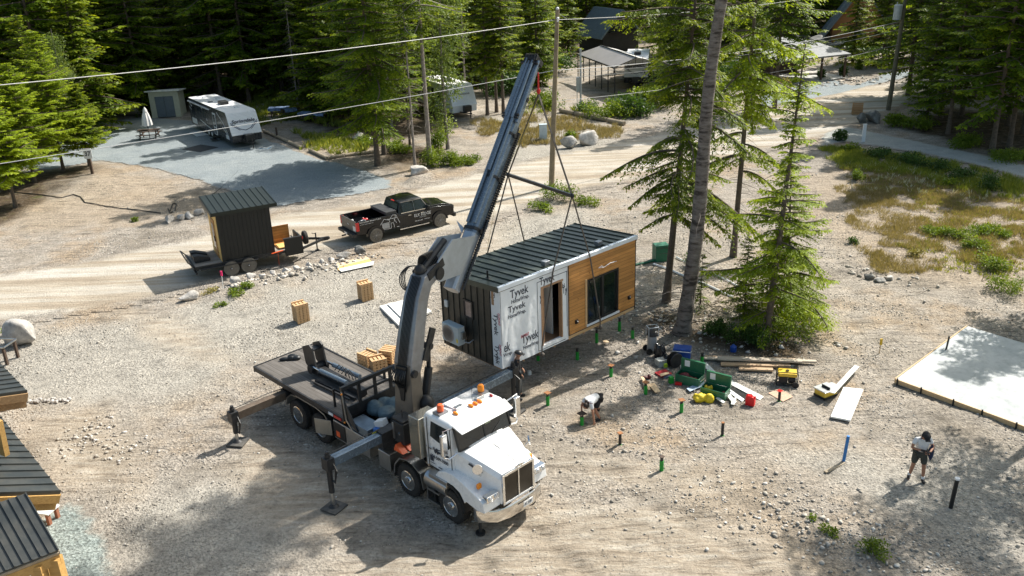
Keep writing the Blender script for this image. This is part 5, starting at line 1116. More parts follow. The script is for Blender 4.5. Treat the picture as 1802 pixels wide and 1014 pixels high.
# boxes, tanks along the near side
MB().b2((-5.6, -1.28, .55), (-3.7, -.72, 1.22)).build('tool_locker', ALU, truck, .015)
MB().b2((-5.58, -1.3, .62), (-4.95, -1.282, 1.16)).build('locker_recess', BLACK, truck); MB().b2((-5.45, -1.305, .68), (-5.25, -1.28, .88)).build('orange_strap_roll', ORANGE, truck)
MB().box((-5.95, -1.45, .88), (.62, .02, .55), (0, 0, R(25))).build('locker_door', mat('dull_steel_door', (.34, .33, .3), .4, .7, dirt=.3), truck, .006)
MB().b2((-3.25, -1.27, .5), (-2.68, -.7, 1.1)).build('battery_box', ALU, truck, .02)
MB().b2((-4.7, -1.25, 1.24), (-3.75, -.7, 1.52)).build('upper_locker', mat('blue_steel_lid', (.2, .26, .32), .35, .7), truck, .02)
for s_ in (-1, 1):
    for x_, y_, w_ in ((-3.45, .9, .4),): MB().b2((x_, min(s_*.5, s_*1.2), 1.1), (x_+w_, max(s_*.5, s_*1.2), 1.3)).build('catwalk', BLACKM, truck)
r_ = random.Random(4)
m_ = MB(); 
cl = [(-4.35+r_.uniform(-.45, .4), r_.uniform(-.3, .5), 1.5+r_.uniform(-.1, .25)) for _ in range(9)]
for c in cl: m_.ball(c, (r_.uniform(.25, .42), r_.uniform(.25, .4), r_.uniform(.12, .3)), 10, 6)
o_ = m_.build('blue_tarpaulin', mat('blue_grey_tarp', (.07, .115, .14), .6, var=.35, bump=.03, bscale=6), truck, sharp=180)
rm_ = o_.modifiers.new('m', 'REMESH'); rm_.mode = 'VOXEL'; rm_.voxel_size = .05
MB().b2((-2.72, -1.02, 1.5), (-2.2, -.52, 2.2)).b2((-2.75, -.98, 2.2), (-2.25, -.5, 2.28)).build('valve_block', BLACKM, truck, .02)
MB().b2((-2.70, -1.045, 1.6), (-2.64, -1.02, 2.14)).build('valve_plate', ALU, truck); MB().cyl((-2.42, -1.03, 1.85), (-2.42, -1.0, 1.85), .05).build('dial', CHROME, truck)
MB().cyl((-2.5, -.8, 2.28), (-2.5, -.8, 2.5), .012).ball((-2.5, -.8, 2.51), .03).build('control_lever', BLACK, truck)
for y_ in (-1.12, -.86): MB().add([(-2.5, y_-.1, 1.36), (-2.05, y_-.1, 1.36), (-2.05, y_+.1, 1.36), (-2.5, y_+.1, 1.36), (-2.4, y_-.1, 1.58), (-2.4, y_+.1, 1.58)], [(0, 1, 2, 3), (0, 4, 1), (3, 2, 5), (0, 3, 5, 4), (4, 5, 2, 1)]).build('orange_wheel_chock', ORANGE, truck, .01)
MB().box((-3.62, -.8, 1.66), (.34, .26, .2), (0, R(-20), .3)).build('white_case', WHITEI, truck, .01); MB().box((-3.6, -1.0, 1.5), (.2, .15, .12), (0, 0, .3)).build('blue_rag', mat('blue_plastic', (.02, .13, .42), .5), truck, .02)
MB().box((-3.3, -1.02, 1.40), (.5, .22, .03), (0, R(8), .1)).build('white_panel', WHITEI, truck)
# outriggers
def outrig(x, zb, s_, reach, name_pad, label, padloc, beam_h=.30, mt=CRANE, col2=BLACKM):
    m = MB().b2((x-.17, min(s_*.2, s_*1.28), zb-.19), (x+.17, max(s_*.2, s_*1.28), zb+.19)); sl_ = m.build('outrigger_sleeve', col2, truck, .01)
    m = MB().b2((x-.125, min(s_*1.1, s_*reach), zb-.14), (x+.125, max(s_*1.1, s_*reach), zb+.14)); bm_ = m.build('outrigger_beam', mt, truck, .012)
    m = MB().cyl((x, s_*reach, max(.38, zb-1.0)), (x, s_*reach, zb+.3), .085, n=16).b2((x-.15, s_*reach-.13, zb-.2), (x+.15, s_*reach+.13, zb+.18)).cyl((x, s_*reach, zb+.28), (x, s_*reach, zb+.38), .06)
    lg = m.build('outrigger_leg', BLACKM, truck)
    MB().cyl((x, s_*reach, .1), (x, s_*reach, zb-.5), .05, n=12).build('outrigger_ram', ALU, truck)
    MB().cyl((x, s_*reach, .055), (x, s_*reach, .12), .16, .09, n=16).build('outrigger_foot', BLACKM, truck)
    m = MB(); 
    for k in range(3): m.tube([(x+.05, s_*(reach-.1), zb+.05), (x+.28+.04*k, s_*(reach-.04), zb-.15), (x+.26, s_*(reach), zb-.5-.04*k), (x+.02, s_*reach, zb-.55)], .016, 5)
    m.tube([(x-.1, s_*1.2, zb+.2), (x-.1, s_*(reach*.6), zb+.24), (x-.1, s_*(reach-.1), zb+.2)], .014, 5); m.build('hydraulic_hose', BLACK, truck)
    w = TM @ Vector((x+.02, s_*reach, 0)); p_ = MB().box((0, 0, .025), (.58, .58, .05)); o = p_.build('outrigger_pad', mat('worn_black_pad', (.05, .05, .048), .8, dirt=.6, dcol=(.2, .18, .15)), None, .01)
    o.location = (w.x, w.y, .005); o.rotation_euler = (0, 0, TY+padloc); tag(o, label, 'outrigger pad')
outrig(-3.1, 1.55, -1, 3.12, 'p', 'square black pad under the near outrigger leg beside the truck cab', .25)
outrig(-3.1, 1.55, 1, 4.45, 'p', 'square black pad under the far outrigger leg near the cabin corner', .1)
outrig(-8.6, 1.02, -1, 3.2, 'p', 'square black pad under the rear outrigger leg behind the truck wheels', .6, mt=mat('brown_steel_beam', (.12, .085, .06), .6, .3, dirt=.4), col2=BLACKM)
MB().b2((-3.23, -1.35, 1.38), (-3.22, -1.27, 1.74)).b2((-3.24, -1.42, 1.42), (-3.226, -1.36, 1.71)).build('yellow_mark', mat('yellow_paint', (.7, .62, .03), .5), truck)
# crane column
def smooth(P, k=5):
    P = [Vector(q) for q in P]; out = []
    for i in range(len(P)-1):
        a, b, c, d = P[max(i-1, 0)], P[i], P[i+1], P[min(i+2, len(P)-1)]
        for j in range(k):
            t = j/k; out.append(.5*((2*b)+(c-a)*t+(2*a-5*b+4*c-d)*t*t+(3*b-a-3*c+d)*t**3))
    return out+[P[-1]]
SB2 = []
def csec(r, z, w, d, l0=0): return [cp(r-d/2, l0-w/2, z), cp(r+d/2, l0-w/2, z), cp(r+d/2, l0+w/2, z), cp(r-d/2, l0+w/2, z)]
MB().loft([csec(.1, 1.05, 1.0, 1.0), csec(.1, 1.4, 1.0, 1.0), csec(.1, 1.7, .86, .8)]).build('crane_base', BLACKM, truck, .03)
MB().loft([csec(.12, 1.6, .74, .62), csec(.15, 2.6, .66, .55), csec(.2, 3.5, .6, .5)]).build('crane_column', CRANEB, truck, .03)
MB().prism([(0, 0), (0, 0)], 'x', 0, 0) if False else None
m_ = MB().add([cp(-.14, -.2, 3.45), cp(-.14, .2, 3.45), cp(-.19, .06, 2.3), cp(-.19, -.06, 2.3), cp(-.02, -.2, 3.45), cp(-.02, .2, 3.45), cp(-.1, .06, 2.3), cp(-.1, -.06, 2.3)], [(0, 1, 2, 3), (7, 6, 5, 4), (0, 4, 5, 1), (1, 5, 6, 2), (2, 6, 7, 3), (3, 7, 4, 0)])
m_.build('column_cover', BLACK, truck, .01)
m_ = MB().cyl(cp(.55, -.22, 1.7), cp(.95, -.22, 3.0), .13, n=18).cyl(cp(.95, -.22, 3.0), cp(1.02, -.22, 3.75), .07, n=14); m_.build('lift_cylinder', BLACKM, truck)
MB().ball(cp(.45, -.42, 2.0), (.26, .26, .3), 12, 8).build('slew_motor', BLACKM, truck)
# inner boom
def rsec(P, d, w, h):
    """section perpendicular to in-plane direction d at in-plane P: w lateral, h depth"""
    n = Vector((-d[1], d[0])); out = []
    for (a_, b_) in ((-1, -1), (1, -1), (1, 1), (-1, 1)): out.append(cp(P[0]+n.x*h/2*b_, a_*w/2, P[1]+n.y*h/2*b_))
    return out
IB = [((.16, 3.0), (.15, 1), .60, .50), ((.28, 3.5), (.2, 1), .70, .60), ((.52, 4.35), (.28, .95), .64, .56), ((.88, 5.35), (.38, .92), .58, .52), ((1.18, 5.8), (.75, .65), .56, .5), ((1.72, 5.95), (.97, .2), .5, .42)]
MB().loft([rsec(p, Vector(d).normalized(), w, h) for p, d, w, h in IB]).build('inner_boom', CRANEG, truck, .035)
m_ = MB()
for k in range(7):
    l_ = -.15+.05*k; pl = []
    for p, d, w, h in IB[:5]:
        d = Vector(d).normalized(); n = (-d.y, d.x); pl.append(cp(p[0]+n[0]*(h/2+.03), l_, p[1]+n[1]*(h/2+.03)))
    m_.tube(pl, .016, 5)
m_.build('hose_bundle', BLACK, truck)
m_ = MB(); 
for s_ in (-1, 1): m_.prism([(0, 0)], 'x', 0, 0) if False else m_.bar(cp(.62, s_*.36, 3.4), cp(1.15, s_*.34, 4.3), .06, .3)
m_.cyl(cp(.05, -.42, 3.2), cp(.05, .42, 3.2), .12, n=16).cyl(cp(.95, -.4, 3.75), cp(.95, .4, 3.75), .1, n=16); m_.build('boom_linkage', BLACKM, truck)
m_ = MB(); rh = random.Random(3)
for k in range(9):
    l_ = -.2+.05*k; m_.tube(smooth([cp(-.16, l_, 3.35), cp(-.32-.03*(k % 3), l_*1.2, 3.12), cp(-.2, l_*.8, 2.85), cp(-.12, l_*.6, 2.6)]), .018, 5)
m_.build('base_hoses', BLACK, truck)
# knuckle
m_ = MB().cyl(cp(1.72, -.36, 5.9), cp(1.72, .36, 5.9), .2, n=18).bar(cp(1.2, -.28, 5.95), cp(2.0, -.28, 6.2), .05, .26).bar(cp(1.2, .28, 5.95), cp(2.0, .28, 6.2), .05, .26).cyl(cp(1.25, 0, 6.1), cp(2.5, 0, 6.7), .1, n=16).ball(cp(1.25, .05, 6.1), .2)
m_.build('knuckle', BLACKM, truck)
m_ = MB()
for k in range(4):
    q = .08+.075*k; m_.tube(smooth([cp(1.35, .12+.02*k, 6.2), cp(1.1-q*.2, .34+.02*k, 6.22), cp(.95-q*.5, .40+.04*k, 6.0-q*.2), cp(.86-q*.3, .32+.02*k, 5.7-q*.3), cp(.92, .16-.04*k, 5.5)], 6), .017, 6)
for k in range(7): m_.tube(smooth([cp(1.2+.07*k, .1, 6.2), cp(1.3+.07*k, .1, 6.5), cp(1.5+.07*k, .0, 6.5), cp(1.6+.07*k, -.08, 6.15)]), .022, 5)
m_.build('knuckle_hoses', BLACK, truck)
# telescopic boom
B0 = Vector((2.72, 4.92)); B1 = Vector((8.45, 11.45)); BD = (B1-B0).normalized(); BN = Vector((-BD.y, BD.x)); BLn = (B1-B0).length
def bp(s, l=0, n=0): q = B0+BD*s+BN*n; return cp(q.x, l, q.y)
def bbox(s0, s1, w, h, n0=0, ch=.0):
    """chamfered box section along the boom"""
    c = .28*w if ch else 0; sec = [(-w/2, -h/2+c), (-w/2+c, -h/2), (w/2-c, -h/2), (w/2, -h/2+c), (w/2, h/2-c*.6), (w/2-c*.6, h/2), (-w/2+c*.6, h/2), (-w/2, h/2-c*.6)] if ch else [(-w/2, -h/2), (w/2, -h/2), (w/2, h/2), (-w/2, h/2)]
    return [[bp(s, a_, n0+b_) for a_, b_ in sec] for s in (s0, s1)]
MB().loft(bbox(0, 2.15, .46, .50, 0, 1)).build('boom_sleeve', CRANEL, truck, .012)
# pivot cheek plates running back to the knuckle
for s_ in (-1, 1):
    P3 = [bp(.55, s_*.25, .2), bp(1.9, s_*.25, .22), cp(2.55, s_*.25, 6.75), cp(1.75, s_*.25, 6.3), cp(1.45, s_*.25, 5.85), cp(1.75, s_*.25, 5.6)]
    Q3 = [p+(C2T.to_3x3() @ Vector((0, s_*.04, 0))) for p in P3]; n_ = len(P3)
    MB().add(P3+Q3, [tuple(range(n_)), tuple(range(2*n_-1, n_-1, -1))]+[(i, n_+i, n_+(i+1) % n_, (i+1) % n_) for i in range(n_)]).build('cheek_plate', CRANEL, truck)
secs = [(2.0, 4.05, .48, .50), (3.95, 5.7, .44, .46), (5.6, 7.1, .42, .44), (7.0, 8.0, .40, .40), (7.9, 8.55, .38, .38)]
for (s0, s1, w, h) in secs:
    MB().loft(bbox(s0, s1, w, h, 0, 1)).build('boom_section', CRANE, truck, .01)
for (s, w, h) in ((2.15, .56, .58), (4.05, .52, .54), (5.7, .48, .5), (7.1, .44, .46)):
    MB().loft(bbox(s-.05, s+.05, w, h, 0, 1)).build('boom_collar', BLACKM, truck, .008)
    for s_ in (-1, 1): MB().box(bp(s, s_*(w/2+.03), .02), (.12, .06, .14), C2T.to_3x3()).build('guide_block', BLACKM, truck)
# extension cylinders on the back of the boom
for k, (l_, s0, s1) in enumerate([(-.13, 2.3, 6.3), (.13, 2.3, 6.3), (0.02, 4.2, 8.4)]):
    MB().cyl(bp(s0, l_, .30+.03*(k == 2)), bp(s1, l_, .30+.03*(k == 2)), .062, n=14).build('extension_cylinder', CRANE, truck)
    MB().cyl(bp(s1, l_, .30+.03*(k == 2)), bp(min(8.4, s1+1.9), l_, .30+.03*(k == 2)), .032, n=10).build('cylinder_rod', CHROME, truck)
for k, l_ in enumerate((-.26, -.19, -.12, .13, .2, .27)):
    MB().cyl(bp(6.1+.05*k, l_, .20 if abs(l_) > .15 else .34), bp(8.5-.04*(k % 3), l_, .20 if abs(l_) > .15 else .34), .06, n=12).build('extension_cylinder', CRANE, truck)
for s in (6.25, 6.35, 8.35): MB().loft(bbox(s-.03, s+.03, .62, .18, .25)).build('cylinder_clamp', BLACKM, truck)
MB().loft(bbox(8.45, 8.66, .5, .5, .1)).build('boom_head', BLACKM, truck, .02)
m_ = MB()
for k in range(4): m_.tube([bp(8.3, -.2+.12*k, .4), bp(8.62, -.2+.12*k, .44), bp(8.7, -.18+.12*k, .3), bp(8.6, -.2+.1*k, .1)], .02, 5)
m_.build('head_hoses', BLACK, truck)
# hose tray and perforated plate on the right flank and belly
m_ = MB(); 
for s in np.arange(.35, 5.9, .09): m_.box(bp(s, -.31-.0, -.12), (.06, .09, .10), C2T.to_3x3() @ Matrix.Rotation(-math.atan2(BD.y, BD.x), 3, 'Y'))
m_.build('hose_chain', BLACK, truck)
MB().bar(bp(.1, -.28, -.16), bp(2.6, -.28, -.16), .05, .30, BN.to_3d()).build('flank_plate', BLACKM, truck)
m_ = MB()
for s in (.7, 1.15, 1.6, 2.05, 2.4): m_.box(bp(s, -.315, -.22), (.16, .01, .05), C2T.to_3x3() @ Matrix.Rotation(-math.atan2(BD.y, BD.x), 3, 'Y'))
m_.build('plate_slot', CRANEL, truck)
MB().loft(bbox(2.3, 6.2, .16, .12, -.33)).build('belly_rail', BLACKM, truck)
MB().add([bp(1.9, .24, .25), bp(2.1, .24, .25), bp(2.25, .5, .42), bp(1.9, .24, .21), bp(2.1, .24, .21), bp(2.25, .5, .38)], [(0, 1, 2), (5, 4, 3), (0, 2, 5, 3), (2, 1, 4, 5), (1, 0, 3, 4)]).build('sleeve_lug', CRANEL, truck)
hk = MB().bar(bp(8.5, 0, -.1), HK_ if False else TM.inverted() @ (HK+Vector((0, 0, .8))), .05, .05); hk.build('hoist_link', BLACKM, truck)
# folded jib attachment lying on the deck
jib = thing('folded_jib', TM @ Vector((-7.3, 0, 1.5)), TY, 'dark folded crane jib with two blue rams lying on the truck deck', 'crane jib')
MB().prism([(-1.0, .05), (-1.35, .35), (-1.45, .95), (-1.0, 1.15), (-.85, 1.05), (-.75, .5), (-.6, .1)], 'y', .18, .24).prism([(-1.0, .05), (-1.35, .35), (-1.45, .95), (-1.0, 1.15), (-.85, 1.05), (-.75, .5), (-.6, .1)], 'y', -.24, -.18).bar((-1.1, -.2, .9), (-1.1, .2, .9), .3, .05).cyl((-.95, -.35, .25), (-.95, .35, .25), .16).build('slotted_plate', BLACKM, jib)
MB().b2((-.95, -.14, .03), (1.7, .14, .28)).build('jib_beam', BLACKM, jib, .02)
for y_, z_ in ((-.24, .34), (.3, .36)):
    MB().cyl((-.45, y_, z_), (.95, y_+.1, z_-.02), .085, n=16).build('ram', CRANE, jib); MB().cyl((-.95, y_, z_), (-.45, y_, z_), .045).build('ram_rod', CHROME, jib)
m_ = MB(); m_.bar((-.4, -.5, .08), (1.7, -.35, .08), .07, .09).bar((-.3, -.62, .08), (1.6, -.5, .08), .05, .07)
for k in range(4): m_.tube([(.0+.2*k, .05, .4), (.15+.2*k, .15, .62), (.35+.2*k, .2, .45), (.6+.2*k, .1, .35)], .018, 5)
m_.build('jib_tubes', BLACKM, jib)
def lump(name, loc, label, cat, mm, seed, s=(.5, .25, .12), rz=0):
    m = MB(); r = random.Random(seed)
    for _ in range(6): m.ball((r.uniform(-.6, .6)*s[0], r.uniform(-.5, .5)*s[1], s[2]*.4), (s[0]*r.uniform(.25, .5), s[1]*r.uniform(.35, .6), s[2]*r.uniform(.5, 1)), 9, 6)
    o = m.build(name, mm, None, sharp=180); rm = o.modifiers.new('m', 'REMESH'); rm.mode = 'VOXEL'; rm.voxel_size = max(s)/14
    o.location = loc; o.rotation_euler = (0, 0, rz); return tag(o, label, cat)
p_ = TM @ Vector((-10.0, -.05, 1.5)); lump('strap_pile', p_, 'heap of black straps and chain on the tail end of the truck deck', 'straps', BLACK, 5, (.45, .22, .12), TY+.9)
# helper: barrel things on the deck
# ================================================================ pickup truck
PB = mat('black_car_paint', (.004, .0045, .006), .2, var=.1, coat=.35, scale=1.5, spec=.35)
pk = thing('pickup_truck', (-4.509, 49.634, 0), .601, 'black crew cab pickup with white company lettering parked on the dirt road', 'pickup truck')
m_ = MB()
body = [(-5.15, .62), (-5.15, 1.0), (-2.62, 1.0), (-2.62, 1.28), (-.55, 1.28), (.75, 1.17), (.98, 1.0), (.98, .62), (.5, .55), (-4.4, .55)]
m_.prism(body, 'y', -.96, .96)
m_.b2((-5.15, -1.0, .85), (-2.6, -.9, 1.36)).b2((-5.15, .9, .85), (-2.6, 1.0, 1.36)).b2((-2.72, -.96, .9), (-2.62, .96, 1.36)).b2((-2.62, -1.0, .5), (-.5, -.9, 1.22)).b2((-2.62, .9, .5), (-.5, 1.0, 1.22))
bd = m_.build('body', PB, pk, .03)
MB().b2((-5.16, -.9, .72), (-5.10, .9, 1.36)).build('tailgate', mat('grey_tailgate', (.07, .07, .07), .4, dirt=.5, dcol=(.25, .22, .18)), pk, .012)
ftext('FORD', .22, WINK, pk, (-5.166, .12, 1.02), (0, -1, 0), Zu, h=.07); MB().b2((-5.168, -.85, .8), (-5.161, -.55, 1.08)).build('white_decal', WINK, pk)
def gsec(x, hw0, z0, hw1, z1): return [(x, -hw0, z0), (x, -hw1, z1-.08), (x, -hw1+.1, z1), (x, hw1-.1, z1), (x, hw1, z1-.08), (x, hw0, z0)]
m_ = MB().loft([[(-2.60, -.93, 1.26), (-2.40, -.78, 1.84), (-2.38, -.7, 1.9), (-2.38, .7, 1.9), (-2.40, .78, 1.84), (-2.60, .93, 1.26)],
                [(-1.5, -.94, 1.26), (-1.5, -.79, 1.9), (-1.5, -.7, 1.96), (-1.5, .7, 1.96), (-1.5, .79, 1.9), (-1.5, .94, 1.26)],
                [(-.5, -.93, 1.26), (-.98, -.76, 1.86), (-1.0, -.68, 1.91), (-1.0, .68, 1.91), (-.98, .76, 1.86), (-.5, .93, 1.26)]])
m_.build('cab', PB, pk, .03)
m_ = MB()
m_.add([(-.52, -.86, 1.29), (-.97, -.7, 1.84), (-.97, .7, 1.84), (-.52, .86, 1.29)], [(0, 1, 2, 3)])
m_ = MB().add([(-.47, -.84, 1.3), (-.95, -.68, 1.86), (-.95, .68, 1.86), (-.47, .84, 1.3)], [(0, 1, 2, 3)]); m_.build('windshield', GLASSD, pk)
MB().add([(-2.62, -.8, 1.34), (-2.435, -.7, 1.8), (-2.435, .7, 1.8), (-2.62, .8, 1.34)], [(0, 1, 2, 3)]).build('rear_window', GLASSD, pk)
for s_ in (-1, 1):
    for (a_, b_, c_, d_) in ((-2.3, -1.6, -2.28, -1.6), (-1.52, -.72, -1.52, -1.02)):
        MB().add([(a_, s_*.942, 1.32), (b_, s_*.945, 1.30), (d_, s_*.80, 1.83), (c_, s_*.80, 1.83)], [(0, 1, 2, 3)]).build('side_window', GLASSD, pk)
    MB().bar((-2.4, s_*.952, 1.295), (-.62, s_*.955, 1.275), .014, .035).build('chrome_beltline', CHROME, pk)
    MB().bar((-2.32, s_*.80, 1.86), (-1.05, s_*.80, 1.86), .012, .02).bar((-1.56, s_*.948, 1.3), (-1.56, s_*.808, 1.84), .012, .03).bar((-.66, s_*.95, 1.28), (-1.02, s_*.80, 1.85), .012, .025).build('window_trim', ALU, pk)
    MB().b2((-2.0, min(s_*1.0, s_*1.02), 1.1), (-1.82, max(s_*1.0, s_*1.02), 1.13)).b2((-1.2, min(s_*1.0, s_*1.02), 1.1), (-1.02, max(s_*1.0, s_*1.02), 1.13)).build('door_handle', CHROME, pk)
    for x_ in (-2.6, -1.58, -.52): MB().b2((x_, min(s_*1.0, s_*1.003), .5), (x_+.012, max(s_*1.0, s_*1.003), 1.22)).build('door_seam', GLASSD, pk)
    MB().b2((-.82, min(s_*.98, s_*1.24), 1.22), (-.7, max(s_*.98, s_*1.24), 1.48)).build('side_mirror', BLACK, pk, .02)
    MB().b2((-2.6, min(s_*.98, s_*1.1), .42), (-.75, max(s_*.98, s_*1.1), .47)).build('running_board', CHROME if s_ < 0 else BLACK, pk)
    MB().b2((-5.17, min(s_*.86, s_*1.01), .85), (-5.0, max(s_*.86, s_*1.01), 1.32)).build('tail_light', REDL, pk, .01)
    for x_ in (0, -4.06):
        MB().lathe([(.2, -.14), (.38, -.14), (.41, -.1), (.41, .1), (.38, .14), (.2, .14)], (x_, s_*.9, .41), 28, 'y').build('wheel', RUBBER, pk)
        MB().lathe([(.26, s_*.145), (.25, s_*.15), (.22, s_*.11), (.05, s_*.12), (.04, s_*.15)], (x_, s_*.9, .41), 20, 'y').build('rim', BLACK, pk)
        m_ = MB()
        for k_ in range(8): m_.bar((x_, s_*1.053, .41), (x_+.24*math.cos(k_*.785), s_*1.053, .41+.24*math.sin(k_*.785)), .012, .03, (0, 1, 0))
        m_.build('rim_spokes', CRANEG, pk); MB().cyl((x_, s_*1.04, .41), (x_, s_*1.06, .41), .045).build('hub_cap', CHROME, pk)
        MB().lathe([(.30, s_*.142), (.385, s_*.142), (.38, s_*.148), (.31, s_*.148)], (x_, s_*.9, .41), 28, 'y').build('dusty_sidewall', mat('dusty_tyre', (.16, .145, .12), .95, var=.3), pk)
        th = [R(180-k*18) for k in range(11)]; op = [(x_+.53*math.cos(q), .44+.53*math.sin(q)) for q in th]; ip = [(x_+.45*math.cos(q), .44+.45*math.sin(q)) for q in th]
        MB().prism(op+ip[::-1], 'y', s_*.92, s_*1.035).build('wheel_flare', PB, pk)
        MB().prism([(x_+.44*math.cos(q), .44+.44*math.sin(q)) for q in th], 'y', s_*.9, s_*1.003).build('wheel_well', BLACK, pk)
    MB().b2((.86, min(s_*.62, s_*.95), .92), (1.0, max(s_*.62, s_*.95), 1.12)).build('headlight', GLASSD, pk, .02)
m_ = MB().prism([(-.52, 1.27), (-.48, 1.32), (.2, 1.31), (.75, 1.22), (.97, 1.05), (.9, 1.0), (-.5, 1.1)], 'y', -.82, .82); m_.build('hood', PB, pk, .05)
MB().b2((.95, -.6, .72), (1.02, .6, 1.08)).build('grille', BLACKM, pk, .02)
MB().b2((.94, -.95, .42), (1.12, .95, .66)).build('front_bumper', BLACKM, pk, .03); MB().b2((-5.38, -.95, .52), (-5.15, .95, .70)).b2((-5.62, -.05, .45), (-5.36, .05, .52)).build('rear_bumper', BLACKM, pk, .02)
MB().b2((-5.39, -.2, .54), (-5.38, .12, .66)).build('licence_plate', WHITEP, pk)
MB().b2((-5.05, -.88, .9), (-2.75, .88, .92)).build('bed_liner', BLACKM, pk)
m_ = MB()
for k_ in range(3): m_.b2((-3.32+k_*.0, -.93, 1.37+.055*k_), (-2.68, .93, 1.42+.055*k_))
for k_ in range(6): m_.b2((-3.3, -.86+k_*.3, 1.533), (-2.7, -.80+k_*.3, 1.545))
m_.build('folded_bed_cover', mat('dark_grey_cover', (.05, .052, .055), .5), pk, .01)
MB().b2((-2.46, -.3, 1.86), (-2.40, .05, 1.9)).build('cargo_lamp', REDL, pk)
ftext('ELK RIDGE', 1.05, WINK, pk, (-1.62, -1.006, .93), X_, Zu, h=.17, name='door_lettering'); ftext('STRUCTURES', .42, WINK, pk, (-1.3, -1.006, .84), X_, Zu, h=.045, name='door_lettering'); ftext('250-265-4021', .5, WINK, pk, (-1.6, -1.006, .66), X_, Zu, h=.06, name='door_lettering'); ftext('elkridge', .36, WINK, pk, (-1.0, -1.006, .67), X_, Zu, h=.06, name='door_lettering')
ftext('Building Better, Backyard To Bush', 1.28, WINK, pk, (-4.95, -1.006, 1.24), X_, Zu, h=.085, name='bed_lettering'); ftext('www.elkridge.ca', .8, WINK, pk, (-4.95, -1.006, 1.14), X_, Zu, h=.05, name='bed_lettering')
m_ = MB(); q = lambda a, b, w=.02: m_.bar((a[0], -1.008, a[1]), (b[0], -1.008, b[1]), .006, w)
for (a_, b_) in (((-3.75, .92), (-3.5, 1.2)), ((-3.5, 1.2), (-3.2, 1.1)), ((-3.2, 1.1), (-2.95, 1.35)), ((-2.95, 1.35), (-2.75, 1.28)), ((-2.75, 1.28), (-2.55, .82)), ((-3.65, 1.0), (-3.6, .62)), ((-3.6, .62), (-3.1, .62)), ((-3.1, .62), (-3.1, .9)), ((-3.1, .9), (-2.95, .9)), ((-2.95, .9), (-2.9, .62)), ((-3.2, 1.1), (-3.15, .95)), ((-3.3, 1.15), (-2.7, 1.15)), ((-2.9, 1.1), (-2.75, .85)), ((-2.75, .62), (-2.6, .62)), ((-2.8, 1.25), (-2.9, .95))): q(a_, b_)
for k_ in range(7): q((-3.58+.06*k_, .66), (-3.58+.06*k_, .98), .03)
m_.build('house_logo', WINK, pk)
pv = pk.matrix_basis
for k_, (x_, y_, s_, c_, l_) in enumerate([(-4.1, .2, .18, REDL, 'red fuel can and tool bag lying in the pickup bed'), (-4.75, .55, .16, WINK, 'white bucket lying in the corner of the pickup bed'), (-4.4, -.1, .2, CRANEG, 'grey roll of hose in the pickup bed behind the red bag')]):
    w = Matrix.Translation((-4.509, 49.634, 0)) @ Matrix.Rotation(.601, 4, 'Z') @ Vector((x_, y_, .92)); lump(['tool_bag', 'bucket', 'hose_roll'][k_], w, l_, ['bag', 'bucket', 'hose'][k_], c_, 20+k_, (s_*1.5, s_, s_*.9), .6)
# ================================================================ sauna trailer
tr = thing('flatbed_trailer', (-14.50, 42.05, 0), R(28), 'black tandem axle flatbed trailer carrying a small black and wood hut', 'trailer')
m_ = MB().b2((-1.2, -.05, .62), (4.3, .05, .74)).b2((-1.2, 2.2, .62), (4.3, 2.3, .74)).b2((-1.25, -.05, .62), (-1.15, 2.3, .74)).b2((4.2, -.05, .62), (4.3, 2.3, .74))
for k_ in range(8): m_.b2((-1.1+k_*.68, 0, .55), (-1.0+k_*.68, 2.25, .66))
m_.bar((4.2, .1, .62), (5.75, 1.12, .6), .08, .12).bar((4.2, 2.15, .62), (5.75, 1.12, .6), .08, .12).b2((5.5, 1.05, .5), (5.95, 1.19, .68)).ball((5.98, 1.12, .6), .09).bar((5.3, 1.12, .05), (5.3, 1.12, 1.0), .06, .06).b2((5.2, 1.02, .02), (5.4, 1.22, .05)).bar((5.3, 1.12, .95), (5.1, 1.12, 1.02), .03, .03)
m_.b2((-.95, -.25, .60), (1.9, -.05, .64)).build('frame', BLACKM, tr)
MB().b2((-1.14, .0, .7), (4.19, 2.2, .76)).build('deck', wood('grey_trailer_boards', (.22, .19, .16), (.36, .32, .27), 0, .85, False, .18, 1), tr)
for x_ in (.52, 1.38):
    for y_, s_ in ((-.12, -1), (2.4, 1)):
        MB().lathe([(.2, -.1), (.37, -.1), (.4, -.06), (.4, .06), (.37, .1), (.2, .1)], (x_, y_, .4), 28, 'y').build('wheel', RUBBER, tr)
        MB().lathe([(.24, s_*.1), (.2, s_*.07), (.06, s_*.09), (.05, s_*.13)], (x_, y_, .4), 20, 'y').build('rim', BLACK, tr); MB().lathe([(.355, s_*.101), (.378, s_*.101), (.376, s_*.106), (.358, s_*.106)], (x_, y_, .4), 28, 'y').build('dusty_sidewall', MC['dusty_tyre'], tr)
        MB().ball((x_, y_+s_*.12, .4), .035).build('hub', CHROME, tr)
MB().b2((-1.2, -.2, .44), (-1.1, 2.35, .5)).bar((-1.2, .1, .74), (-1.45, .1, 1.02), .05, .05).bar((-1.2, 2.2, .74), (-1.45, 2.2, 1.02), .05, .05).bar((-1.45, .1, 1.02), (-1.45, 2.2, 1.02), .05, .05).build('rear_rail', BLACKM, tr)
for y_ in (.55, 1.25): MB().prism([(-1.05, .78), (-.3, .78), (-.3, .92), (-.85, 1.12), (-1.1, 1.12)], 'y', y_, y_+.42).build('loading_ramp', BLACKM, tr, .01)
MB().lathe([(.16, -.1), (.33, -.1), (.36, -.06), (.36, .06), (.33, .1), (.16, .1)], (4.62, .75, .98), 24, 'x').build('spare_wheel', RUBBER, tr)
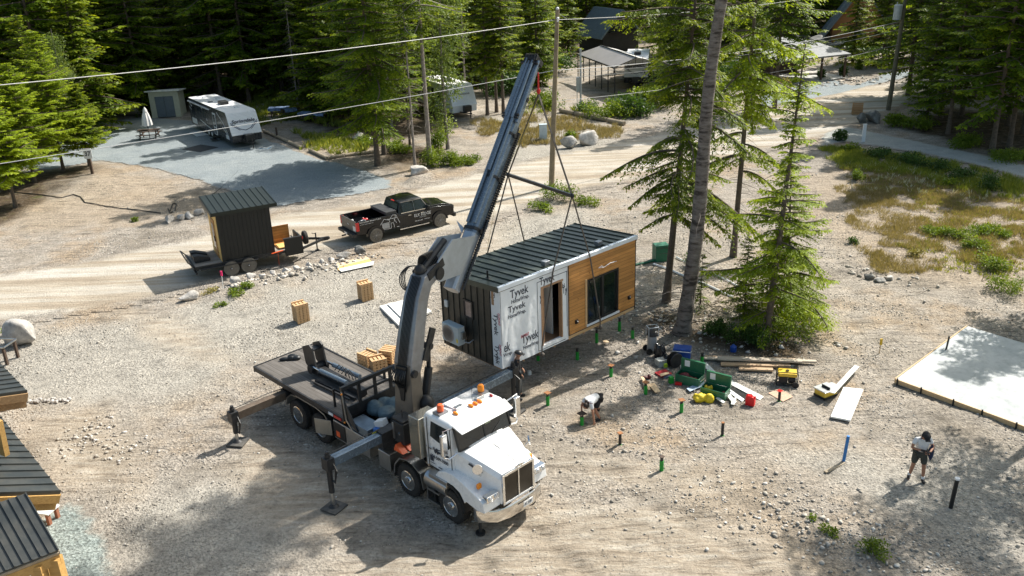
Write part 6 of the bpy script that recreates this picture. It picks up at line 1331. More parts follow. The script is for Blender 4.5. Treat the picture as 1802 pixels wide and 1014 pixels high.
MB().b2((4.3, .4, .74), (4.36, 1.2, 1.2)).build('spare_mount', BLACKM, tr); MB().b2((4.3, .15, 1.12), (4.36, .22, 1.24)).build('marker_lamp', REDL, tr)
TRM = Matrix.Translation((-14.50, 42.05, 0)) @ Matrix.Rotation(R(28), 4, 'Z')
hut = thing('sauna_hut', TRM @ Vector((.2, 0, .76)), R(28), 'small black metal clad hut with a plywood end standing on the flatbed trailer', 'hut')
MB().b2((0, .0, 0), (2.62, .05, 2.45)).b2((2.57, .05, 0), (2.62, 2.15, 2.45)).b2((0.05, 2.1, 0), (2.57, 2.15, 2.45)).build('wall', mat('black_corrugated', (.016, .017, .016), .5, .2, var=.15), hut)
m_ = MB()
for k_ in range(14): m_.b2((.05+k_*.195, -.018, .02), (.075+k_*.195, 0, 2.4))
m_.b2((-.02, -.03, 0), (.12, 0, 2.5)).build('wall_rib', MC['black_corrugated'], hut)
m_ = MB(); m_.b2((-.03, .05, 0), (.04, .62, 2.4)).b2((-.03, 1.5, 0), (.04, 2.12, 2.4)).b2((-.03, .62, 2.0), (.04, 1.5, 2.4)); m_.build('plywood_end', wood('gold_plywood', (.62, .38, .11), (.80, .54, .2), 2), hut)
MB().b2((-.06, .64, .02), (.0, 1.48, 1.98)).build('door', CEDAR, hut); MB().b2((-.075, .8, .5), (-.061, 1.32, 1.75)).build('door_glass', GLASSD, hut); MB().b2((-.13, .68, .9), (-.075, .72, 1.2)).build('door_handle', BLACK, hut)
m_ = MB().add([(-.28, -.22, 2.42), (2.98, -.22, 2.42), (2.98, 2.45, 2.66), (-.28, 2.45, 2.66), (-.28, -.22, 2.60), (2.98, -.22, 2.60), (2.98, 2.45, 2.84), (-.28, 2.45, 2.84)], [(0, 3, 2, 1), (4, 5, 6, 7), (0, 1, 5, 4), (1, 2, 6, 5), (2, 3, 7, 6), (3, 0, 4, 7)])
for k_ in range(11):
    xx = -.24+k_*.315; m_.add([(xx, -.21, 2.6), (xx+.03, -.21, 2.6), (xx+.03, 2.44, 2.84), (xx, 2.44, 2.84), (xx, -.21, 2.635), (xx+.03, -.21, 2.635), (xx+.03, 2.44, 2.875), (xx, 2.44, 2.875)], [(0, 3, 2, 1), (4, 5, 6, 7), (0, 1, 5, 4), (1, 2, 6, 5), (2, 3, 7, 6), (3, 0, 4, 7)])
m_.build('roof', mat('black_green_roof', (.02, .026, .021), .42, .25, var=.1), hut)
m_ = MB().bar((-.15, .3, -.0), (-.06, 0.4, 1.2), .04, .01); 
bx = thing('porch_bench', TRM @ Vector((3.0, .0, .76)), R(28), 'open wooden bench box with black outer panels on the front end of the trailer', 'bench')
MB().b2((0.05, 1.25, .05), (.95, 1.3, .95)).b2((0.05, .35, 0), (.95, 1.25, .06)).build('wood_lining', CEDAR, bx)
MB().b2((.1, .2, .06), (.9, .9, .1)).build('pale_seat', MC['gold_plywood'], bx)
MB().b2((.28, -.22, -.28), (1.22, -.14, .62)).b2((1.14, -.14, -.2), (1.22, 1.3, .6)).build('black_panel', MC['black_corrugated'], bx, .01)
MB().b2((.25, -.23, .62), (1.24, -.1, .66)).build('panel_cap', BLACKM, bx)
s1 = TRM @ Vector((2.9, -.1, .4)); o = MB().bar((0, 0, -.35), (.02, 0, .35), .05, .012).bar((-.3, 0, .33), (.3, -.02, .4), .08, .03).build('orange_strap', ORANGE, None); o.location = s1; o.rotation_euler = (0, 0, R(28)); tag(o, 'orange ratchet strap holding the hut down at the trailer side', 'strap')
# ================================================================ travel trailer by the forest
WV = mat('white_rv_fibreglass', (.74, .76, .78), .3, var=.04, coat=.3, scale=1); DKV = mat('black_rv_panel', (.016, .018, .021), .28, var=.2, coat=.3, scale=1)
def caravan(name, loc, rz, label, L_, txt, small=False):
    t = thing(name, loc, rz, label, 'travel trailer'); h0, h1 = .45, 2.72
    # body: side profile with slanted front cap
    prof = [(-L_, h0), (-L_-.05, h1-.12), (-L_+.15, h1), (-1.0, h1+.02), (-.82, h1-.06), (-.04, 1.15), (0, 1.0), (-.05, h0)]
    MB().prism([(-L_, 1.06), (-L_, h1-.12), (-L_+.15, h1), (-1.0, h1+.02), (-.82, h1-.06), (-.04, 1.15), (0, 1.06)], 'y', -1.22, 1.22).build('upper_body', DKV if not small else WV, t, .05)
    MB().prism([(-L_, h0), (-L_, 1.06), (0, 1.06), (-.06, h0)], 'y', -1.21, 1.21).build('lower_body', DKV if not small else WV, t, .03)
    MB().prism([(-L_+.1, h1+.0), (-L_+.12, h1+.05), (-1.05, h1+.06), (-.85, h1-.01)], 'y', -1.19, 1.19).build('roof', mat('white_rv_roof', (.78, .78, .77), .5, var=.08, scale=.8), t, .02)
    m = MB().prism([(-1.02, h1+.035), (-.80, h1-.05), (-.015, 1.16), (.015, 1.06), (.0, 1.02), (-.1, 1.06), (-.9, h1-.1)], 'y', -1.225, 1.225).build('front_cap', WV, t, .01)
    n = Vector((h1-.05-1.16, 0, .785)).normalized(); dz = Vector((-.785, 0, h1-.05-1.16)).normalized()
    m = MB()
    for k in range(15): c = Vector((-.06, 0, 1.22))+dz*(.11*k)+n*.012; m.box(c, (.004, 2.38, .022), Matrix((n, Vector((0, 1, 0)), dz)).transposed())
    m.build('front_ribbing', mat('grey_blue_stripe', (.45, .50, .56), .3), t)
    if txt:
        o0 = Vector((-.06, -.98, 1.30))+dz*.62+n*.03; ftext(txt, 1.9, INK, t, o0, (0, 1, 0), dz, h=.36, bold=.02, name='front_lettering', shear=.2)
        m = MB(); f = lambda a, b, w=.05: m.bar(Vector((-.06, a[0], 1.2))+dz*a[1]+n*.03, Vector((-.06, b[0], 1.2))+dz*b[1]+n*.03, .01, w, dz)
        for s in (-1, 1):
            for k in (0, .12): f((s*1.1, .75+k), (s*.45, .2+k))
            f((s*.45, .3), (0, .15))
        m.build('front_chevron', mat('dark_blue_stripe', (.05, .06, .10), .3), t)
    for s in (-1, 1): MB().ball((-.86, s*1.05, h1-.2), .04).build('marker_lamp', AMBER, t)
    MB().b2((-L_*.45-.45, -.35, h1+.05), (-L_*.45+.4, .35, h1+.34)).build('roof_air_conditioner', BLACKM, t, .06)
    for (x, y) in ((-2.6, .3), (-L_*.72, .5), (-L_*.86, -.2), (-L_*.62, -.5)): MB().b2((x-.18, y-.18, h1+.05), (x+.18, y+.18, h1+.13)).build('roof_vent', WV if (x*10) % 2 < 1 else CRANEG, t, .02)
    x0 = -4.45
    MB().b2((x0, -1.245, .52), (x0+.75, -1.222, 2.35)).build('door', WV, t, .01); MB().b2((x0+.09, -1.25, 1.2), (x0+.66, -1.246, 2.2)).build('door_window', GLASSD, t); MB().b2((x0+.14, -1.25, .6), (x0+.6, -1.246, 1.1)).build('door_panel', DKV, t)
    for (a, b, z, zz) in ((-3.2, -2.2, 1.25, 2.0), (-7.3, -6.4, 1.5, 2.2), (-8.6, -7.6, 1.5, 2.2), (-10.4, -9.4, 1.4, 2.1)):
        if -a < L_: MB().b2((a, -1.232, z), (b, -1.221, zz)).build('window', GLASSD, t, .01)
    m = MB()
    for (a, b) in (((-L_+.3, 2.4), (-L_+1.6, 1.8)), ((-L_+.1, 2.0), (-L_+1.5, 1.5)), ((-7.6, 2.5), (-6.2, 1.4)), ((-8.2, 1.2), (-4.8, .75)), ((-3.3, 2.5), (-2.0, 1.9)), ((-2.0, 1.9), (-.9, 1.0)), ((-2.2, 1.5), (-1.1, .95))): m.bar((a[0], -1.226, a[1]), (b[0], -1.226, b[1]), .006, .07)
    m.build('side_stripe', WV, t)
    MB().b2((-L_+.5, -1.235, .62), (-L_+1.9, -1.222, 1.1)).build('storage_hatch', WV, t); MB().b2((-1.5, -1.235, .62), (-.8, -1.222, .95)).build('storage_hatch', WV, t)
    MB().bar((-L_+.2, -1.3, 2.5), (-5.0, -1.3, 2.5), .1, .1).build('awning_roll', WV, t)
    for x in (-5.4, -6.25): MB().lathe([(.15, -.1), (.33, -.1), (.36, -.06), (.36, .06), (.33, .1), (.15, .1)], (x, -1.1, .36), 20, 'y').build('wheel', RUBBER, t); MB().cyl((x, -1.2, .36), (x, -1.22, .36), .17).build('rim', WV, t)
    MB().bar((-.1, -.5, .5), (1.35, 0, .5), .06, .1).bar((-.1, .5, .5), (1.35, 0, .5), .06, .1).cyl((1.1, 0, .05), (1.1, 0, .85), .04).build('tow_hitch', BLACKM, t)
    MB().b2((.25, -.35, .55), (.75, .35, 1.12)).build('gas_bottle_cover', BLACK, t, .05)
    MB().b2((x0+.05, -1.75, .18), (x0+.7, -1.3, .24)).b2((x0+.05, -1.55, .36), (x0+.7, -1.25, .42)).build('entry_step', BLACKM, t)
    return t
R0 = Matrix.Translation((-14.964, 63.192, 0)) @ Matrix.Rotation(-.975, 4, 'Z') @ Vector((-10.42, 0, 0))
caravan('travel_trailer', R0, -.975, 'long white and black travel trailer parked on the gravel pad beside the garden shed', 11.1, 'Springdale')
c_ = g(1128, 158); caravan('travel_trailer', (c_.x-.3, c_.y+1.5, 0), R(-100), 'travel trailer parked under the carport, only its blue grey front showing', 8.6, 'Springdale')
wc = g(818, 212); t_ = caravan('travel_trailer', (wc.x, wc.y+1.5, 0), R(-62), 'all white travel trailer half hidden behind the broadleaf tree left of the crane', 7.6, None, True)
ftext('Forestone', 1.5, INK, t_, (-.34, -.8, 1.95), (0, 1, 0), (-.43, 0, .9), h=.2, name='front_lettering')
mt_ = g(350, 236); o = MB().b2((-1.1, -.5, .0), (1.1, .5, .03)).build('ground_mat', WV, None); o.location = (mt_.x, mt_.y, .04); o.rotation_euler = (0, 0, -.975); tag(o, 'pale rectangular mat on the gravel beside the travel trailer', 'mat')
mt_ = g(353, 262); o = MB().b2((-1.1, -.9, .0), (1.1, .9, .02)).build('doormat', mat('dark_mat', (.04, .045, .05), .9), None); o.location = (mt_.x, mt_.y, .04); o.rotation_euler = (0, 0, -.6); tag(o, 'dark square mat on the gravel in front of the travel trailer', 'mat')
# ================================================================ garden shed, picnic set
BEIGE = mat('beige_siding', (.46, .46, .36), .7, var=.1); 
a_, b_ = g(275, 208), g(313, 206); sh = thing('garden_shed', ((a_.x+b_.x)/2, (a_.y+b_.y)/2, 0), .1, 'beige garden shed with grey double doors and a thin white lean to roof', 'shed')
w_ = 1.35
MB().b2((-w_, 0, 0), (-.85, .08, 2.45)).b2((.85, 0, 0), (w_, .08, 2.45)).b2((-.85, 0, 2.0), (.85, .08, 2.45)).b2((-w_, .08, 0), (-w_+.08, 2.2, 2.3)).b2((w_-.08, .08, 0), (w_, 2.2, 2.3)).b2((-w_, 2.2, 0), (w_, 2.28, 2.2)).build('wall', BEIGE, sh)
m_ = MB()
for k_ in range(12): m_.b2((-w_-.01, .1+k_*.18, 0), (-w_, .12+k_*.18, 2.3)); m_.b2((w_, .1+k_*.18, 0), (w_+.01, .12+k_*.18, 2.3))
m_.build('siding_batten', BEIGE, sh)
for s_ in (-1, 1): MB().b2((min(0.01*s_, .84*s_), .02, .05), (max(.01*s_, .84*s_), .06, 1.98)).build('door', mat('slate_door', (.12, .15, .18), .5, var=.1), sh, .01)
MB().add([(-w_-.25, -.3, 2.62), (w_+.25, -.3, 2.62), (w_+.25, 2.5, 2.3), (-w_-.25, 2.5, 2.3), (-w_-.25, -.3, 2.5), (w_+.25, -.3, 2.5), (w_+.25, 2.5, 2.2), (-w_-.25, 2.5, 2.2)], [(0, 1, 2, 3), (7, 6, 5, 4), (0, 4, 5, 1), (1, 5, 6, 2), (2, 6, 7, 3), (3, 7, 4, 0)]).build('roof', mat('white_roof', (.72, .72, .68), .5), sh)
BRW = wood('dark_brown_timber', (.05, .03, .02), (.10, .065, .045), 0)
def picnic(u, v, rz, label, m=BRW, name='picnic_table'):
    c = g(u, v); t = thing(name, (c.x, c.y, 0), rz, label, 'picnic table')
    mm = MB()
    for k in range(5): mm.b2((-.9, -.38+k*.155, .72), (.9, -.24+k*.155, .76))
    mm.build('table_top', m, t)
    for s in (-1, 1): MB().b2((-.9, s*.75-.13, .42), (.9, s*.75+.13, .46)).build('seat', m, t)
    for x in (-.65, .65):
        MB().bar((x, -.6, 0), (x, -.2, .72), .05, .09, (1, 0, 0)).bar((x, .6, 0), (x, .2, .72), .05, .09, (1, 0, 0)).bar((x+.03, -.8, .39), (x+.03, .8, .39), .05, .08).build('trestle', m, t)
    return t
pt = picnic(264, 244, .1, 'dark brown picnic table under the closed white parasol on the gravel pad')
c_ = g(264, 244); um = thing('parasol', (c_.x, c_.y, 0), 0, 'closed white patio parasol standing up through the dark picnic table', 'parasol')
MB().cyl((0, 0, 0), (0, 0, 2.6), .03).build('pole', BLACKM, um)
sec = []
for (r_, z_) in ((.36, 1.15), (.33, 1.5), (.22, 2.1), (.12, 2.35)):
    sec.append([(r_*(1+.22*(k % 2))*math.cos(k*math.pi/8), r_*(1+.22*(k % 2))*math.sin(k*math.pi/8), z_) for k in range(16)])
MB().loft(sec).build('canopy', mat('white_canvas', (.7, .68, .65), .8, var=.08), um, sharp=20); MB().lathe([(.2, 2.3), (.14, 2.5), (.03, 2.68)], n=12).build('canopy_cap', MC['white_canvas'], um)
BLUEC = mat('blue_white_cloth', (.18, .26, .42), .7, var=.9, scale=3)
def clothtable(u, v, rz, L_, label, items, seed):
    c = g(u, v, 0); t = picnic(u, v, rz, label)
    MB().b2((-L_/2, -.5, .765), (L_/2, .5, .785)).b2((-L_/2, -.51, .55), (L_/2, -.5, .78)).build('tablecloth', BLUEC, t)
clothtable(492, 204, .1, 1.9, 'picnic table with a blue and white cloth, farther left one under the trees', 0, 1); clothtable(513, 206, .3, 1.1, 'small table with a lilac cloth between the two cloth covered picnic tables', 0, 2)
clothtable(552, 213, -.3, 2.6, 'picnic table with a bright blue and white cloth, nearest one under the trees', 0, 3)
LOGM = mat('weathered_log', (.34, .28, .2), .9, var=.3, scale=4)
def logrow(a, b, label, r=.13, n=3, group=None):
    A, B = g(*a), g(*b); d = B-A
    for i in range(n):
        p, q_ = A+d*(i/n+.01), A+d*((i+1)/n-.01); c = (p+q_)/2
        o = MB().cyl(p-c+Vector((0, 0, r)), q_-c+Vector((0, 0, r)), r, r*.9, 9).build('edging_log', LOGM, None); o.location = c+Vector((0, 0, gz(c.x, c.y))); tag(o, label, 'log', group)
logrow((463, 232), (533, 263), 'pale edging log in the row between the gravel pad and the dry lawn', n=3, group='pad edging'); logrow((545, 266), (576, 281), 'edging log at the front corner of the dry lawn', n=1); logrow((578, 280), (662, 269), 'edging log in the row along the front of the dry lawn', n=3, group='lawn front edging')
logrow((985, 198), (1100, 222), 'weathered timber in the edging below the green bushes by the carport', .2, 4, 'bush edging')
po = g(488, 243); o = MB().b2((-.07, -.07, -.2), (.07, .07, .85)).b2((-.09, -.09, .85), (.09, .09, .88)).build('wood_stake', BRW, None); o.location = po; tag(o, 'short dark post at the edge of the gravel pad by the edging logs', 'post')
# number sign
c_ = g(163, 306); sg = thing('number_sign', (c_.x, c_.y, 0), .05, 'white square number sign on a dark post at the left, by the gravel pad', 'sign')
MB().b2((-.09, -.09, -.1), (.09, .09, 1.9)).build('post', BRW, sg); MB().b2((-.3, -.13, 1.15), (.3, -.095, 1.9)).build('sign_board', WV, sg, .01); ftext('37', .42, INK, sg, (-.21, -.134, 1.35), X_, Zu, h=.36, bold=.03)
# ================================================================ poles and wires
POLEM = mat('weathered_pole_wood', (.25, .20, .13), .9, var=.25, scale=3, bump=.02)
P1 = g(970, 330); P2 = g(1563, 194)
u1 = thing('utility_pole', (P1.x, P1.y, -.2), 0, 'tall bare wooden utility pole behind the crane boom with wires meeting at its top', 'utility pole')
PT = aty(981, 17, P1.y); MB().cyl((0, 0, 0), (PT.x-P1.x, 0, PT.z+.2), .19, .12, 14).build('pole', POLEM, u1)
hz = PT.z+.2; dx_ = PT.x-P1.x; m_ = MB().b2((dx_-.06, -.25, hz-.7), (dx_+.06, .25, hz-.6)).ball((dx_, -.22, hz-.5), .09).ball((dx_, 0, hz+.05), .1); m_.build('insulator', WINK, u1)
u2 = thing('utility_pole', (P2.x, P2.y, -.2), 0, 'leaning utility pole with a grey transformer drum at the edge of the dark grove', 'utility pole')
MB().cyl((0, 0, 0), (.35, 0, 10.5), .2, .14, 12).build('pole', mat('green_grey_pole', (.14, .13, .09), .9, var=.3), u2); MB().cyl((-.25, -.1, 7.7), (-.22, -.1, 8.8), .33, n=18).lathe([(.34, 8.8), (.3, 8.88), (.05, 8.92)], (-.22, -.1, 0), 18).cyl((-.35, -.1, 8.9), (-.35, -.1, 9.1), .04).build('transformer', mat('pale_grey_drum', (.42, .45, .46), .5), u2)
WIRE = mat('pale_cable', (.5, .5, .49), .5, var=.05)
def wire(name, A, B, sag, label, r=.017, ext=(0, 1), n=24):
    A, B = Vector(A), Vector(B); pts_ = []
    for i in range(n+1):
        t = ext[0]+(ext[1]-ext[0])*i/n; p = A+(B-A)*t; p.z -= 4*sag*t*(1-t); pts_.append(p)
    o = MB().tube([p-A for p in pts_], r, 5).build(name, WIRE, None); o.location = A; return tag(o, label, 'cable')
top = Vector((P1.x+.02, P1.y, 7.62))
A0 = aty(0, 145, 33); A1 = aty(0, 286, 38); t1 = aty(978, 35, P1.y)
wire('overhead_cable', t1, A0+(A0-t1)*.12, .25, 'uppermost cable running from the pole top to the left edge of the picture')
t2 = aty(976, 124, P1.y); wire('overhead_cable', t2, A1+(A1-t2)*.12, .15, 'lower cable running left past the travel trailer roof to the left edge')
e1 = aty(1700, -60, 90); wire('overhead_cable', t1, e1, .9, 'uppermost cable running from the pole top to the upper right')
for k_, (v0, v1, lab) in enumerate([(124, 38, 'highest of the four cables between the two utility poles'), (131, 44, 'second of the four cables between the two utility poles'), (138, 52, 'third of the four cables between the two utility poles'), (178, 78, 'lowest of the four cables between the two utility poles')]):
    wire('overhead_cable', aty(977, v0, P1.y), aty(1583, v1, P2.y), .55, lab, .024 if k_ == 0 else .014)
o = wire('guy_wire', aty(978, 20, P1.y), aty(1000, 35, P1.y), 0, 'short tie wire at the top of the bare utility pole', .015)
c_ = g(964, 275); o = MB().b2((-.3, -.2, 0), (.3, .2, 1.3)).b2((-.32, -.22, 1.3), (.32, .22, 1.36)).build('utility_cabinet', mat('pale_blue_cabinet', (.5, .58, .62), .5), None, .02); o.location = (c_.x-.1, c_.y+5, 0); tag(o, 'pale blue utility cabinet left of the utility pole beyond the road', 'cabinet')
c_ = g(1022, 192); mp = thing('meter_post', (c_.x, c_.y, 0), 0, 'grey metal post with an electric meter box in front of the carport', 'meter post'); MB().cyl((0, 0, 0), (0, 0, 5.2), .09, n=10).cyl((0, 0, 5.2), (0, 0, 5.4), .12).build('post', CRANEL, mp); MB().b2((-.4, -.12, 1.6), (-.1, .12, 2.9)).b2((-.36, -.1, .3), (-.3, .1, 1.6)).build('meter_box', CRANEL, mp, .02)
c_ = g(957, 245); o = MB().cyl((0, 0, 0), (0, 0, 1.0), .05).ball((0, 0, .9), (.15, .1, .12)).cyl((-.2, 0, .15), (.2, 0, .15), .05).build('water_standpipe', BLACKM, None); o.location = c_; tag(o, 'small dark standpipe in the dry verge left of the boulders', 'standpipe')
c_ = g(1519, 250); o = MB().b2((-.12, -.06, 0), (.12, .06, 1.3)).b2((-.14, -.08, 1.3), (.14, .08, 1.34)).build('marker_post', WV, None, .01); o.location = c_; tag(o, 'short white marker post at the mouth of the shaded path', 'post')
c_ = g(1508, 202); sw = thing('pallet_sign', (c_.x, c_.y, 0), -.2, 'brown wooden sandwich board made of pallet slats beside the road', 'sign')
for s_ in (-1, 1):
    m_ = MB()
    for k_ in range(6): m_.box((0, s_*.2*(1-k_/7), .12+k_*.16), (.85, .03, .11), (s_*.25, 0, 0))
    for x_ in (-.38, .38): m_.bar((x_, s_*.26, 0), (x_, s_*.02, 1.02), .05, .04)
    m_.build('slatted_board', wood('orange_brown_slats', (.35, .19, .08), (.52, .31, .15), 0), sw)
# ================================================================ carport, cabins, pavilion
M1 = mat('grey_roof_sheet', (.40, .375, .36), .55, var=.1, scale=.6); M1b = mat('sunlit_roof_sheet', (.6, .58, .55), .5, var=.05)  # paler copy for the sunward slope, its sunlight put into the colour
cpt = thing('carport', (0, 0, 0), 0, 'open carport on thin posts with a pale grey gabled sheet roof', 'carport')
z_ = 3.0
EL, ER = g(1015, 95.3, 2.7), g(1080, 119.6, 2.7); RB, RF = g(1057.5, 80.3, 3.8), g(1121, 101.8, 3.8); RRf = g(1157, 109.3, 2.7); RRb = RRf+(EL-ER)
c0 = (EL+RRf)/2; c0.z = 0; cpt.location = c0
def slab(P, th=.1): return MB().add([p-c0 for p in P]+[p-c0-Vector((0, 0, th)) for p in P], [tuple(range(len(P))), tuple(range(2*len(P)-1, len(P)-1, -1))]+[(i, len(P)+i, len(P)+(i+1) % len(P), (i+1) % len(P)) for i in range(len(P))])
slab([EL, ER, RF, RB]).build('roof', M1, cpt); slab([RB, RF, RRf, RRb]).build('roof', M1b, cpt)
m_ = MB().bar(EL-c0, ER-c0, .12, .12).bar(RB-c0, RF-c0, .1, .1)
for i_ in range(7):
    p = EL+(ER-EL)*(i_/6)-c0; m_.cyl((p.x+.15, p.y+.3, 0), (p.x+.15, p.y+.3, p.z), .055, n=8)
for i_ in range(4):
    p = RRb+(RRf-RRb)*(i_/3)-c0; m_.cyl((p.x-.3, p.y+.3, 0), (p.x-.3, p.y+.3, p.z), .055, n=8)
m_.bar(ER-c0, RF-c0, .08, .08).bar(RF-c0, RRf-c0, .08, .08).bar((ER-c0)+Vector((0, .3, -.1)), (RRf-c0)+Vector((0, .3, -.1)), .08, .08)
for i_ in range(1, 6):
    a_ = (ER-c0)+((RRf-ER))*(i_/6); zz = RF.z-abs(i_/6-.5)*2*(RF.z-2.7); m_.bar((a_.x, a_.y+.3, a_.z-.1), (a_.x, a_.y+.3, max(a_.z, zz-.05)), .05, .05)
m_.build('steel_frame', BLACKM, cpt)
DW = mat('black_stained_boards', (.018, .019, .02), .7, var=.25, scale=2); RIB = mat('slate_ribbed_roof', (.15, .19, .22), .4, .3, var=.15)
def gable(name, loc, rz, w, l, h, rh, label, wallm, roofm, over=.5, ribs=22, cat='cabin'):
    t = thing(name, loc, rz, label, cat)
    MB().b2((-w/2, -l/2, 0), (w/2, l/2, h)).build('wall', wallm, t)
    for yy in (-l/2, l/2-.1): MB().prism([(-w/2, h), (w/2, h), (0, h+rh)], 'y', yy, yy+.1).build('gable_wall', wallm, t)
    for s in (-1, 1):
        e = Vector((s*(w/2+over), 0, h-rh*over/(w/2))); r = Vector((0, 0, h+rh+.02)); d = (e-r).normalized(); n = Vector((-s*d.z*s, 0, abs(d.x))).normalized(); n = Vector((s*abs(d.z), 0, abs(d.x)))
        m = MB(); P = [Vector((0, -l/2-over, r.z)), Vector((e.x, -l/2-over, e.z)), Vector((e.x, l/2+over, e.z)), Vector((0, l/2+over, r.z))]
        m.add(P+[p+n*.12 for p in P], [(3, 2, 1, 0), (4, 5, 6, 7), (0, 1, 5, 4), (1, 2, 6, 5), (2, 3, 7, 6), (3, 0, 4, 7)])
        for k in range(ribs+1):
            y = -l/2-over+.04+(l+2*over-.08)*k/ribs; m.bar(Vector((0, y, r.z))+n*.14, Vector((e.x, y, e.z))+n*.14, .07, .06, n)
        m.build('roof', roofm, t)
    return t
cb_ = gable('black_cabin', (14.2, 124, 0), R(24), 5.4, 6.4, 2.3, 2.9, 'black cabin with a steep ribbed slate metal roof behind the carport', DW, RIB)
MB().bar((-.9, -3.22, 3.1), (-.5, -3.22, 3.9), .04, .08).bar((-.1, -3.22, 3.1), (-.5, -3.22, 3.7), .04, .08).bar((-.9, -3.22, 3.95), (-.5, -3.22, 3.7), .04, .08).bar((-.1, -3.22, 3.95), (-.5, -3.22, 3.7), .04, .08).build('antler_ornament', LOGM, cb_); MB().ball((.35, -3.25, 4.1), .16).build('gable_lamp', WINK, cb_); MB().b2((-1.9, -3.7, 2.5), (1.9, -3.2, 2.6)).build('door_canopy', BLACK, cb_)
c2 = gable('timber_cabin', (46.5, 121, 0), R(-18), 6.5, 8, 2.6, 4.6, 'orange brown timber cabin with a steep blue grey ribbed roof at the top right', wood('orange_boards', (.34, .15, .06), (.48, .24, .10), 0), RIB, 1.0)
pc = g(1404, 146); pvn = thing('pavilion', (pc.x, pc.y+2.5, 0), R(22), 'open pavilion with a dark grey sheet roof on slim posts beyond the road', 'pavilion')
MB().add([(-5, -3, 2.5), (5, -3, 2.5), (3, 3, 3.9), (-3, 3, 3.9), (-5, -3, 2.35), (5, -3, 2.35), (3, 3, 3.75), (-3, 3, 3.75)], [(0, 1, 2, 3), (7, 6, 5, 4), (0, 4, 5, 1), (1, 5, 6, 2), (2, 6, 7, 3), (3, 7, 4, 0)]).build('roof', mat('grey_speckled_roof', (.17, .18, .185), .6, var=.35, scale=5), pvn)
for x_ in (-4.6, -1.6, 1.6, 4.6): MB().b2((x_-.09, -2.8, .12), (x_+.09, -2.62, 2.4)).build('post', BRW, pvn)
for x_ in (-2.9, 2.7): MB().b2((x_, 2.6, .12), (x_+.2, 2.75, 3.7)).build('post', BRW, pvn)
MB().b2((-2.9, 2.75, .12), (2.9, 2.82, 2.6)).build('back_screen', BRW, pvn); MB().b2((-5, -3, 0), (5, 3, .12)).build('floor_slab', mat('pale_concrete', (.45, .45, .43), .8), pvn)
c_ = g(1413, 103); ch_ = thing('orange_wood_splitter', (c_.x, c_.y-3, .0), .3, 'orange machine on a stand by the pavilion post', 'machine'); MB().b2((-.35, -.3, .6), (.35, .3, 1.2)).cyl((0, 0, 1.2), (.1, 0, 2.0), .12).build('machine_body', ORANGE, ch_, .04); MB().bar((-.3, 0, 0), (-.2, 0, .7), .08, .08).bar((.3, 0, 0), (.2, 0, .7), .08, .08).build('machine_stand', BLACKM, ch_)
c_ = g(1425, 132); o = MB().prism([(-1.4, -.9), (1.5, -.7), (1.2, .9), (-1.1, .8)], 'z', 0, .35).build('flat_rock', BM2, None, .08); o.location = c_; tag(o, 'flat white table rock in the rock garden by the road', 'rock')
# ================================================================ ground objects on the site
PALE = wood('fresh_pine', (.58, .40, .23), (.74, .57, .37), 0); WPLY = mat('white_board', (.72, .72, .69), .5, var=.06, dirt=.12, dcol=(.5, .46, .4))
PINEX = wood('orange_pine', (.50, .30, .14), (.68, .47, .26), 0, .75); PINEY = wood('orange_pine_cross', (.48, .29, .13), (.66, .45, .25), 1, .75)
def cribstack(p, rz, n, label, tiltrz=0, s=.56):
    t = thing('crate_stack', (p[0], p[1], gz(p[0], p[1])), rz, label, 'timber stack', 'timber stacks')
    h = .058
    for k in range(n):
        m = MB(); z = k*h*1.0
        if k % 2 == 0:
            for j in range(2): m.b2((-s/2, -s/2+j*(s-.07), z), (s/2, -s/2+j*(s-.07)+.07, z+h-.004))
            m.build('timber_layer', PINEX, t)
        else:
            for j in range(4): m.b2((-s/2+j*(s-.1)/3, -s/2-.01, z), (-s/2+j*(s-.1)/3+.1, s/2+.01, z+h-.004))
            m.build('timber_layer', PINEY, t)
    return t
r_ = random.Random(2)
for (u_, v_, n_, lab, rz_2) in ((529, 569, 15, 'square stack of crossed orange timbers standing on the gravel, leftmost one', .6), (643, 531, 15, 'square stack of crossed orange timbers on the gravel nearer the hoisted cabin', .55), (665, 654, 9, 'stack of crossed timbers right behind the truck headboard, middle of three', .45), (646, 645, 9, 'stack of crossed timbers behind the truck headboard, left of three', -.7), (684, 641, 10, 'stack of crossed timbers behind the truck headboard, right of three', 1.2)):
    p = g(u_, v_); cribstack((p.x, p.y+.25), rz_2, n_, lab)
def sheetobj(name, P, th, m, label, cat, z0=.02, group=None, parent=None):
    P = [Vector(p) for p in P]; c = sum(P, Vector())/len(P); n = len(P)
    o = MB().add([p-c for p in P]+[p-c+Vector((0, 0, th)) for p in P], [tuple(range(n-1, -1, -1)), tuple(range(n, 2*n))]+[(i, (i+1) % n, n+(i+1) % n, n+i) for i in range(n)]).build(name, m, None, .004)
    o.location = (c.x, c.y, gz(c.x, c.y)+z0+c.z); return tag(o, label, cat, group)
Q = lambda *a: [g(u, v) for u, v in a]
sheetobj('plywood_sheet', Q((583, 470), (644, 455), (652, 460), (592, 475)), .02, PALE, 'pale plywood strip, rear one of three by the berm', 'plywood'); sheetobj('plywood_sheet', Q((590, 474), (650, 459), (657, 466), (598, 480)), .03, MC['gold_plywood'], 'yellowish plywood strip, middle one of three by the berm', 'plywood', .04); sheetobj('plywood_sheet', Q((596, 477), (659, 463), (657, 470), (601, 482)), .02, WPLY, 'white board, front one of three by the berm', 'board', .07)
sheetobj('white_sheet_stack', Q((668, 543), (727, 528), (760, 552), (703, 578)), .09, WPLY, 'stack of white sheet material on the gravel behind the crane boom', 'sheet stack')
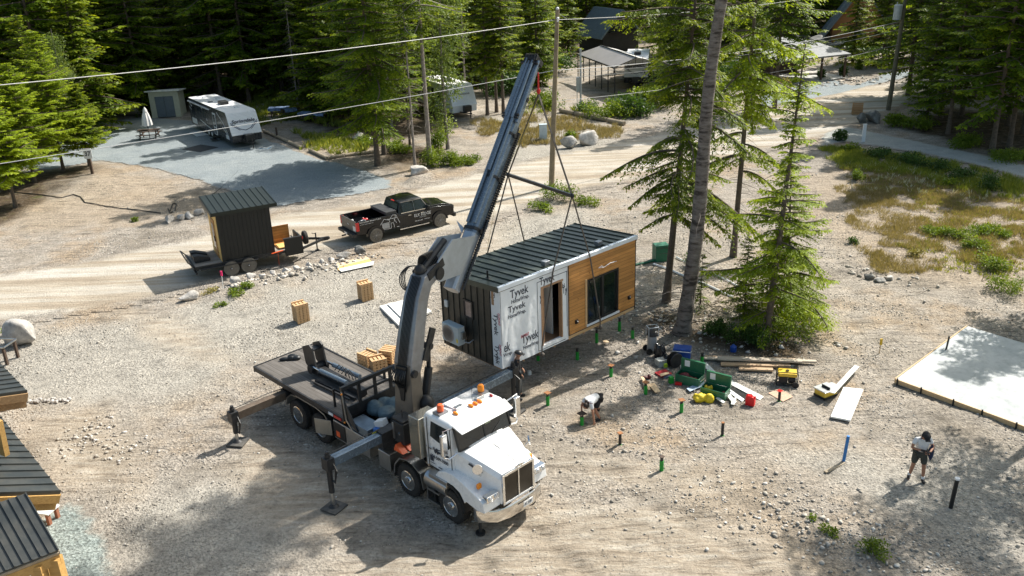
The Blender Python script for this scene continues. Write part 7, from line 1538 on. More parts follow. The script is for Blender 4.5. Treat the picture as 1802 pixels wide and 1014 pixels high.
sheetobj('white_board', Q((682, 541), (690, 539), (722, 566), (712, 571)), .03, WPLY, 'loose narrow white panel lying slanted on the white sheet stack', 'panel', .16)
sheetobj('white_board', Q((1484, 685), (1519, 689), (1496, 744), (1461, 737)), .06, WPLY, 'clean white rectangular panel lying on the dirt below the table saw', 'panel', .05)
# concrete slab with form boards
SLABM, sn = newmat('concrete_slab_surface'); cc = sn.ramp(sn.noise(.9, 6, .65), [(.3, (.34, .37, .37)), (.5, (.43, .45, .45)), (.7, (.52, .54, .53))]); cc = sn.mix(1.0, cc, sn.ramp(sn.noise(3.5, 7, .75), [(.3, .8), (.5, 1.0)]), 'MULTIPLY'); sn.l(cc, sn.p.inputs['Base Color']); sn.p.inputs['Roughness'].default_value = .8; sn.l(sn.bump(sn.noise(20, 5, .7), .006), sn.p.inputs['Normal'])
A_, B_, D_ = g(1577, 667, .16), g(1703, 574, .16), g(1803, 750, .16); C_ = B_+(D_-A_); D2, C2_ = A_+(D_-A_)*1.8, B_+(D_-A_)*1.8
sb = thing('concrete_slab', ((A_+C_)/2)*1.0, 0, 'fresh concrete slab inside timber form boards at the right edge', 'slab'); sb.location.z = 0; c0 = sb.location.copy()
lo = Vector((0, 0, -.2)); PP = [A_, D2, C2_, B_]
MB().add([p-c0 for p in PP]+[p-c0+lo for p in PP], [(0, 1, 2, 3), (7, 6, 5, 4), (0, 4, 5, 1), (1, 5, 6, 2), (2, 6, 7, 3), (3, 7, 4, 0)]).build('concrete', SLABM, sb)
FB = wood('form_board', (.45, .30, .15), (.62, .45, .25), 0)
dn = (A_-B_).normalized(); dl_ = (A_-D2).normalized()
m_ = MB().bar(A_-c0+dn*.03+Vector((0, 0, -.07)), D2-c0+dn*.03+Vector((0, 0, -.07)), .045, .17).bar(A_-c0+dl_*.03+Vector((0, 0, -.07)), B_-c0+dl_*.03+Vector((0, 0, -.07)), .045, .17); m_.build('form_board', FB, sb)
m_ = MB()
for f_ in (.02, .22, .48, .7, .95, 1.2):
    p = A_+(D_-A_)*f_-c0+dn*.08; m_.bar((p.x, p.y, -.1), (p.x, p.y, .24), .04, .04)
m_.build('form_stake', BLACKM, sb)
def pipe(u, v, h, r, label, m, tilt=(0, 0), name='pipe', cap=None):
    c = g(u, v); t = MB().cyl((0, 0, -.1), (tilt[0], tilt[1], h), r, n=16).build(name, m, None); t.location = (c.x, c.y, gz(c.x, c.y)); tag(t, label, 'pipe')
    if cap: MB().cyl((tilt[0], tilt[1], h-.03), (tilt[0]*1.02, tilt[1], h+.02), r*1.15, n=16).build('pipe_cap', cap, t)
    return t
pipe(1484, 813, .9, .05, 'bright blue plastic pipe standing in the gravel left of the standing man', mat('blue_pipe', (.01, .16, .45), .4), (.06, 0))
pipe(1673, 892, .98, .06, 'black vertical pipe with a white cap right of the standing man', BLACK, (.05, 0), cap=WINK)
pipe(1663, 622, .72, .035, 'thin black pipe sticking up through the concrete slab corner', BLACK, (.06, 0))
# screw piles
PG = mat('green_pile_paint', (.01, .30, .03), .5, var=.15); RUST = mat('rusty_plate', (.30, .13, .05), .85, var=.4, scale=8)
def pile(u, v, h, label, plate=RUST, ps=.2, green=.7):
    c = g(u, v); t = thing('screw_pile', (c.x, c.y, gz(c.x, c.y)), r_.uniform(0, 1), label, 'screw pile', 'screw piles')
    MB().cyl((0, 0, -.1), (0, 0, h*green), .065, n=14).build('green_shaft', PG, t); MB().cyl((0, 0, h*green), (0, 0, h-.02), .05, n=12).build('steel_neck', BLACKM, t)
    if plate: MB().b2((-ps/2, -ps/2, h-.02), (ps/2, ps/2, h)).build('cap_plate', plate, t, .004)
pile(1050, 603, .62, 'green screw pile directly below the big glazed door of the cabin', None); pile(1016, 632, .5, 'green screw pile under the middle of the hoisted cabin', None); pile(1090, 584, .62, 'green screw pile below the right end of the cabin', BLACKM, .16); pile(1113, 597, .52, 'green screw pile with a black neck right of the cabin corner', BLACKM, .12)
pile(1075, 663, .48, 'green screw pile with a rusty plate standing in the shade below the cabin doorway'); pile(1136, 693, .5, 'green screw pile near the red tray, in front of the left toolbox'); pile(964, 713, .5, 'green screw pile nearest the truck, left of the bending man'); pile(1199, 725, .5, 'green screw pile in front of the yellow bag', RUST)
pile(1024, 748, .45, 'green screw pile the bending man reaches over', BRW, .26); pile(1164, 827, .52, 'frontmost green screw pile, nearest the camera', BRW, .14); pile(947, 634, .3, 'short green screw pile under the left end of the cabin', None); pile(1235, 642, .5, 'green screw pile between the blue cooler and the lumber pile', BLACKM, .1)
pile(1091, 784, .45, 'dark unpainted screw pile on the open dirt in front of the bending man', RUST, .16, .02); pile(1271, 766, .5, 'dark stubby pile on the open dirt below the red jerry can', RUST, .1, .02); pile(1371, 705, .42, 'dark pile with a red tag beside the orange marked square', REDL, .16, .02); pile(905, 700, .4, 'dark pile with an orange plate right of the outrigger', RUST, .18, .1)
SPR = mat('orange_spray', (.58, .36, .24), .95, var=.3, scale=9, dirt=1.0, dcol=(.42, .38, .32)); sheetobj('orange_marker_square', Q((1352, 692), (1372, 683), (1396, 698), (1378, 707)), .003, SPR, 'faded orange sprayed square on the dirt around the tagged pile', 'marking', .02)
def flag(u, v, h, m, label, fm):
    c = g(u, v); t = thing('survey_flag', (c.x, c.y, gz(c.x, c.y)), 0, label, 'flag'); MB().bar((0, 0, -.05), (.03, 0, h), .03, .03).build('stake', m, t); MB().b2((-.02, -.02, h-.25), (.07, .03, h)).build('ribbon', fm, t)
flag(394, 515, .9, WPLY, 'wooden stake with a hot pink ribbon on the berm by the trailer', mat('pink_ribbon', (.8, .02, .15), .6)); flag(1547, 622, .62, PALE, 'stake with a yellow ribbon on the dirt left of the concrete slab', mat('yellow_ribbon', (.7, .45, .03), .6))
# lumber pile
rl = random.Random(8)
for k_, (a_, b_, w_, z_, m2, lab) in enumerate([((1238, 636), (1436, 642), .16, .05, 'grey_plank', 'long weathered plank at the back of the lumber pile'), ((1262, 640), (1410, 645), .24, .14, 'grey_plank', 'upper grey plank of the lumber pile'), ((1268, 645), (1390, 648), .24, .03, 'tan_plank', 'tan board at the front of the lumber pile'), ((1300, 652), (1360, 654), .2, .0, 'tan_plank', 'short lower board under the lumber pile'), ((1240, 633), (1400, 638), .1, .03, 'tan_plank', 'thin long batten behind the lumber pile')]):
    A, B = g(*a_), g(*b_); c = (A+B)/2; mm = wood(m2, (.36, .30, .23), (.52, .45, .36), 0) if m2[0] == 'g' else wood(m2, (.40, .26, .15), (.55, .39, .24), 0)
    d = B-A; o = MB().b2((-d.length/2, -w_/2, 0), (d.length/2, w_/2, .07)).build('plank', mm, None, .005); o.location = (c.x, c.y, gz(c.x, c.y)+.04+z_); o.rotation_euler = (0, 0, math.atan2(d.y, d.x)); tag(o, lab, 'plank')
# toolboxes
GRN = mat('dark_green_steel', (.01, .12, .055), .38, var=.12, dirt=.12, scale=2)
def toolbox(u, v, rz, label):
    c = g(u, v); t = thing('job_box', (c.x, c.y, gz(c.x, c.y)), rz, label, 'tool chest'); w, d, h = .92, .5, .38
    m = MB(); m.b2((-w/2, -d/2, .05), (w/2, -d/2+.03, h)).b2((-w/2, d/2-.03, .05), (w/2, d/2, h)).b2((-w/2, -d/2+.03, .05), (-w/2+.03, d/2-.03, h)).b2((w/2-.03, -d/2+.03, .05), (w/2, d/2-.03, h)).b2((-w/2, -d/2, .02), (w/2, d/2, .05)); m.build('chest', GRN, t, .008)
    MB().b2((-w/2, d/2-.01, h), (w/2, d/2+.09, h+.44)).build('lid', GRN, t, .01); MB().b2((-w/2+.15, d/2-.015, h+.16), (-w/2+.35, d/2-.011, h+.4)).build('paper_label', WINK, t)
    MB().tube([(w/2, -.15, .28), (w/2+.06, -.15, .3), (w/2+.06, .15, .3), (w/2, .15, .28)], .012).build('handle', CHROME, t)
    return t, c
def smallbox(name, u, v, s, m, label, cat, rz=0, z=0, bevel=.01, off=(0, 0)):
    c = g(u, v, z); o = MB().b2((-s[0]/2, -s[1]/2, 0), (s[0]/2, s[1]/2, s[2])).build(name, m, None, bevel); o.location = (c.x+off[0], c.y+off[1], (gz(c.x, c.y) if z == 0 else z)); o.rotation_euler = (0, 0, rz); return tag(o, label, cat)
t_, c_ = toolbox(1213, 674, -.62, 'open dark green tool chest, left one of the pair'); t_, c2_ = toolbox(1258, 697, -.62, 'open dark green tool chest, right one of the pair nearest the red jerry can')
p1 = Matrix.Translation(c_) @ Matrix.Rotation(-.62, 4, 'Z'); p2 = Matrix.Translation(c2_) @ Matrix.Rotation(-.62, 4, 'Z')
lump('red_tools', p1 @ Vector((0, 0, .12)), 'jumble of red and black power tools inside the left green chest', 'tools', mat('dark_red_tools', (.16, .02, .02), .5, var=.8, scale=9), 31, (.45, .2, .2), -.72)
lump('yellow_drill', p2 @ Vector((-.25, 0, .2)), 'yellow cordless tool lying in the right green chest', 'tool', mat('tool_yellow', (.75, .5, .02), .45), 32, (.16, .12, .14), -.72); lump('red_white_bits', p2 @ Vector((.28, .0, .1)), 'small red and white boxes in the right green chest', 'boxes', mat('red_white_mix', (.45, .12, .1), .6, var=.9, scale=12), 33, (.2, .15, .1), -.72)
# jerry can
c_ = g(1320, 712); jc = thing('jerry_can', (c_.x, c_.y, gz(c_.x, c_.y)), -.5, 'bright red plastic jerry can standing by the white boards', 'jerry can'); RC = mat('red_plastic', (.72, .012, .015), .35, var=.06)
MB().prism([(-.16, 0), (.16, 0), (.16, .26), (.1, .36), (-.16, .36)], 'y', -.1, .1).build('can_body', RC, jc, .03); MB().tube([(-.12, 0, .34), (-.1, 0, .42), (.04, 0, .42), (.06, 0, .35)], .02).cyl((.12, 0, .3), (.17, 0, .37), .03).build('can_handle', RC, jc)
lump('yellow_bag', g(1236, 706)+Vector((0, 0, .02)), 'yellow hose and tool bag lying in front of the right green chest', 'bag', mat('yellow_bag_cloth', (.70, .52, .02), .55, var=.25, scale=8), 35, (.42, .26, .22), -.3)
# white trim boards
for k_, (P_, m2, lab) in enumerate([(((1262, 664), (1270, 660), (1344, 698), (1337, 704)), WPLY, 'long white trim board, outermost of the fan right of the tool chests'), (((1247, 668), (1256, 662), (1312, 702), (1306, 708)), mat('white_trim', (.78, .8, .8), .4), 'long white trim board, second from the chests'), (((1240, 655), (1262, 668), (1330, 705), (1322, 712)), BLACK, 'long black strip lying between the white trim boards'), (((1236, 645), (1243, 641), (1262, 660), (1254, 664)), WPLY, 'short white board behind the right green chest'), (((1208, 687), (1236, 672), (1242, 680), (1214, 692)), mat('pale_blue_film', (.45, .55, .68), .4), 'pale blue plastic film in front of the left green chest'),
        (((1278, 700), (1284, 697), (1296, 712), (1290, 715)), WPLY, 'small white offcut in front of the right green chest'), (((1288, 706), (1296, 704), (1292, 717), (1286, 716)), WPLY, 'narrow white offcut left of the red jerry can'), (((1259, 706), (1264, 704), (1276, 713), (1272, 715)), WPLY, 'thin white strip at the corner of the right green chest'),
        (((1140, 680), (1152, 678), (1162, 693), (1153, 695)), PALE, 'pale wood offcut right of the pile near the red tray'), (((1127, 668), (1132, 667), (1145, 690), (1141, 691)), PALE, 'thin dark edged board leaning by the pile near the red tray'), (((1060, 605), (1068, 604), (1072, 608), (1063, 610)), PALE, 'small brown offcut on the dirt under the cabin'), (((1160, 665), (1176, 661), (1178, 664), (1163, 669)), PALE, 'little wood offcut below the red tray')]):
    sheetobj('board', [g(*q_) for q_ in P_], .025, m2, lab, 'board', .03+.01*k_)
# red tray, bags, cooler, blower etc
smallbox('red_tray', 1167, 659, (.5, .42, .06), mat('dark_red_tray', (.35, .012, .02), .5, var=.3, scale=10), 'dark red open tray of tools on the dirt below the clear bins', 'tray', .5)
smallbox('clear_bin', 1164, 642, (.42, .32, .26), mat('clear_plastic', (.42, .44, .42), .2, var=.3), 'see through plastic bin in front of the black bags', 'bin', .4); smallbox('lime_box', 1171, 645, (.13, .12, .14), mat('lime_plastic', (.5, .7, .03), .5), 'small lime green box beside the clear bin', 'box', .2)
smallbox('green_bottle_case', 1181, 673, (.16, .14, .26), PG, 'small bright green case on the dirt left of the left tool chest', 'case', .3); smallbox('red_glove_pack', 1194, 677, (.24, .15, .08), RC, 'small red pack at the corner of the left tool chest', 'pack', -.3); smallbox('white_bottle', 1206, 649, (.36, .14, .12), WPLY, 'white bottle lying behind the left tool chest', 'bottle', -.5); smallbox('blue_cloth', 1174, 663, (.32, .2, .05), mat('blue_grey_cloth', (.15, .2, .3), .8), 'crumpled blue grey cloth right of the red tray', 'cloth', .3)
cl_ = g(1200, 634); co_ = thing('cool_box', (cl_.x, cl_.y, gz(cl_.x, cl_.y)), -.3, 'round cornered royal blue cooler with a white handle behind the tool chests', 'cooler'); BLU = mat('royal_blue', (.01, .06, .30), .4)
MB().b2((-.32, -.22, 0), (.32, .22, .4)).build('cooler_body', BLU, co_, .06); MB().b2((-.34, -.24, .4), (.34, .24, .5)).build('cooler_lid', BLU, co_, .04); MB().tube([(-.33, 0, .35), (-.36, -.28, .42), (.36, -.28, .42), (.33, 0, .35)], .015).build('cooler_handle', WINK, co_)
lump('black_bag', g(1163, 632)+Vector((0, 0, .05)), 'upright black plastic bag, left of the dark bags by the blower', 'bag', mat('shiny_black_plastic', (.015, .017, .022), .22, var=.3), 41, (.3, .3, .5), .3); lump('black_bag', g(1178, 637)+Vector((0, 0, .02)), 'slumped black bag between the upright bag and the cable reel', 'bag', MC['shiny_black_plastic'], 42, (.5, .35, .3), -.3)
c_ = g(1187, 645); o = MB().lathe([(.28, -.12), (.3, -.1), (.12, -.08), (.12, .08), (.3, .1), (.28, .12)], (0, 0, .3), 22, 'y').build('cable_reel', BLACKM, None); o.location = (c_.x, c_.y, gz(c_.x, c_.y)); o.rotation_euler = (0, 0, .5); tag(o, 'black cable reel standing on edge left of the blue cooler', 'reel')
c_ = g(1147, 622); bl = thing('dust_blower', (c_.x, c_.y, gz(c_.x, c_.y)), .2, 'grey upright machine with a black tubular cage on top, right of the cabin', 'machine')
MB().cyl((0, 0, .12), (0, 0, .72), .2, .18, 20).build('grey_drum', mat('mid_grey_plastic', (.26, .27, .28), .5), bl); MB().lathe([(.2, .72), (.22, .76), (.18, .9), (.05, .95)], n=16).build('motor_head', BLACKM, bl); MB().tube([(-.2, -.15, .72), (-.2, -.15, 1.1), (.2, -.15, 1.1), (.2, -.15, .72)], .02).tube([(-.2, .15, .72), (-.2, .15, 1.1), (.2, .15, 1.1), (.2, .15, .72)], .02).bar((-.2, -.15, 1.1), (-.2, .15, 1.1), .03, .03).bar((.2, -.15, 1.1), (.2, .15, 1.1), .03, .03).build('tubular_cage', CRANEL, bl)
for s_ in (-1, 1): MB().lathe([(.12, -.03), (.13, 0), (.12, .03)], (-.18, s_*.2, .12), 14, 'y').build('wheel', BLACK, bl)
lump('red_black_saw', g(1137, 666)+Vector((0, 0, .02)), 'small red and black power saw left of the red tray', 'saw', mat('saw_mix', (.10, .02, .02), .5, var=.9, scale=14), 44, (.2, .12, .1), .2)
c_ = g(1290, 622); o = MB().lathe([(.12, 0), (.13, .05), (.13, .2), (.09, .24), (.03, .3)], n=14).build('blue_bucket', BLU, None); o.location = (c_.x, c_.y, gz(c_.x, c_.y)); tag(o, 'little blue jug in the shade behind the lumber pile', 'jug')
smallbox('white_cup', 932, 659, (.12, .12, .16), WPLY, 'little white carton on the dirt below the left end of the cabin', 'carton', .3)
# generator
c_ = g(1384, 674); gn = thing('generator', (c_.x, c_.y, gz(c_.x, c_.y)), -.25, 'yellow and black portable generator in a tube frame right of the lumber pile', 'generator'); YEL = mat('tool_yellow2', (.72, .48, .03), .4, dirt=.2)
MB().b2((-.34, -.24, .36), (.34, .24, .5)).build('fuel_tank', YEL, gn, .04); MB().b2((-.28, -.2, .08), (.02, .2, .34)).cyl((.05, 0, .2), (.3, 0, .2), .16, n=16).build('engine', BLACKM, gn, .02)
m_ = MB()
for s_ in (-1, 1): m_.tube([(-.36, s_*.26, .04), (-.36, s_*.26, .5), (-.3, s_*.26, .56), (.3, s_*.26, .56), (.36, s_*.26, .5), (.36, s_*.26, .04), (-.36, s_*.26, .04)], .018)
for x_ in (-.36, .36): m_.bar((x_, -.26, .06), (x_, .26, .06), .035, .035).bar((x_, -.26, .5), (x_, .26, .5), .035, .035)
m_.build('tube_frame', BLACK, gn); MB().lathe([(.11, -.03), (.12, 0), (.11, .03)], (.3, -.3, .1), 14, 'y').build('wheel', RUBBER, gn); MB().cyl((0, 0, .5), (0, 0, .54), .06).build('tank_cap', BLACK, gn)
# table saw with board
c_ = g(1452, 697); ts = thing('table_saw', (c_.x, c_.y, gz(c_.x, c_.y)), .5, 'table saw with a grey top and yellow base on the dirt left of the slab', 'table saw')
MB().b2((-.34, -.28, .3), (.34, .28, .34)).b2((.34, -.2, .3), (.5, .2, .33)).build('saw_table', ALU, ts, .01); MB().b2((-.3, -.24, .1), (.3, .24, .29)).build('saw_base', YEL, ts, .02); MB().b2((-.32, -.26, .02), (.32, .26, .1)).build('saw_foot', BLACK, ts, .02); MB().b2((-.05, -.2, .34), (-.02, .15, .42)).build('blade_guard', BLACK, ts)
A, B = g(1464, 692, .36), g(1508, 645, .25); d = B-A; o = MB().b2((0, -.09, 0), (d.length, .09, .025)).build('trim_board', WPLY, None); o.location = A; o.rotation_euler = (0, -math.asin(d.z/d.length), math.atan2(d.y, d.x)); tag(o, 'long white board sticking out from the table saw', 'board')
A, B = g(1452, 832), g(1486, 815); d = B-A; o = MB().b2((0, -.05, 0), (d.length, .05, .05)).build('scrap_board', LOGM, None); o.location = (A.x, A.y, gz(A.x, A.y)+.02); o.rotation_euler = (0, 0, math.atan2(d.y, d.x)); tag(o, 'grey wood scrap lying at the foot of the blue pipe', 'board')
# hoses and lines
def hose(P_, r, m, name, label, cat, z=.04):
    Pw = [g(*q_) for q_ in P_]; c = Pw[0].copy(); pts_ = []
    for i in range(len(Pw)-1):
        for k in range(4): q_ = Pw[i].lerp(Pw[i+1], k/4); pts_.append(q_)
    pts_.append(Pw[-1]); pts_ = [Vector((q_.x-c.x, q_.y-c.y, gz(q_.x, q_.y)+z)) for q_ in pts_]
    o = MB().tube(pts_, r, 6).build(name, m, None); o.location = (c.x, c.y, 0); return tag(o, label, cat)
hose([(20, 340), (70, 345), (110, 349), (130, 344), (142, 348), (150, 358), (200, 366), (250, 372), (283, 376)], .03, BLACK, 'water_hose', 'dark hose snaking over the bare dirt from the left trees to the white boulders', 'hose')
hose([(300, 371), (305, 358), (311, 360), (308, 372), (300, 376), (296, 368)], .03, BLACK, 'water_hose', 'coiled dark hose end beside the white boulders', 'hose')
GRP = mat('green_pipe', (.012, .13, .07), .5); hose([(1118, 468), (1140, 464), (1162, 459)], .06, GRP, 'green_pipe', 'green pipe lying on the dirt left of the green utility box', 'pipe', .06)
hose([(1150, 467), (1180, 478), (1240, 503), (1290, 525)], .05, WINK, 'white_pipe', 'long white pipe lying on the gravel behind the bare trunk, nearer one', 'pipe', .06); hose([(1190, 455), (1240, 478), (1300, 505), (1330, 520)], .04, WINK, 'white_pipe', 'long white pipe lying on the gravel behind the bare trunk, farther one', 'pipe', .06)
smallbox('green_utility_box', 1164, 462, (.7, .55, .85), GRP, 'green utility box behind the left conifer trunk', 'utility box', .2, off=(0, .3))
hose([(420, 300), (390, 330), (372, 345)], .015, BLACK, 'power_cord', 'thin dark cord across the gravel pad behind the trailer', 'cord', .05)
hose([(455, 262), (470, 263), (478, 259)], .03, mat('blue_hose', (.03, .2, .4), .5), 'blue_hose', 'blue hose on the gravel by the travel trailer hitch', 'hose', .05)
# ================================================================ timber cabins at the lower left
RF2 = mat('dark_ribbed_metal', (.055, .062, .062), .38, .45, var=.15, dirt=.2, scale=.8); TIM = wood('honey_timber', (.36, .20, .06), (.56, .34, .11), 0); TIMD = wood('brown_timber', (.22, .13, .06), (.36, .23, .11), 0)
def roofpiece(name, P, label, nr, along, th=.08, fas=None, m=RF2, cat='roof', parent=None):
    """P quad (world): 0-1 = eave, 1-2 / 0-3 run up the slope"""
    P = [Vector(p) for p in P]; c = Vector((P[0].x, P[0].y, 0)); n = (P[1]-P[0]).cross(P[3]-P[0]).normalized(); n = n if n.z > 0 else -n
    t = thing(name, c, 0, label, cat) if parent is None else parent
    if parent is not None: c = parent.location.copy()
    L_ = [p-c for p in P]
    MB().add(L_+[p-n*th for p in L_], [(0, 1, 2, 3), (7, 6, 5, 4), (0, 4, 5, 1), (1, 5, 6, 2), (2, 6, 7, 3), (3, 7, 4, 0)]).build('roof', m, t)
    mm = MB()
    for k in range(nr+1):
        f = k/nr; a = L_[0].lerp(L_[1], f)+n*.02; b = L_[3].lerp(L_[2], f)+n*.02; mm.bar(a, b, .025, .04, n)
    mm.build('roof_rib', m, t); return t, c, n
def up_(p, q, h): return Vector((p.x, p.y, h))
# middle cabin: eave on its right, rake towards the camera
e0, e1 = g(107, 865, 2.7), g(-25, 700, 2.7); sl = Vector((-1, .0, 0)); ed = (e1-e0).normalized(); side = Vector((-ed.y, ed.x, 0)); side = side if side.x < 0 else -side
k3 = g(0, 841, 3.6); rise = .45
f0, f1 = e0+side*6+Vector((0, 0, 6*rise)), e1+side*6+Vector((0, 0, 6*rise))
t_, c_, n_ = roofpiece('timber_cabin', [e0, e1, f1, f0], 'cabin at the left edge with a dark ribbed roof and honey coloured timber fascia', 16, 0, cat='cabin')
MB().bar(e0-c_-n_*.19-ed*.03, f0-c_-n_*.19-ed*.03, .06, .22, n_).bar(e0-c_-n_*.42+ed*.12, f0-c_-n_*.42+ed*.12, .10, .24, n_).bar(e0-c_-n_*.16, e1-c_-n_*.16, .05, .16, n_).build('fascia', TIM, t_)
w0, w1 = e0+side*.9+ed*1.3, e1+side*.9; MB().add([Vector((p.x-c_.x, p.y-c_.y, z)) for z in (0, 2.9) for p in (w0, w1, w1+side*5, w0+side*5)], [(0, 1, 5, 4), (1, 2, 6, 5), (2, 3, 7, 6), (3, 0, 4, 7)]).build('wall', TIMD, t_)
p_ = e0+side*.8+ed*.3-c_; MB().b2((p_.x-.12, p_.y-.12, 0), (p_.x+.12, p_.y+.12, 2.75)).build('corner_post', TIM, t_)
MB().bar(g(-4, 740, 4.4)-c_, g(9, 800, 3.35)-c_, .14, .2).build('gable_truss', TIM, t_)
# rear cabin
e0, e1 = g(48, 688, 2.7), g(-40, 598, 2.7); ed = (e1-e0).normalized(); side = Vector((-ed.y, ed.x, 0)); side = side if side.x < 0 else -side; f0, f1 = e0+side*4+Vector((0, 0, .9)), e1+side*4+Vector((0, 0, .9))
t_, c_, n_ = roofpiece('timber_cabin', [e0, e1, f1, f0], 'cabin roof corner farther back at the left edge, above the white rock border', 14, 0, cat='cabin')
MB().bar(e0-c_-n_*.2-ed*.03, f0-c_-n_*.2-ed*.03, .06, .26, n_).bar(e0-c_-n_*.46+ed*.1, f0-c_-n_*.46+ed*.1, .10, .24, n_).bar(e0-c_-n_*.15, e1-c_-n_*.15, .05, .14, n_).build('fascia', TIMD, t_)
w0, w1 = e0+side*.8+ed*.6, e1+side*.8; MB().add([Vector((p.x-c_.x, p.y-c_.y, z)) for z in (0, 2.8) for p in (w0, w1, w1+side*4, w0+side*4)], [(0, 1, 5, 4), (1, 2, 6, 5), (2, 3, 7, 6), (3, 0, 4, 7)]).build('wall', TIMD, t_)
# near porch roof
a0, a1, a2 = g(103, 968, 2.6), g(0, 1008, 2.6), g(45, 868, 3.5); ev = a1-a0; sl = a2-a0
q0, q1, q2, q3 = a0, a0+ev*1.5, a0+ev*1.5+sl, a0+sl
t_, c_, n_ = roofpiece('timber_porch', [q0, q1, q2, q3], 'near porch roof of dark ribbed metal on timber posts in the lower left corner', 10, 0, cat='porch')
MB().bar(q0-c_-n_*.18, q1-c_-n_*.18, .06, .2, n_).bar(q0-c_-n_*.16, q3-c_-n_*.16, .05, .16, n_).build('fascia', wood('grey_timber', (.28, .22, .15), (.42, .35, .26), 0), t_)
for f_ in (.12, .32): p_ = q0.lerp(q1, f_)-c_; MB().b2((p_.x-.13, p_.y+.05, 0), (p_.x+.13, p_.y+.31, 2.35)).build('post', TIM, t_)
p_ = q0.lerp(q1, .06)-c_; p5 = q0.lerp(q1, .9)-c_; MB().bar((p_.x, p_.y+.18, 2.3), (p5.x, p5.y+.18, 2.3), .16, .24).build('beam', TIM, t_)
c_ = g(84, 918); bn = thing('bench', (c_.x-.2, c_.y+.1, gz(c_.x, c_.y)), -.25, 'small white topped bench with red brown legs under the cabin eave', 'bench'); MB().b2((-.9, -.25, .42), (.5, .25, .46)).build('bench_top', WPLY, bn)
for x_ in (-.7, .4): MB().b2((x_-.05, -.22, 0), (x_+.05, -.12, .42)).b2((x_-.05, .12, 0), (x_+.05, .22, .42)).build('leg', wood('red_brown', (.25, .09, .05), (.38, .16, .09), 2), bn)
c_ = g(12, 640); wt = thing('work_table', (c_.x-.35, c_.y+.25, gz(c_.x, c_.y)), -.15, 'metal frame work table with wooden legs in front of the dark boulder', 'table')
MB().bar((-.9, -.4, .8), (.6, -.4, .8), .06, .05).bar((-.9, .4, .8), (.6, .4, .8), .06, .05).bar((.6, -.4, .8), (.6, .4, .8), .06, .05).bar((-.2, -.4, .8), (-.2, .4, .8), .05, .04).build('frame', ALU, wt)
for x_ in (-.8, .52):
    for y_ in (-.34, .34): MB().b2((x_-.05, y_-.05, 0), (x_+.05, y_+.05, .78)).build('leg', BRW, wt)
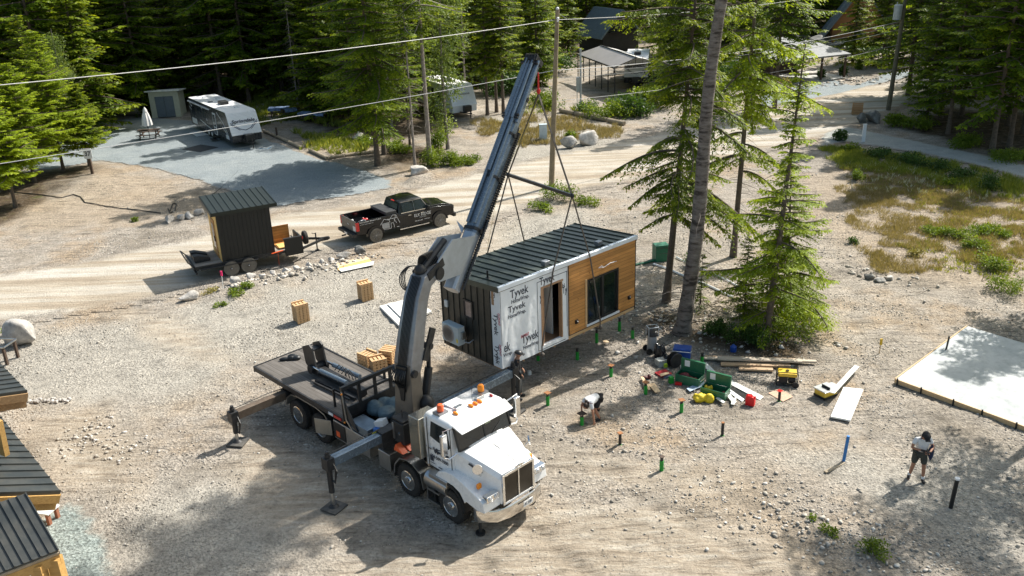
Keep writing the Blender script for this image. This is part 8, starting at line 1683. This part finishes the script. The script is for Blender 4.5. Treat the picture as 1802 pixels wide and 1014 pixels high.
# ================================================================ people
SKIN = mat('skin', (.42, .22, .14), .55, var=.1, scale=8); SKT = mat('tanned_skin', (.36, .17, .10), .55, var=.1, scale=8)
def skinmesh(name, V, E_, Rr, m, parent, root=0, sub=2):
    me = bpy.data.meshes.new(name); me.from_pydata([tuple(v) for v in V], E_, []); me.materials.append(m)
    o = bpy.data.objects.new(name, me); COL.objects.link(o); o.parent = parent
    md = o.modifiers.new('skin', 'SKIN'); md.use_smooth_shade = True
    if not me.skin_vertices: return o
    sk_ = me.skin_vertices[0].data
    for i, r in enumerate(Rr): sk_[i].radius = (r, r) if not isinstance(r, tuple) else r
    sk_[root].use_root = True
    sb_ = o.modifiers.new('sub', 'SUBSURF'); sb_.levels = sub; sb_.render_levels = sub
    return o
def person(loc, label, J, skin, shirt, shorts, shoe, hat, long_sleeve=False, long_legs=False, hair=None, gloves=None, socks=None, grip=1.0, helmet=False):
    t = thing('person', loc, 0, label, 'person'); V, E_, Rr = [], [], []
    def v(p, r): V.append(Vector(p)); Rr.append(r); return len(V)-1
    def chain(i, lst):
        for p, r in lst: k = v(p, r); E_.append((i, k)); i = k
        return i
    J = {k: Vector(p) for k, p in J.items()}
    root = v(J['pelvis'], .125); w = chain(root, [(J['waist'], .115)]); c = chain(w, [(J['chest'], .14)])
    nk = chain(c, [(J['neck'], .055)]); hd = J['head']; n = (J['face']-hd).normalized(); upv = (hd-J['neck']).normalized()
    h1 = chain(nk, [(hd-upv*.06, .075), (hd+upv*.015, .098), (hd+upv*.085, .075)])
    hmid = len(V)-2
    for (a, b, r) in ((n*.105+upv*-.01, 0, .016),): chain(hmid, [(hd+a, r)])
    side = n.cross(upv).normalized()
    for s in (-1, 1): chain(hmid, [(hd+side*s*.105-upv*.005, .018)])
    ends = {}
    for s in ('R', 'L'):
        chain(c, [(J['sh'+s], .058), (J['el'+s], .043), (J['wr'+s], .027)]); wi = len(V)-1
        d = (J['wr'+s]-J['el'+s]).normalized(); hd_ = J.get('hd'+s, d); hd_ = Vector(hd_).normalized(); lat = hd_.cross(Vector((0, 0, 1))); lat = lat.normalized() if lat.length > .1 else Vector((1, 0, 0)); nm = lat.cross(hd_)
        pm = chain(wi, [(J['wr'+s]+hd_*.05, (.034, .02))]); pe = J['wr'+s]+hd_*.085
        for f in range(4):
            b = pe+lat*(f-1.5)*.021; L = (.062, .074, .07, .054)[f]; k = chain(pm, [(b, .010), (b+hd_*L*.5-nm*.012*grip, .009), (b+hd_*L*.85-nm*.04*grip, .0075)])
        chain(pm, [(J['wr'+s]+hd_*.03+lat*-.04-nm*.01, .011), (J['wr'+s]+hd_*.065+lat*-.055-nm*.03*grip, .009)])
        chain(root, [(J['hip'+s], .095), (J['kn'+s], .06), ((J['kn'+s]*.6+J['an'+s]*.4), .058), (J['an'+s], .038), (J['toe'+s], .032)])
    skinmesh('body', V, E_, Rr, skin, t, root, 2)
    # shirt
    V, E_, Rr = [], [], []; r0 = v(J['pelvis']+Vector((0, 0, .04)), .155); chain(r0, [(J['waist'], .15), (J['chest'], .175), (J['chest']*.35+J['neck']*.65, .085)]); ci = 2
    for s in ('R', 'L'):
        f = .62 if not long_sleeve else 1.0; chain(ci, [(J['sh'+s], .078), (J['sh'+s].lerp(J['el'+s], f), .068)])
        if long_sleeve: chain(len(V)-1, [(J['el'+s].lerp(J['wr'+s], .92), .042)])
    skinmesh('shirt', V, E_, Rr, shirt, t, 0, 2)
    V, E_, Rr = [], [], []; r0 = v(J['pelvis']+Vector((0, 0, .02)), .15)
    for s in ('R', 'L'):
        chain(r0, [(J['hip'+s], .12), (J['hip'+s].lerp(J['kn'+s], .9 if not long_legs else 1), .095)])
        if long_legs: chain(len(V)-1, [(J['kn'+s].lerp(J['an'+s], .9), .075)])
    skinmesh('trousers' if long_legs else 'shorts', V, E_, Rr, shorts, t, 0, 2)
    for s in ('R', 'L'):
        d = (J['toe'+s]-J['an'+s]); d.z = 0; d.normalize(); a = J['an'+s].copy(); a.z -= .035
        skinmesh('shoe', [a-d*.05, a+d*.06, a+d*.17, a+Vector((0, 0, .05))], [(0, 1), (1, 2), (0, 3)], [.052, .055, .042, .048], shoe, t, 0, 2)
        if socks: MB().cyl(J['an'+s]+Vector((0, 0, .02)), J['an'+s]+Vector((0, 0, .10)), .05, n=12).build('sock', socks, t)
        if gloves:
            hd_ = Vector(J.get('hd'+s, (J['wr'+s]-J['el'+s]))).normalized(); MB().tube([J['wr'+s]-hd_*.03, J['wr'+s]+hd_*.03, J['wr'+s]+hd_*.09, J['wr'+s]+hd_*.13], [.034, .04, .038, .02], 10).build('glove', gloves, t)
    q = n.to_track_quat('X', 'Z').to_matrix() if False else None
    Mh = Matrix((n, side, upv)).transposed()
    if helmet or hat:
        m = MB(); rings = []
        for k in range(6):
            a = R(5+k*16); rr = .125*math.cos(a)*(1.08 if helmet else 1); z = .02+.115*math.sin(a); rings.append([hd+Mh @ Vector((rr*math.cos(u)*1.12, rr*math.sin(u), z)) for u in [i*2*math.pi/14 for i in range(14)]])
        m.loft(rings).box(hd+Mh @ Vector((.15, 0, .04)), (.11, .15, .015), Mh); m.build('helmet' if helmet else 'cap', hat, t)
    if hair: 
        m = MB().ball(hd-n*.035+upv*.02, (.108, .108, .118), 12, 8).ball(hd-n*.05-upv*.09, (.085, .085, .09), 10, 6); m.build('hair', hair, t, sharp=180)
    return t
WSH = mat('white_tshirt', (.68, .68, .68), .85, var=.06, bump=.01, bscale=14); DSH = mat('dark_olive_shorts', (.055, .055, .045), .9, var=.2); BSHOE = mat('black_shoes', (.015, .015, .015), .7)
KNIT = mat('black_cloth', (.014, .014, .016), .9, var=.3, bump=.008, bscale=20); NAVY = mat('navy_cloth', (.012, .02, .06), .85, var=.3)
c_ = g(1611.5, 844)
pa = person((c_.x, c_.y, gz(c_.x, c_.y)), 'man in a white t-shirt and dark shorts standing with head bowed near the slab', dict(
    pelvis=(.03, .03, .93), waist=(.03, .02, 1.08), chest=(.02, -.02, 1.32), neck=(.02, -.09, 1.49), head=(.02, -.17, 1.585), face=(.0, -.32, 1.50),
    shR=(-.18, -.03, 1.41), elR=(-.31, -.08, 1.16), wrR=(-.09, -.27, 1.17), hdR=(.8, -.3, -.1), shL=(.21, -.03, 1.41), elL=(.32, -.10, 1.14), wrL=(.13, -.30, 1.10), hdL=(-.9, -.2, .05),
    hipR=(-.08, .04, .90), knR=(-.13, .03, .50), anR=(-.17, .10, .09), toeR=(-.26, -.05, .035), hipL=(.12, .0, .90), knL=(.13, -.10, .50), anL=(.13, -.14, .09), toeL=(.11, -.30, .035)),
    SKT, WSH, DSH, BSHOE, KNIT, hair=KNIT, gloves=KNIT, socks=WINK)
o = lump('jacket', (0, 0, 0), 'navy cloth', 'cloth', NAVY, 51, (.14, .1, .3), 0); o.parent = pa; o.location = (.27, -.12, .86); o.name = 'hanging_cloth'
for k_ in ('label', 'category'): del o[k_]
c_ = g(1052, 738)
person((c_.x, c_.y, gz(c_.x, c_.y)), 'man in a white t-shirt bending over with one hand on a green screw pile', dict(
    pelvis=(.02, .16, .76), waist=(-.08, .08, .82), chest=(-.27, -.06, .83), neck=(-.38, -.17, .77), head=(-.43, -.25, .68), face=(-.50, -.38, .55),
    shR=(-.42, .06, .79), elR=(-.56, -.04, .58), wrR=(-.56, -.12, .47), hdR=(-.1, -.5, -.8), shL=(-.25, -.26, .77), elL=(-.20, -.36, .45), wrL=(-.17, -.42, .17), hdL=(0, -.2, -1),
    hipR=(.05, .26, .72), knR=(-.12, .34, .40), anR=(.10, .50, .12), toeR=(-.04, .46, .04), hipL=(.04, .06, .72), knL=(-.10, -.06, .42), anL=(.06, -.08, .09), toeL=(-.1, -.13, .035)),
    SKT, WSH, KNIT, BSHOE, None, hair=mat('brown_hair', (.035, .02, .012), .7))
c_ = g(911, 701)
hw_ = person((c_.x, c_.y, gz(c_.x, c_.y)), 'worker in a black helmet and dark clothes beside the far outrigger and cabin corner', dict(
    pelvis=(0, .0, .95), waist=(0, 0, 1.1), chest=(.02, 0, 1.36), neck=(.05, 0, 1.53), head=(.08, 0, 1.66), face=(.25, -.06, 1.62),
    shR=(-.0, -.18, 1.46), elR=(.02, -.26, 1.18), wrR=(.16, -.22, .98), shL=(.04, .18, 1.46), elL=(.06, .26, 1.18), wrL=(.2, .2, 1.0),
    hipR=(0, -.10, .92), knR=(.03, -.13, .50), anR=(0, -.14, .09), toeR=(.15, -.18, .035), hipL=(0, .10, .92), knL=(.08, .12, .50), anL=(.1, .14, .09), toeL=(.24, .14, .035)),
    SKIN, KNIT, mat('dark_grey_work_trousers', (.06, .062, .06), .85, var=.25), BSHOE, BLACK, True, True, helmet=True); hw_.scale = (1.07, 1.07, 1.07)
